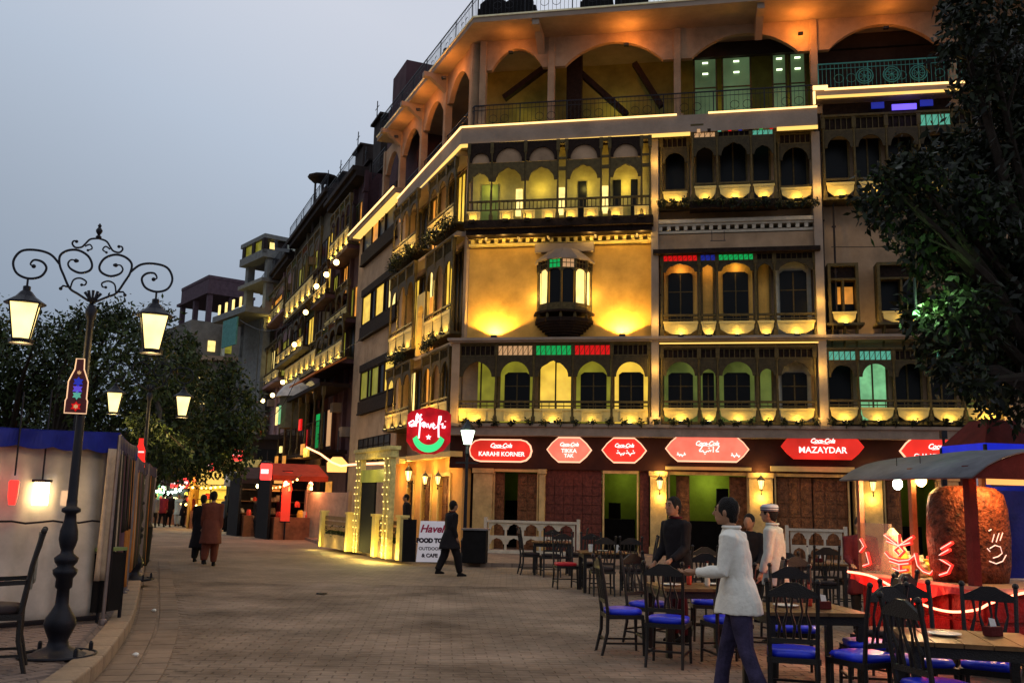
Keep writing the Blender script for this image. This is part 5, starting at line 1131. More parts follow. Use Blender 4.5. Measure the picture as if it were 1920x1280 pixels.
TB=make_table('wooden table with orange lit top left of the man in the white jacket',.95,.85,WB,'outdoor dining tables'); TB.location=(2.15,11.1,0); TB.rotation_euler=(0,0,R(8))
TBL=[((2.72,8.95,0),4,'bare wooden table just right of the white jacket man'),((3.38,7.15,0),-14,'wooden table with shiny top nearest the picture corner, in front of the food cart'),((1.85,18.4,0),3,'dark table with white cups in front of the tiled shop wall'),((5.2,16.4,0),8,'dark table by the right hand arched railing'),((1.05,22.6,.0),0,'farthest dark table before the arched white railing')]
for loc,rz,lb in TBL: dup(TB,loc,R(rz),lb)
CH=make_chair('blue seated carved chair at the left end of the middle table, seen side on',BSEAT,'carved dining chairs'); CH.location=(1.32,10.95,0); CH.rotation_euler=(0,0,R(-85))
CHD=make_chair('dark chair with cushion at the dark cup table, back to the street',DSEAT,'carved dining chairs'); CHD.location=(1.75,17.7,0); CHD.rotation_euler=(0,0,R(4))
CHR=make_chair('dark chair with a bright red seat left of the cup table',RSEAT,'carved dining chairs'); CHR.location=(1.15,18.9,0); CHR.rotation_euler=(0,0,R(-170))
for src,x,y,rz,lb in (
 (CH,1.72,10.25,-20,'blue seated chair pulled out in front of the middle table, back to the viewer'),
 (CH,1.75,11.75,-140,'blue seated chair on the far left corner of the middle table'),
 (CH,2.35,10.35,10,'blue seated chair partly behind the white jacket man'),
 (CH,2.95,11.3,80,'blue seated chair at the right end of the middle table'),
 (CH,2.55,12.2,175,'blue seated chair beyond the middle table, facing the viewer'),
 (CH,2.42,8.2,-15,'blue seated chair tucked against the bare table beside the white jacket man'),
 (CH,3.25,8.75,82,'blue seated chair with ornate back at the right end of the bare table'),
 (CH,2.95,8.05,25,'blue seated chair in front of the bare table, turned a little'),
 (CH,2.9,9.75,170,'blue seated chair beyond the bare table'),
 (CH,3.0,6.75,-75,'blue seated chair at the left end of the nearest table'),
 (CH,3.35,7.85,178,'blue seated chair beyond the nearest table, facing the viewer'),
 (CH,3.85,7.75,150,'blue seated chair beyond the nearest table, close to the food cart'),
 (CH,3.85,6.75,60,'blue seated chair in the lower right corner of the picture'),
 (CHD,2.3,17.8,-8,'dark chair at the cup table, right one of the two with backs to the street'),
 (CHD,2.6,18.5,85,'dark chair at the right end of the cup table'),
 (CHD,1.7,19.2,180,'dark chair beyond the cup table facing the viewer'),
 (CHD,.55,22.4,-80,'dark chair left of the farthest table by the arched railing'),
 (CHD,1.0,21.9,5,'dark chair in front of the farthest table'),
 (CHD,1.6,22.7,85,'dark chair right of the farthest table'),
 (CHD,4.6,16.3,-85,'dark chair left of the table by the right hand railing'),
 (CHD,5.1,15.6,0,'dark chair in front of the table by the right hand railing'),
 (CHD,5.8,16.4,85,'dark chair right of the table by the right hand railing'),
 (CHD,3.55,12.4,20,'dark chair just behind the man in the striped cap'),
 (CHD,4.1,13.3,-60,'dark chair between the striped cap man and the food cart'),
 (CHD,2.9,14.6,10,'dark chair behind the two men, before the green lit doorway'),
 (CHD,3.7,9.6,40,'dark empty chair close to the red food cart counter'),
 (CHR,2.95,18.0,60,'second red seated chair, right of the cup table'),
 (CHD,-5.75,13.2,-70,'dark chair under the second tent by the kerb'),
 (CHD,-5.35,12.4,-60,'dark chair beside the near tent pole, close to the kerb')):
    dup(src,(x,y,.12 if x<-4 else .0),R(rz),lb)
# left carved armchair and table by the tent
ac=make_chair('dark carved armchair in the lower left corner beside the lamp post',DSEAT,'carved dining chairs'); ac.location=(-4.42,8.35,.12); ac.rotation_euler=(0,0,R(115)); ac.scale=(1.15,1.15,1.12)
for s_ in(-1,1): q=MB(); q.bar((s_*.21,-.22,.68),(s_*.23,.18,.66),.035); q.bar((s_*.22,.16,.44),(s_*.225,.16,.66),.025); q.build('armrest',BLK_S,ac)
q=MB(); q.box(-.15,.15,-.262,-.25,.62,.9); 
for i in range(3): q.tube([(-.1+.1*i+.03*math.cos(2*PI*k/8),-.268,.76+.09*math.sin(2*PI*k/8)) for k in range(8)],.012,4,closed=True)
q.build('carved_panel',mat('carved_pale',(.22,.20,.16),.6,bump=.5),ac)
tt=thing('table','small dark table with a pale green edge under the tents','table',Vector((-4.98,11.75,.12)),R(-15)); tt.scale=(.72,.8,1.26)
q=MB(); q.box(-.32,.32,-.28,.28,.66,.69); q.build('tabletop',mat('green_edge',(.16,.21,.07),.5),tt)
for x,y in((-.3,-.25),(.3,-.25),(-.3,.25),(.3,.25)): q=MB(); q.box(x-.02,x+.02,y-.02,y+.02,0,.66); q.build('leg',IRON,tt)
q=MB(); q.box(-.32,.32,-.27,.27,.1,.64); q.build('drape',BLKM,tt)
um=thing('folded_umbrella','tall furled dark umbrella with red piping at the left edge','umbrella',(-3.16,5.9,.12),0)
a0=Vector((0,0,0)); top=Vector((-.36,.4,2.0)); q=MB(); q.tube([a0,a0.lerp(top,.1),a0.lerp(top,.35),a0.lerp(top,.75),a0.lerp(top,1)],[.02,.05,.065,.05,.015],8); q.build('cover',BLKM,um)
q=MB(); q.tube([Vector((.055,-.03,.2)),Vector((.06,-.03,0))+top*.35,Vector((.045,-.03,0))+top*.75,top],.007,5); q.build('piping',mat('piping_red',(.5,.05,.03),.6),um)
# ------------------------------------------------------------------ arched white railings, podium, sign board
def jali(label,p0,p1,y,n,rows=2,yy=-2.6):
    a=FR.uv(p0,1045,yy)[0]; b=FR.uv(p1,1045,yy)[0]; o=FR.w(a,yy,.1); t=thing('arched_railing',label,'railing',o,FR.ang,'white arched railings'); L=b-a; h=.92
    q=MB(); q.box(-.05,L+.05,-.08,.08,h,h+.07); q.box(-.05,L+.05,-.06,.06,0,.06); q.build('coping',WHT,t)
    w=L/n
    for i in range(n):
        for j in range(rows):
            z0=.06+j*(h-.06)/rows; z1=z0+(h-.06)/rows; q=MB(); q.arch(i*w+.03,(i+1)*w-.03,z0+(z1-z0)*.5,z1,-.03,.03,'cusp'); q.box(i*w,i*w+.03,-.035,.035,z0,z1); q.box((i+1)*w-.03,(i+1)*w,-.035,.035,z0,z1); q.box(i*w+.03,(i+1)*w-.03,-.03,.03,z0,z0+.04); q.build('arch_panel',WHT,t)
    q=MB(); q.box(-.14,-.05,-.09,.09,0,h+.15); q.box(L+.05,L+.14,-.09,.09,0,h+.15); q.build('end_post',WHT,t)
    return t
jali('long white arched railing before the first carved doors',915,1078,1045,5)
jali('shorter white arched railing behind the striped cap man',1483,1580,1045,3,yy=-3.0)
p=hz(890,1062,0); t=thing('podium','plain black podium between the white lamp and the arched railing','podium',(p.x,p.y,.1),R(-5)); q=MB(); q.box(-.30,.30,-.25,.25,0,.82); q.build('body',BLKM,t,bevel=.02); q=MB(); q.box(-.33,.33,-.28,.28,.82,.86); q.build('top',mat('steel_top',(.2,.19,.19),.35,.6),t)
p=hz(805,1053,.1); t=thing('sign_board','white standing menu board on the kerb beside the lit planters','sign board',p,R(8)); 
q=MB(); q.prism([(-.34,0),(.30,0),(.36,1.02),(-.26,1.02)],-.02,.02); q.build('board',mat('board_white',(.72,.68,.72),.6,var=.05,em=(1,.95,1),es=.12,bump=0),t); q=MB(); q.box(-.7,-.36,-.05,.1,0,1.05); q.bar((-.3,.3,0),(-.2,.02,1),.03); q.bar((.3,.3,0),(.3,.02,1),.03); q.build('stand',BLKM,t)
RT=mat('print_red',(.35,.01,.06),.7,bump=0); KT=mat('print_black',(.03,.02,.03),.7,bump=0)
text('lettering','Haveli',.26,t,(.06,-.024,.82),RT,.003,shear=.3,bold=.008); text('lettering','FOOD TOP',.145,t,(.02,-.024,.53),KT,.003,bold=.012); text('lettering','OUTDOOR',.11,t,(0,-.024,.33),KT,.003,bold=.003); text('lettering','& CAFE',.125,t,(0,-.024,.16),KT,.003,bold=.006)
# ------------------------------------------------------------------ lit gateway, planters, screen wall
GATE=mat('gate_brass',(.55,.42,.16),.6,scale=8,var=.35,bump=.4)
ga,gb=hz(672,1036,.1),hz(722,1046,.1); gd=(gb-ga); ang=math.atan2(gd.y,gd.x); GW=gd.length; HG=2.95
t=thing('gateway','narrow brass coloured gateway wrapped in string lights left of the neon sign','gateway',ga,ang)
for x in (-.28,0.0,GW-.1,GW+.25):
    q=MB(); q.box(x-.08,x+.08,-.08,.08,0,HG-.3); q.build('gate_post',GATE,t,bevel=.01)
q=MB(); q.box(-.4,GW+.4,-.12,.12,HG-.3,HG-.1); q.box(-.45,GW+.45,-.16,.16,HG-.1,HG); q.build('beam',GATE,t)
q=MB(); q.box(.1,GW*.55,-.03,.03,.05,HG-.9); q.build('gate_leaf',BLKM,t); q=MB(); q.box(.05,GW-.2,-.06,.0,HG-.95,HG-.6); q.build('gate_panel',PAN['olive'],t)
q=MB(); 
for x in (-.28,0.0,GW-.1,GW+.25):
    for k in range(14): q.ball((x+.09*math.sin(k*1.3),-.1,.15+k*.19),.018,n=5,m=4)
q.build('string_lights',lamp('fairy',(1,.7,.2),3),t)
for x,z_,w_ in ((-.15,.15,32),(GW+.1,.15,36),(GW*.5,.12,22),(GW*.6,2.3,24)): point(tuple(Matrix.Translation(ga)@Matrix.Rotation(ang,4,'Z')@Vector((x,-.45,z_))),w_,(1,.78,.18),.05)
def planter(label,q0,q1,grp='lit planter benches beside the gateway'):
    a,b=hz(*q0,.1),hz(*q1,.1); d=b-a; an=math.atan2(d.y,d.x); L=d.length; t=thing('planter_bench',label,'planter',a,an,grp); BR=mat('planter_timber',(.16,.09,.04),.6,scale=6)
    q=MB(); q.box(0,L,-.0,.5,0,.42); q.build('box',mat('planter_brick',(.20,.13,.08),.8,scale=5,bump=.5),t)
    for i in range(3): q=MB(); q.box(.05,L-.05,.02,.06,.55+.16*i,.66+.16*i); q.build('back_slat',BR,t)
    for x in (-.08,L-.02): q=MB(); q.box(x,x+.2,-.1,.12,0,1.08); q.box(x-.03,x+.23,-.13,.15,1.08,1.14); q.build('post',CREAM,t)
    C=[((x,.2,.5),.16) for x in np.linspace(.3,L-.3,5)]; foliage('plants',LF2,C,t,int(L*100),.07,.5,2500)
    M_=Matrix.Translation(a)@Matrix.Rotation(an,4,'Z')
    for x in (.1,L*.5,L-.05): point(tuple(M_@Vector((x,-.28,.1))),15,(1,.80,.2),.05)
    return t
planter('planter bench with lit cream posts left of the gateway',(604,1024),(652,1033)); planter('planter bench with lit cream posts between gateway and menu board',(703,1043),(748,1049))
a,b=hz(572,1006,.1),hz(648,1012,.1); d=b-a; t=thing('screen_wall','blank beige screen wall left of the gateway','wall',a,math.atan2(d.y,d.x)); q=MB(); q.box(0,d.length,0,.1,0,1.75); q.build('panel',mat('screen_beige',(.30,.25,.17),.85),t); q=MB(); q.box(-.12,0,-.05,.12,0,1.8); q.box(d.length,d.length+.1,-.05,.12,0,1.8); q.build('post',CONC,t)
# rope light from the balcony to the gate
t=thing('rope_light','sagging warm rope light from the dark balcony to the gateway','light'); pts=[at(575,838,40),at(600,850,38),at(622,866,36.5),at(640,873,35),at(655,871,33.5),at(690,869,31.5),at(722,868,30)]
q=MB(); q.tube(pts,.04,5); q.build('rope',lamp('rope_glow',(1,.45,.2),3.2),t)
t=thing('lit_canopy','glowing cream canopy hanging above the screen wall','canopy',at(632,870,37),R(-30)); q=MB(); q.loft([((0,0,-.3),.42,.3,0),((0,0,.05),.46,.3,0),((0,0,.28),.2,.15,0)],10); q.build('cloth',lamp('canopy_glow',(1,.5,.13),1.6),t); q=MB(); q.lathe([(.03,.5),(.03,1.3)],n=5); q.build('hook',IRON,t)
# ------------------------------------------------------------------ food cart
K=Vector((4.72,9.45,0)); CA=math.atan2(.975,-.225)-PI/2    # local x = along the front, local y = away along the side
CT=thing('food_cart','red food cart with curved grey roof, rope light and glowing red lettering','food cart',K,CA)
CR_=mat('cart_red',(.20,.012,.010),.35,scale=5,var=.5,bump=.5,bscale=20); CG=mat('cart_frame',(.25,.10,.05),.4,.4,var=.4)
Wd=1.75; Ln=2.12
q=MB(); q.box(0,Wd,0,Ln,.28,.88); q.build('body',CR_,CT,bevel=.02)
for i in range(4):
    for j in range(2):
        q=MB(); y=.06+i*.5; z=.33+j*.27; q.box(-.025,0,y,y+.44,z,z+.23); q.build('side_tile',CR_,CT)
for i in range(4):
    for j in range(2):
        q=MB(); x=.05+i*.43; z=.33+j*.27; q.box(x,x+.38,-.025,0,z,z+.23); q.build('side_tile',CR_,CT)
q=MB(); q.box(-.12,Wd+.1,-.12,Ln+.05,.88,.93); q.build('counter',mat('steel_top2',(.35,.28,.2),.3,.5),CT)
for x,y in ((.15,.5),(.15,1.7),(1.6,.5),(1.6,1.7)):
    q=MB(); q.xf=Matrix.Translation((x-.12,y,.3)); n=20
    q.tube([(0,.27*math.cos(2*PI*k/n),.27*math.sin(2*PI*k/n)) for k in range(n)],.025,6,closed=True)
    for k in range(5): a=PI*k/5; q.bar((0,.26*math.cos(a),.26*math.sin(a)),(0,-.26*math.cos(a),-.26*math.sin(a)),.015)
    q.build('wheel',BLKM,CT)
for x,y,m_ in ((0,.18,REDC),(0,1.1,CG),(0,Ln-.03,CG),(Wd,0,CG),(Wd,Ln,CG)):
    q=MB(); r=.045 if y==.18 else .03; q.box(x-r,x+r,y-r,y+r,.93,2.12); q.build('post',m_,CT)
# barrel roof
q=MB(); n=12; V=[]
for y in (-.12,1.0,Ln+.06):
    for i in range(n+1):
        s=i/n; x=-.22+(Wd+.44)*s; V.append((x,y,2.0+.33*math.sin(PI*s)**.8+.015*math.sin(y*3+i)))
q.add(V,[(j*(n+1)+i,j*(n+1)+i+1,(j+1)*(n+1)+i+1,(j+1)*(n+1)+i) for j in range(2) for i in range(n)])
f=q.build('roof',mat('roof_sheet',(.12,.12,.13),.55,scale=2.5,var=.35,bump=.5,bscale=6),CT,smooth=True); sd=f.modifiers.new('s','SOLIDIFY'); sd.thickness=.02
q=MB(); q.prism([(-.2+(Wd+.40)*i/n,1.985+.32*math.sin(PI*i/n)**.8) for i in range(n+1)],-.09,-.06); q.build('gable',REDC,CT)
q=MB(); q.box(.05,Wd,-.05,0,1.93,2.0); q.box(Wd-.02,Wd+.05,-.05,.0,.93,2.0); q.build('light_frame',lamp('frame_glow',(1,.38,.10),1.5),CT)
# rope light, sagging swag along both sides
def rope(P,r,m,parent,nm): q=MB(); q.tube(spl(P,6),r,5); return q.build(nm,m,parent)
ROPE=lamp('rope_red',(1,.22,.12),6)
rope([(-.15,Ln+.05,.92),(-.16,Ln-.4,.91),(-.17,1.35,.84),(-.17,.85,.70),(-.16,.4,.66),(-.15,.0,.72),(-.1,-.15,.80),(.3,-.16,.9),(.7,-.16,.9),(1.2,-.16,.86),(1.8,-.16,.92)],.013,ROPE,CT,'rope_light')
q=MB(); V=[]
n=30
for i in range(n+1):
    y=Ln*(1-i/n); V+=[(-.13,y,.90),(-.15+.02*math.sin(i*1.7),y,.90-.06-.22*math.sin(PI*min(1,i/n*1.15))**2)]
q.add(V,[(2*i,2*i+2,2*i+3,2*i+1) for i in range(n)]); f=q.build('swag_cloth',mat('swag_red',(.45,.02,.015),.5,var=.3),CT); sd=f.modifiers.new('s','SOLIDIFY'); sd.thickness=.008
# lettering, red shapes edged white
RL=lamp('letter_red',(1,.03,.02),1.5); WLT=lamp('letter_white',(1,.62,.5),1.2)
def glyphs(P,y0,z0,s,par=CT,plane='yz',nm='lettering'):
    q=MB(); q2=MB()
    for L in P:
        if plane=='yz': pts=[(-.05,y0-a*s*1.7,z0+b*s*.72) for a,b in L]; pt2=[(-.068,y0-a*s*1.7,z0+b*s*.72) for a,b in L]
        else: pts=[(y0+a*s,-.06,z0+b*s) for a,b in L]; pt2=pts
        if plane=='yz': q.tube(pts,.020,6)
        q2.tube(pt2,.006,4)
    if plane=='yz': q.build(nm,RL,par)
    o=q2.build('letter_edge',WLT,par)
    if plane!='yz': o.location=(0,.40,0)
glyphs([[(0,.9),(.15,.75),(.3,.6)],[(.6,.9),(.45,.75),(.3,.6)],[(.3,.95),(.3,.6)],[(.05,.72),(.3,.6),(.55,.72)],[(.3,.6),(.2,.45),(.3,.3),(.4,.45),(.3,.6)],[(.0,.35),(.1,.2),(.3,.14),(.5,.2),(.62,.35)],[(.1,.1),(.3,.04),(.5,.1)],[(.3,.05),(.3,-.15)],[(.15,-.1),(.3,-.16),(.45,-.1)]],1.55,1.05,.5)
glyphs([[(0,.55),(.05,.2),(.15,.05),(.28,.0),(.36,.15),(.36,.6)]],1.02,1.0,.5)
glyphs([[(.4,.75),(.15,.5),(.3,.4),(.42,.3),(.35,.1),(.2,.0)],[(.45,.95),(.25,.75)]],0.80,1.0,.5)
glyphs([[(-.1,.95),(0,.7),(-.12,.5)],[(.05,.5),(.12,.1),(-.05,.0)]],1.95,1.0,.45)
# food piles, jars
FO=[mat('food_cream',(.75,.6,.35),.6,scale=12,var=.4,bump=.6),mat('food_red',(.55,.05,.03),.5,scale=12,var=.4),mat('food_yellow',(.7,.5,.06),.5,scale=12,var=.3),mat('jar_clear',(.5,.45,.35),.15,bump=0)]
rg=random.Random(4)
for i in range(16):
    x=.12+.28*rg.random()+.4*(i%2); y=.95+i*.07; k=i%4; q=MB(); r=.06+.03*rg.random(); h=.12+.12*rg.random()
    q.lathe([(r*.8,0),(r,h*.1),(r,h*.8),(r*.6,h),(r*.6,h+.03)],(0,0,0),10); o=q.build('jar' ,FO[k],CT,smooth=False); o.location=(x,y,.93)
q=MB(); q.loft([((.3,1.85,.93),.2,.16,0),((.28,1.85,1.12),.17,.13,0),((.25,1.85,1.36),.10,.08,0),((.25,1.85,1.45),.02,.02,0)],10); q.build('food_heap',FO[0],CT)
# great dark drum shaped display with glowing rim
q=MB(); dz=[(.93,.46),(1.1,.50),(1.4,.52),(1.7,.50),(1.84,.46),(1.91,.36),(1.93,.2)]
q.loft([((.34,.66,z),r*.86,r*.55,R(-8)) for z,r in dz],24)
DR=mat('drum_brown',(.10,.028,.012),.6,scale=14,var=.95,bump=.9,bscale=30); o=q.build('display_drum',DR,CT,smooth=True)
glyphs([[(0,.3),(.1,.55)],[(.15,.3),(.28,.58)],[(.3,.35),(.42,.6)],[(-.1,.1),(.1,.2),(.3,.15),(.35,-.05),(.2,-.15),(.0,-.2)],[(-.15,-.3),(.1,-.38),(.35,-.3),(.5,-.1)],[(-.2,.1),(-.1,.0)],[(-.1,.65),(.0,.7)]],.36,1.26,.32,CT,'xz')
q=MB(); q.box(.85,1.5,.9,.93,.95,1.9); q.build('blue_back_cloth',BLUE,CT); q=MB(); q.box(1.25,1.7,-.03,-.01,.95,1.55); q.build('end_panel',mat('end_cream',(.6,.45,.25),.6,scale=8,var=.5,em=(1,.55,.2),es=.35,bump=0),CT)
glyphs([[(0,.6),(.3,1.0)],[(0,.3),(.35,.7)],[(.1,.0),(.3,.3)]],1.33,1.0,.4,CT,'xz')
q=MB(); q.box(-.02,.02,Ln-.6,Ln+.02,.93,1.5); q.build('side_glass',mat('etched_glass',(.4,.3,.2),.2,alpha=.35),CT)
M4=CT.location
CMx=Matrix.Translation(K)@Matrix.Rotation(CA,4,'Z')
for (x,y,z,w,c,r) in ((.34,.18,2.04,95,(1,.45,.14),.05),(.3,1.3,1.85,70,(1,.55,.25),.06),(.3,1.9,1.85,55,(1,.65,.35),.06),(.1,-.35,1.0,3,(1,.1,.05),.1),(-.3,.8,.80,16,(1,.10,.05),.15),(-.3,1.6,.85,12,(1,.12,.06),.15),(.9,-.4,1.9,10,(1,.4,.15),.1),(-.2,.9,1.3,7,(1,.35,.2),.1)):
    point(tuple(CMx@Vector((x,y,z))),w,c,r)
p=at(1683,907,10.9); t=thing('hanging_bulb','cool white bulb hanging under the food cart roof','light bulb',p); q=MB(); q.ball((0,0,0),.055,(1,1,1.2),10,8); q.build('bulb',BULBW,t); q=MB(); q.lathe([(.025,.05),(.02,.12),(.005,.13),(.005,.3)],n=6); q.build('socket',IRON,t); point(tuple(p+Vector((-.05,-.1,-.02))),14,(.75,1,.9),.06)
p=at(1727,900,10.6); t=thing('hanging_bulb','warm yellow bulb hanging under the food cart roof','light bulb',p); q=MB(); q.ball((0,0,0),.06,(1,1,1.2),10,8); q.build('bulb',lamp('amber_bulb',(1,.6,.15),16),t); q=MB(); q.lathe([(.025,.05),(.02,.12),(.005,.13),(.005,.3)],n=6); q.build('socket',IRON,t); point(tuple(p+Vector((-.05,-.1,-.02))),20,(1,.6,.18),.06)
# stall canopy behind, maroon pyramid with blue skirt
p=at(1862,850,14.5); t=thing('stall_canopy','maroon pyramid stall canopy with bright blue skirt behind the food cart','canopy',(p.x,p.y,0),R(10)); z=p.z; w=.52
q=MB(); q.add([(-w,-w,z+.12),(w,-w,z+.12),(w,w,z+.12),(-w,w,z+.12),(-.22,-.22,z+.5),(.22,-.22,z+.5),(.22,.22,z+.5),(-.22,.22,z+.5)],[(0,1,5,4),(1,2,6,5),(2,3,7,6),(3,0,4,7),(4,5,6,7)]); q.build('roof',REDC,t)
q=MB(); q.box(-w,w,-w,-w+.01,z-.06,z+.12); q.box(-w,-w+.01,-w+.01,w,z-.06,z+.12); q.box(w-.01,w,-w+.01,w,z-.06,z+.12); q.build('skirt',mat('skirt_blue',(.01,.02,.6),.4,em=(.02,.04,.9),es=.35,bump=0),t)
for x,y in ((-w,-w),(w,-w),(w,w),(-w,w)): q=MB(); q.bar((x,y,0),(x,y,z+.1),.04); q.build('post',IRON,t)
q=MB(); q.bar((1.0,0,z+.05),(w,0,z+.4),.05); q.bar((-w,-.05,z+.3),(-w-.5,-.05,z+.1),.04) if 0 else None; q.build('strut',IRON,t)
p=at(1900,900,13.0); t=thing('stall_canopy','blue tarpaulin hung behind the right end of the food cart','tarpaulin',(p.x,p.y,0),R(0)); cloth((-.5,0,0),(1.6,.3,0),2.1,1.2,t,BLUE,'tarp',3,.06,20,8); q=MB(); q.bar((-.5,0,0),(-.5,0,2.15),.04); q.bar((1.6,.3,0),(1.6,.3,2.15),.04); q.build('pole',POLE,t)
point(tuple(Vector((p.x,p.y-.6,1.9))),10,(.6,.7,1),.1)
t=thing('signal_post','thin dark post sticking up in front of the last red sign','post',(at(1770,840,20).x,20,0)); q=MB(); q.lathe([(.04,0),(.03,at(1770,818,20).z)],n=8); q.build('shaft',IRON,t); q=MB(); q.box(-.06,.06,-.06,.06,at(1770,822,20).z,at(1770,816,20).z+.1); q.build('cap',IRON,t)
# ------------------------------------------------------------------ people
from mathutils import noise
def remeshed(q,name,mt,parent,vox,fold=0,ff=6):
    o=q.build('tmp',mt); r=o.modifiers.new('r','REMESH'); r.mode='VOXEL'; r.voxel_size=vox; r.use_smooth_shade=True
    s=o.modifiers.new('s','SMOOTH'); s.iterations=2; s.factor=.5
    dg=bpy.context.evaluated_depsgraph_get(); me=bpy.data.meshes.new_from_object(o.evaluated_get(dg)); bpy.data.objects.remove(o)
    if fold:
        me.update(); 
        co=np.empty(len(me.vertices)*3); me.vertices.foreach_get('co',co); co=co.reshape(-1,3); no=np.empty(len(co)*3); me.vertices.foreach_get('normal',no); no=no.reshape(-1,3)
        for i in range(len(co)):
            c=co[i]; n_=noise.noise(Vector((c[0]*ff,c[1]*ff,c[2]*ff*.45)))+.5*abs(noise.noise(Vector((c[0]*ff*2,c[1]*ff*2,c[2]*ff*1.1+9)))); co[i]=c+no[i]*n_*fold
        me.vertices.foreach_set('co',co.reshape(-1)); me.update()
    me.materials.clear(); me.materials.append(mt); me.name=name
    me.polygons.foreach_set('use_smooth',[True]*len(me.polygons))
    n=bpy.data.objects.new(name,me); COL.objects.link(n); n.parent=parent; return n
SK=mat('skin',(.30,.155,.09),.55,scale=20,var=.1,bump=.05); HAIR=mat('hair',(.008,.006,.005),.6,scale=60,var=.4,bump=.6,bscale=120)
def hand(q,w,fwd,down,side):
    """palm, four fingers and a thumb; fwd palm normal, down finger direction"""
    w=Vector(w);f=Vector(fwd).normalized();d=Vector(down).normalized();s=f.cross(d).normalized()*side
    q.tube([w,w+d*.045,w+d*.085],[.024,.034,.030],8)
    for k,L in enumerate((.062,.072,.068,.052)):
        b=w+d*.08+s*(.027-.018*k); q.tube([b,b+d*L*.5+f*.004,b+d*L*.85+f*.022,b+d*L*.95+f*.034],[.0095,.009,.008,.007],6)
    b=w+d*.03+s*.028; q.tube([b,b+s*.028+d*.022+f*.006,b+s*.034+d*.05+f*.02],[.012,.010,.008],6)
def person(label,x,y,rz,z=0,h=1.7,step=.0,arms=((.1,.0),(.1,.0)),top=None,topl=.74,legs=None,skirt=.0,hair=True,cap=None,vox=.012,lean=.03,group=None,collar=None,shoe=None,sleeve=1,beard=False,vest=None,stride_arm=0):
    """local forward is +y; arms = (elbow forward bend, shoulder swing) per side"""
    t=thing('person',label,'person',(x,y,z),rz,group); s=h/1.7; t.scale=(s,s,s); hipz=.90; sh=1.40; b=MB(); LG=MB(); TP=MB(); SH=MB()
    L=lambda zz:lean*(zz-hipz)*2
    # torso and neck, head
    b.loft([((0,0,hipz-.05),.15,.10,0),((0,L(1.1),1.1),.135,.09,0),((0,L(1.3),1.3),.165,.10,0),((0,L(1.42),1.42),.10,.07,0)],14)
    b.tube([(0,L(1.4),1.40),(0,L(1.5)+.01,1.50)],[.055,.05],10); hc=Vector((0,L(1.6)+.03,1.595))
    b.ball(hc,.1,(.76,.92,1.12),16,12); b.loft([(hc+Vector((0,.035,-.105)),.035,.04,0),(hc+Vector((0,.03,-.07)),.058,.06,0),(hc+Vector((0,.01,0)),.07,.085,0)],12)
    b.tube([hc+Vector((0,.088,.02)),hc+Vector((0,.112,-.018)),hc+Vector((0,.09,-.03))],[.010,.016,.012],6); b.tube([hc+Vector((-.022,.085,-.058)),hc+Vector((0,.094,-.056)),hc+Vector((.022,.085,-.058))],.008,5)
    b.tube([hc+Vector((-.045,.078,.032)),hc+Vector((0,.092,.03)),hc+Vector((.045,.078,.032))],.010,5)
    for e in(-1,1): b.ball(hc+Vector((e*.077,-.005,-.005)),.026,(.45,.8,1.1),8,6)
    for i,e in enumerate((-1,1)):
        bend,sw=arms[i]; S_=Vector((e*.175,L(1.38),1.38)); u=Vector((e*.10,math.sin(sw),-math.cos(sw))).normalized(); E_=S_+u*.28
        a=sw+bend; v=Vector((e*(.05-.18*min(1,bend)),math.sin(a),-math.cos(a))).normalized(); Wr=E_+v*.25
        b.tube([S_,E_,Wr],[.045,.036,.024],8); hand(b,Wr,(0,math.cos(a),math.sin(a)),v,e if 0 else -e)
        if sleeve: TP.tube([S_+Vector((-e*.05,0,.0)),S_,S_.lerp(E_,.5),E_,E_.lerp(Wr,.5),Wr-v*.02],[.075,.078,.064,.058,.05,.042],10)
        fy=step*(1 if e>0 else -1)
        hp=Vector((e*.085,0,hipz)); kn=Vector((e*.09,fy*.5+.03,.48)); an=Vector((e*.09,fy,.085)); 
        if fy<0: an.z+=.05
        b.tube([hp,kn,an],[.075,.05,.035],8); LG.tube([hp+Vector((0,0,.03)),hp.lerp(kn,.5),kn,kn.lerp(an,.5),an+Vector((0,0,.01))],[.088,.088,.068,.062,.062] if skirt==0 else [.11,.11,.10,.09,.07],10)
        SH.loft([(an+Vector((0,.05,-.085)),.045,.13,0),(an+Vector((0,.05,-.05)),.046,.13,0),(an+Vector((0,.0,-.01)),.042,.06,0),(an+Vector((0,-.01,.03)),.038,.045,0)],12)
    LG.loft([((0,0,hipz-.09),.14,.10,0),((0,0,hipz+.02),.15,.105,0),((0,0,hipz+.10),.14,.095,0)],14)
    remeshed(b,'body',SK,t,vox*.72 if vox<.015 else vox)
    remeshed(LG,'trousers',legs,t,vox,.014,7)
    zb_=topl; w0=.175+skirt*.5
    secs=[((0,0,zb_),w0+.03,.16+skirt*.6+abs(step)*.22,0),((0,0,(zb_+hipz)/2+.02),.19+skirt*.3,.158+skirt*.3+abs(step)*.14,0),((0,L(1.05),1.05),.165,.125,0),((0,L(1.25),1.25),.195,.135,0),((0,L(1.36),1.36),.20,.125,0),((0,L(1.42),1.425),.14,.09,0),((0,L(1.46),1.455),.072,.066,0)]
    TP.loft(secs,20); remeshed(TP,'jacket' if skirt==0 else 'tunic',top,t,vox,.024,6)
    remeshed(SH,'shoes',shoe or BLKM,t,vox)
    if hair:
        q=MB(); q.ball(hc+Vector((0,-.018,.022)),.106,(.80,.94,1.05),16,12); q.ball(hc+Vector((0,-.05,-.03)),.075,(.9,.7,1),12,8); q.add([],[]); q.v=[(v[0],min(v[1],hc.y+.066-.25*max(0,hc.z+.05-v[2])),v[2]) for v in q.v]; remeshed(q,'hair',HAIR,t,vox,.006,30)
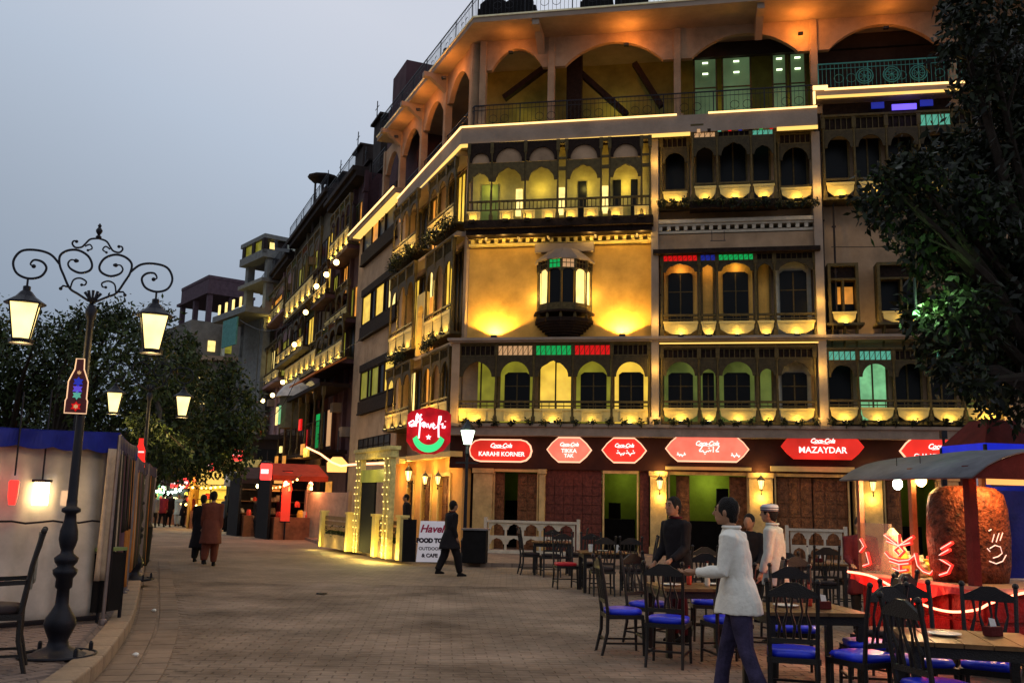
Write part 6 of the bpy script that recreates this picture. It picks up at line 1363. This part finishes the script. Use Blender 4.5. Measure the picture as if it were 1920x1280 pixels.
    if vox<.015:
        q=MB()
        for e in(-1,1): q.tube([hc+Vector((e*.016,.090,.040)),hc+Vector((e*.034,.088,.046)),hc+Vector((e*.052,.074,.038))],.0055,5); q.ball(hc+Vector((e*.032,.082,.016)),.011,(1.2,.6,.6),6,5)
        q.build('brows_and_eyes',HAIR,t)
    if cap:
        q=MB(); q.lathe([(.094,.055),(.096,.10),(.088,.13),(.05,.142)],(hc.x,hc.y-.01,hc.z-.02),18,sy=1.15); c_=q.build('cap',cap[0],t,smooth=True)
        for k in range(2): q=MB(); q.tube([(hc.x+.0985*math.cos(2*PI*i/18),hc.y-.01+1.15*.0985*math.sin(2*PI*i/18),hc.z+.045+.03*k) for i in range(18)],.006,5,closed=True); q.build('stripe',cap[1],c_)
    if collar: q=MB(); q.tube([(.07*math.cos(2*PI*i/14),L(1.46)+.07*math.sin(2*PI*i/14),1.47) for i in range(14)],.016,6,closed=True); q.build('collar',collar,t,smooth=True)
    return t
OFFW=mat('jacket_white',(.66,.63,.55),.8,scale=5,var=.10,bump=.2,bscale=40); JEAN=mat('denim',(.035,.028,.06),.85,scale=6,var=.6,bump=.3,bscale=60); KW=mat('kameez_white',(.42,.42,.36),.8,scale=5,var=.12); BKC=mat('cloth_black',(.010,.008,.009),.85); BRN=mat('cloth_brown',(.13,.035,.02),.85,var=.3); MAR=mat('cloth_maroon',(.07,.008,.012),.85); GRC=mat('cloth_grey',(.11,.11,.13),.85); CAPW=mat('cap_white',(.5,.5,.5),.8); CAPB=mat('cap_blue',(.03,.04,.08),.8)
PX=lambda px,D:at(px,940,D).x
person('man in an off white jacket and dark jeans striding left in front of the tables',PX(1383,8.25),8.25,R(64),h=1.71,step=.20,arms=((1.35,.15),(.5,-.25)),top=OFFW,topl=.76,legs=JEAN,vox=.010,lean=.05,collar=OFFW)
person('man in a pale shirt and striped skullcap standing by the chairs',PX(1452,11.9),11.9,R(60),h=1.68,step=.05,arms=((.3,.05),(.25,.0)),top=KW,topl=.72,legs=BKC,hair=True,cap=(CAPW,CAPB),vox=.013,collar=KW)
person('stout man in dark clothes with close cropped head behind the middle table',PX(1272,12.0),12.0,R(120),h=1.74,step=0,arms=((.9,.1),(.6,.1)),top=BKC,topl=.66,legs=MAR,hair=True,vox=.014,lean=.04,collar=MAR)
person('man in black walking across the street past the menu board',PX(846,21.3),21.3,R(-60),h=1.63,step=.24,arms=((.35,.2),(.5,-.15)),top=BKC,topl=.62,legs=BKC,skirt=.08,vox=.018,collar=BRN)
person('man in brown shalwar kameez walking away up the street',PX(400,22.6),22.6,R(10),h=1.72,step=.10,arms=((.2,.1),(.2,-.1)),top=BRN,topl=.52,legs=BRN,skirt=.10,vox=.018)
person('companion in black walking close at the left of the brown clad man',PX(381,23.3),23.3,R(5),h=1.63,step=.08,arms=((.3,.1),(.2,-.1)),top=BKC,topl=.40,legs=BKC,skirt=.14,vox=.02)
person('dark silhouetted man standing against the orange wall behind the planters',PX(765,30.5),30.5,R(100),z=.1,h=1.7,step=0,top=BKC,topl=.66,legs=BKC,vox=.02)
person('distant pedestrian in a pale shirt at the far end of the kerb',PX(290,47),47,R(0),h=1.62,step=.1,top=GRC,topl=.75,legs=BKC,vox=.03)
person('distant pedestrian in a dark red top, middle of the far group',PX(306,48),48,R(0),h=1.66,step=.1,top=mat('cloth_red',(.2,.02,.03),.85),topl=.7,legs=BKC,vox=.03)
person('distant pedestrian in black, right of the far group',PX(318,48.5),48.5,R(5),h=1.7,step=.05,top=BKC,topl=.65,legs=BKC,vox=.03)
person('man with a dark cap sitting low behind the two diners',PX(1406,14.2),14.2,R(150),z=-.12,h=1.66,step=0,arms=((.8,.2),(.8,.2)),top=BKC,topl=.66,legs=BKC,vox=.018)
person('server in dark red behind the food cart counter',PX(1610,12.9),12.9,R(170),z=0,h=1.55,step=0,arms=((1.0,.2),(1.0,.2)),top=MAR,topl=.6,legs=BKC,vox=.016)
rp=LF.w(-4.9,-1.3,zS); rp=at(826,92,(EYE-EYE).x+rp.y); person('dark figure leaning on the roof railing at the top left of the restaurant',rp.x+.25,rp.y,R(60),z=zS,h=1.6,step=0,top=BKC,topl=.66,legs=BKC,vox=.02)
# things on the tables
def cup(label,x,y,z,m,src=None):
    t=thing('cup',label,'cup',(x,y,z),0,'cups and bottles on the dining tables'); q=MB(); q.lathe([(.025,0),(.03,.01),(.036,.10),(.033,.10),(.027,.015)],n=12); q.build('wall',m,t); q=MB(); q.tube([(.033,0,.08),(.06,0,.07),(.058,0,.03),(.03,0,.025)],.006,5); q.build('handle',m,t); t.scale=(1.2,1.2,1.4); return t
CW=mat('china_white',(.7,.68,.62),.3,bump=0)
cup('white cup on the left side of the dark cup table',1.58,18.2,.75,CW); cup('white cup on the right side of the dark cup table',2.08,18.3,.75,CW)
def bot(label,x,y,z,m,h=.2):
    t=thing('bottle',label,'bottle',(x,y,z),0,'cups and bottles on the dining tables'); q=MB(); q.lathe([(.028,0),(.03,.02),(.03,h*.6),(.012,h*.8),(.012,h)],n=10); q.build('glass',m,t,smooth=True); q=MB(); q.lathe([(.015,h),(.015,h+.02)],n=8); q.build('cap',REDC,t); return t
bot('sauce bottle on the middle table, nearer the man in black',2.12,11.2,.75,mat('sauce_red',(.4,.04,.02),.2)); bot('tall water bottle on the middle table',2.3,11.05,.75,mat('jar_clear',None),.26); bot('sauce bottle on the bare wooden table',2.85,9.1,.75,mat('sauce_red',None)); bot('water bottle on the table by the right hand railing',5.1,16.3,.75,mat('jar_clear',None),.26)
# roof furniture silhouettes
for px,lb in ((930,'dark sofa on the roof edge, left of the row'),(978,'dark round backed sofa on the roof edge, second from the corner'),(1120,'dark seat on the roof edge, third from the corner'),(1185,'dark seat on the roof edge, right end of the row')):
    x=xf(px,10,slc.y+.9); t=thing('roof_seat',lb,'sofa',FR.w(x,slc.y+.9,zS),FR.ang,'dark seats on the roof terrace'); q=MB(); q.box(-.5,.5,-.3,.35,.15,.45); q.build('seat',BLKM,t,bevel=.05); q=MB(); q.prism([(-.5,.3),(.5,.3),(.5,.75),(.3,.92),(-.3,.92),(-.5,.75)],-.42,-.30); q.build('backrest',BLKM,t,bevel=.03)
    for s_ in(-1,1): q=MB(); q.box(s_*.52-.06,s_*.52+.06,-.35,.35,0,.62); q.build('armrest',BLKM,t,bevel=.03)
# ------------------------------------------------------------------ the far bazaar
def cyl_sign(label,px,py,D,h,m='red_lantern',col=(1,.06,.05),es=1.7):
    p=at(px,py,D); t=thing('lantern_sign',label,'sign',p,0,'red lantern signs down the street'); r=h*.36; M_=lamp(m,col,es)
    q=MB(); q.lathe([(r*.9,-h/2),(r,-h*.4),(r,h*.4),(r*.9,h/2)],n=14); q.build('drum',M_,t); q=MB(); q.lathe([(r*.95,h/2),(r*.95,h/2+.06),(.02,h/2+.1),(.02,h/2+.5)],n=10); q.build('cap',IRON,t)
    q=MB(); q.box(-r*.6,r*.6,-r-.02,-r*.75,-h*.12,h*.14); q.build('emblem',lamp('emblem_white',(1,.7,.65),1.8),t); return t
cyl_sign('largest red lantern sign, hanging at the edge of the dark tree',446,850,40,.62); cyl_sign('red lantern sign high above the yellow stall',397,873,45,.5); cyl_sign('red cylinder lantern sign before the dark shopfront',499,884,36,.62); cyl_sign('small red lantern sign above the far crowd, left of its pair',327,905,48,.5); cyl_sign('small red lantern sign above the far crowd, right of its pair',350,905,48,.5); cyl_sign('small red lantern sign at the end of the tents',287,908,44,.4)
def shop(label,px,pyb,D,w,h,awn,glow,wm,rz=0,lw=60,lc=(1,.7,.25),goods=True,seed=0,bulbs=2):
    p=at(px,pyb,D); rg=random.Random(seed); t=thing('market_stall',label,'stall',(p.x,D,0),R(rz),'lit stalls at the end of the street')
    q=MB(); q.box(-w/2,w/2,1.6,1.7,0,h); q.box(-w/2,-w/2+.1,0,1.6,0,h); q.box(w/2-.1,w/2,0,1.6,0,h); q.build('stall_wall',BLKM if seed!=3 else wm,t)
    q=MB(); q.add([(-w/2-.1,-.7,h-.25),(w/2+.1,-.7,h-.25),(w/2+.1,.6,h+.25),(-w/2-.1,.6,h+.25),(-w/2-.1,-.7,h-.45),(w/2+.1,-.7,h-.45)],[(0,1,2,3),(4,5,1,0)]); f=q.build('awning',awn,t); sd=f.modifiers.new('s','SOLIDIFY'); sd.thickness=.04
    q=MB(); q.box(-w/2+.2,w/2-.2,-.2,.5,0,.85); q.build('counter',CG,t)
    for i in range(3):
        q=MB(); q.box(-w/2+.15,w/2-.15,1.2,1.6,.9+i*.5,.94+i*.5); q.build('shelf',WB,t)
    if glow: q=MB(); q.box(-w/2+.15,w/2-.15,1.52,1.58,1.0,h-.4); q.build('lit_back',glow,t)
    for i in range(int(w*9)):
        x=-w/2+.25+rg.random()*(w-.5); k=rg.randrange(4); j=rg.randrange(4); q=MB(); r=.05+.08*rg.random(); yy,zz=((.1,.85) if j==0 else (-.5,h-.75-.7*rg.random()) if j==3 else (1.35,.94+.5*(j-1))); q.lathe([(r,0),(r*1.05,r),(r*.7,r*2.2)],n=7); o=q.build('goods',FO[k],t); o.location=(x,yy,zz)
    for i in range(bulbs):
        x=-w/2+w*(i+.5)/bulbs; q=MB(); q.ball((x,-.4,h-.55),.09,n=8,m=6); q.lathe([(.01,0),(.01,.2)],(x,-.4,h-.48),5); q.build('bulb',lamp('stall_bulb_%d'%(lc[2]*10),(1,min(1,lc[1]*1.1),lc[2]*1.2),14),t)
        point(tuple(Matrix.Translation((p.x,D,0))@Matrix.Rotation(R(rz),4,'Z')@Vector((x,-.65,h-.75))),1.6*lw/bulbs,lc,.12)
AY=mat('awning_yellow',(.6,.45,.12),.7); AD=mat('awning_dark',(.05,.03,.03),.8); AW=mat('awning_pale',(.45,.42,.36),.8); AR=mat('awning_red',(.35,.04,.02),.8)
shop('leftmost far stall with cool white tubes beyond the pedestrians',303,980,54,3.4,2.6,AW,PAN['teal'],PLD,0,120,(.7,1,.8),seed=1,bulbs=3)
shop('far stall with pale awning and yellow bulbs',352,980,52,2.6,2.5,AD,None,PLD,0,110,(1,.8,.35),seed=2,bulbs=2)
shop('brightest yellow fronted stall at the street end',412,980,47,3.2,3.2,AY,PAN['yellow'],PLY,5,260,(1,.66,.2),seed=3,bulbs=3)
shop('stall with white bulb and white boards right of the bright yellow one',462,985,44,2.0,2.5,AW,PAN['olive'],PLD,15,100,(.9,1,.8),seed=4,bulbs=1)
shop('dark shop crowded with small ornaments and hanging goods',503,992,40,2.6,2.6,AD,None,BLKM,30,60,(1,.6,.3),seed=5,bulbs=2)
shop('red draped shop beside the screen wall',548,998,37.5,2.0,2.7,AR,None,PLM,30,80,(1,.3,.12),seed=6,bulbs=2)
q=MB(); 
bz=thing('low_building','long low dark building closing the end of the street behind the stalls','building',(at(380,940,60).x,60,0),R(4)); q.box(-9,12,0,6,0,5.2); q.build('wall',PLD,bz); q=MB(); q.box(-9.3,12.3,-.5,6,5.2,5.5); q.build('parapet',PLD,bz)
for i in range(7): q=MB(); q.box(-8+i*2.8,-6.2+i*2.8,-.06,0,3.2,4.6); q.build('window',PAN['dark' if i%3 else 'olive'],bz)
def board(label,px,py,D,w,h,m,body,lm):
    p=at(px,py,D); t=thing('shop_board',label,'sign',p,R(5)); q=MB(); q.box(-w/2,w/2,-.03,.03,-h/2,h/2); q.build('panel',m,t); q=MB(); q.box(-w/2-.03,w/2+.03,-.02,.05,h/2,h/2+.04);q.box(-w/2-.03,w/2+.03,-.02,.05,-h/2-.04,-h/2); q.box(-.03,.03,.03,.06,-h/2-1,h/2) ; q.build('frame',IRON,t)
    return t
board('blank glowing yellow board on the bright stall',397,893,45.8,1.3,.75,lamp('board_yellow',(1,.62,.12),1.1),'',None)
board('upright red banner board beside the dark crowded shop',537,930,37.0,.35,1.9,lamp('banner_red',(1,.06,.03),.55),'',None)
board('small orange lit board over the dark crowded shop',515,915,38.5,.75,.25,lamp('board_orange',(1,.3,.05),.9),'',None)
board('tall amber glass board right of the red lantern sign',528,893,37.5,.55,.55,lamp('board_amber',(1,.5,.12),.8),'',None)
# street crowd standing by the stalls
person('distant vendor in dark clothes beside the bright yellow stall',PX(436,44),44,R(150),h=1.7,top=BKC,topl=.6,legs=BKC,vox=.03)
person('distant man in pale tunic standing by the far stalls',PX(336,50),50,R(180),h=1.65,top=KW,topl=.6,legs=KW,skirt=.05,vox=.03)
# overhead wires
for i,(a,b,D1,D2) in enumerate((((600,560),(450,600),50,60),((560,700),(480,760),45,48),((700,620),(420,700),38,55))):
    t=thing('cable',['topmost sagging cable over the old houses','lowest sagging cable by the domed bay','long cable crossing from the plain house to the tree'][i],'cable'); A_=at(*a,D1);B_=at(*b,D2); q=MB(); q.tube([A_.lerp(B_,k/10)-Vector((0,0,1.2*math.sin(PI*k/10))) for k in range(11)],.02,4); q.build('wire',IRON,t)
# litter on the paving
for px,py,lb in ((289,1146,'crumpled white paper scrap in the gutter by the kerb'),(255,1230,'small pale scrap on the gutter blocks near the lamp')):
    p=hz(px,py,.02); t=thing('paper_scrap',lb,'litter',p); q=MB(); q.ball((0,0,.02),.035,(1,.8,.6),6,4); q.v=[(v[0]*(1+.3*math.sin(i*3)),v[1],v[2]) for i,v in enumerate(q.v)]; q.build('paper',CW,t)

rg=random.Random(77)
TOPS=[BKC,MAR,GRC,BRN,KW]; 
for i,(px,D,lb) in enumerate(((345,49,'distant figure in black left of the yellow stall'),(362,47.5,'distant figure in maroon before the far bulbs'),(424,45,'distant figure in grey beneath the bright yellow stall'),(452,43,'distant figure in brown by the white bulb stall'),(470,41.5,'distant figure in pale clothes by the white boards'),(488,39.5,'distant shopper in black beside the crowded ornament shop'),(530,37.8,'distant shopper in maroon at the red draped shop'))):
    person(lb,PX(px,D),D,R(rg.uniform(0,360)),h=rg.uniform(1.55,1.72),step=.06,top=TOPS[i%5],topl=.6,legs=BKC,skirt=.05,vox=.036)
def string(label,A,Bq,n,sag,m,r=.05):
    t=thing('string_lights',label,'string lights',(0,0,0)); q=MB(); A=Vector(A);Bq=Vector(Bq); P=[A.lerp(Bq,k/n)-Vector((0,0,sag*math.sin(PI*k/n))) for k in range(n+1)]; q.tube(P,.012,4); q.build('wire',IRON,t)
    for p in P[1:-1]: q=MB(); q.ball(p-Vector((0,0,.08)),r*rg.uniform(.7,1.3),n=6,m=4); q.build('bulb',m,t)
WB_=lamp('far_bulb_warm',(1,.6,.16),9); WC_=lamp('far_bulb_cool',(.75,1,.85),9)
string('string of warm bulbs over the far yellow stalls',at(330,905,48),at(470,893,43),16,.3,WB_); string('string of cool bulbs over the leftmost far stall',at(288,915,50),at(345,912,48),8,.2,WC_,.07)
string('string of warm bulbs along the dark ornament shop',at(476,905,39),at(566,890,35),12,.25,WB_,.035); string('lowest string of warm bulbs near the street end counters',at(330,940,49),at(455,938,44),12,.15,WB_,.05)
t=thing('rubbish_bin','small dark cylindrical bin at the kerb beyond the second lamp','bin',(-7.9,20.6,.12)); q=MB(); q.lathe([(.2,0),(.24,.1),(.26,.8),(.28,.82)],n=14); q.build('body',BLKM,t); q=MB(); q.lathe([(.27,.82),(.2,.95),(.05,1.0)],n=14); q.build('lid',IRON,t)
def cover(label,px,py,r):
    p=hz(px,py,.021); t=thing('drain_cover',label,'drain cover',p); q=MB(); q.lathe([(r,0),(r,.006),(r*.92,.008)],n=24); q.build('plate',IRON,t)
    for k in range(-2,3): q=MB(); L_=math.sqrt(max(0,(r*.85)**2-(k*r*.3)**2)); q.box(-L_,L_,k*r*.3-.012,k*r*.3+.012,.008,.014); q.build('rib',IRON,t)
cover('small dark round drain cover in the middle of the street',603,1112,.10)

PLT=mat('plate_white',(.6,.57,.5),.35,bump=0); NAP=mat('napkin',(.55,.5,.45),.9)
for lb,x,y in (('white plate on the middle table near the white jacket man',2.42,11.25),('white plate on the left edge of the middle table',1.88,11.05),('white plate on the bare wooden table',2.6,9.0),('white plate on the nearest wooden table',3.25,7.2),('white plate on the farther part of the cup table',1.85,18.55)):
    t=thing('plate',lb,'plate',(x,y,.752),0,'plates on the dining tables'); q=MB(); q.lathe([(.07,0),(.115,.012),(.12,.018),(.075,.008)],n=18); q.build('dish',PLT,t,smooth=True)
for lb,x,y in (('napkin box on the bare wooden table beside the plate',2.9,8.85),('napkin box on the nearest wooden table',3.62,7.22),('napkin box on the right hand railing table',5.35,16.45)):
    t=thing('napkin_box',lb,'napkin box',(x,y,.752),R(20),'napkin boxes on the dining tables'); q=MB(); q.box(-.06,.06,-.04,.04,0,.07); q.build('case',REDC,t,bevel=.006); q=MB(); q.add([(-.03,-.01,.07),(.03,-.01,.07),(.035,.01,.12),(-.02,.015,.13),(0,.0,.07)],[(0,1,2,3)]); q.build('tissue',NAP,t)
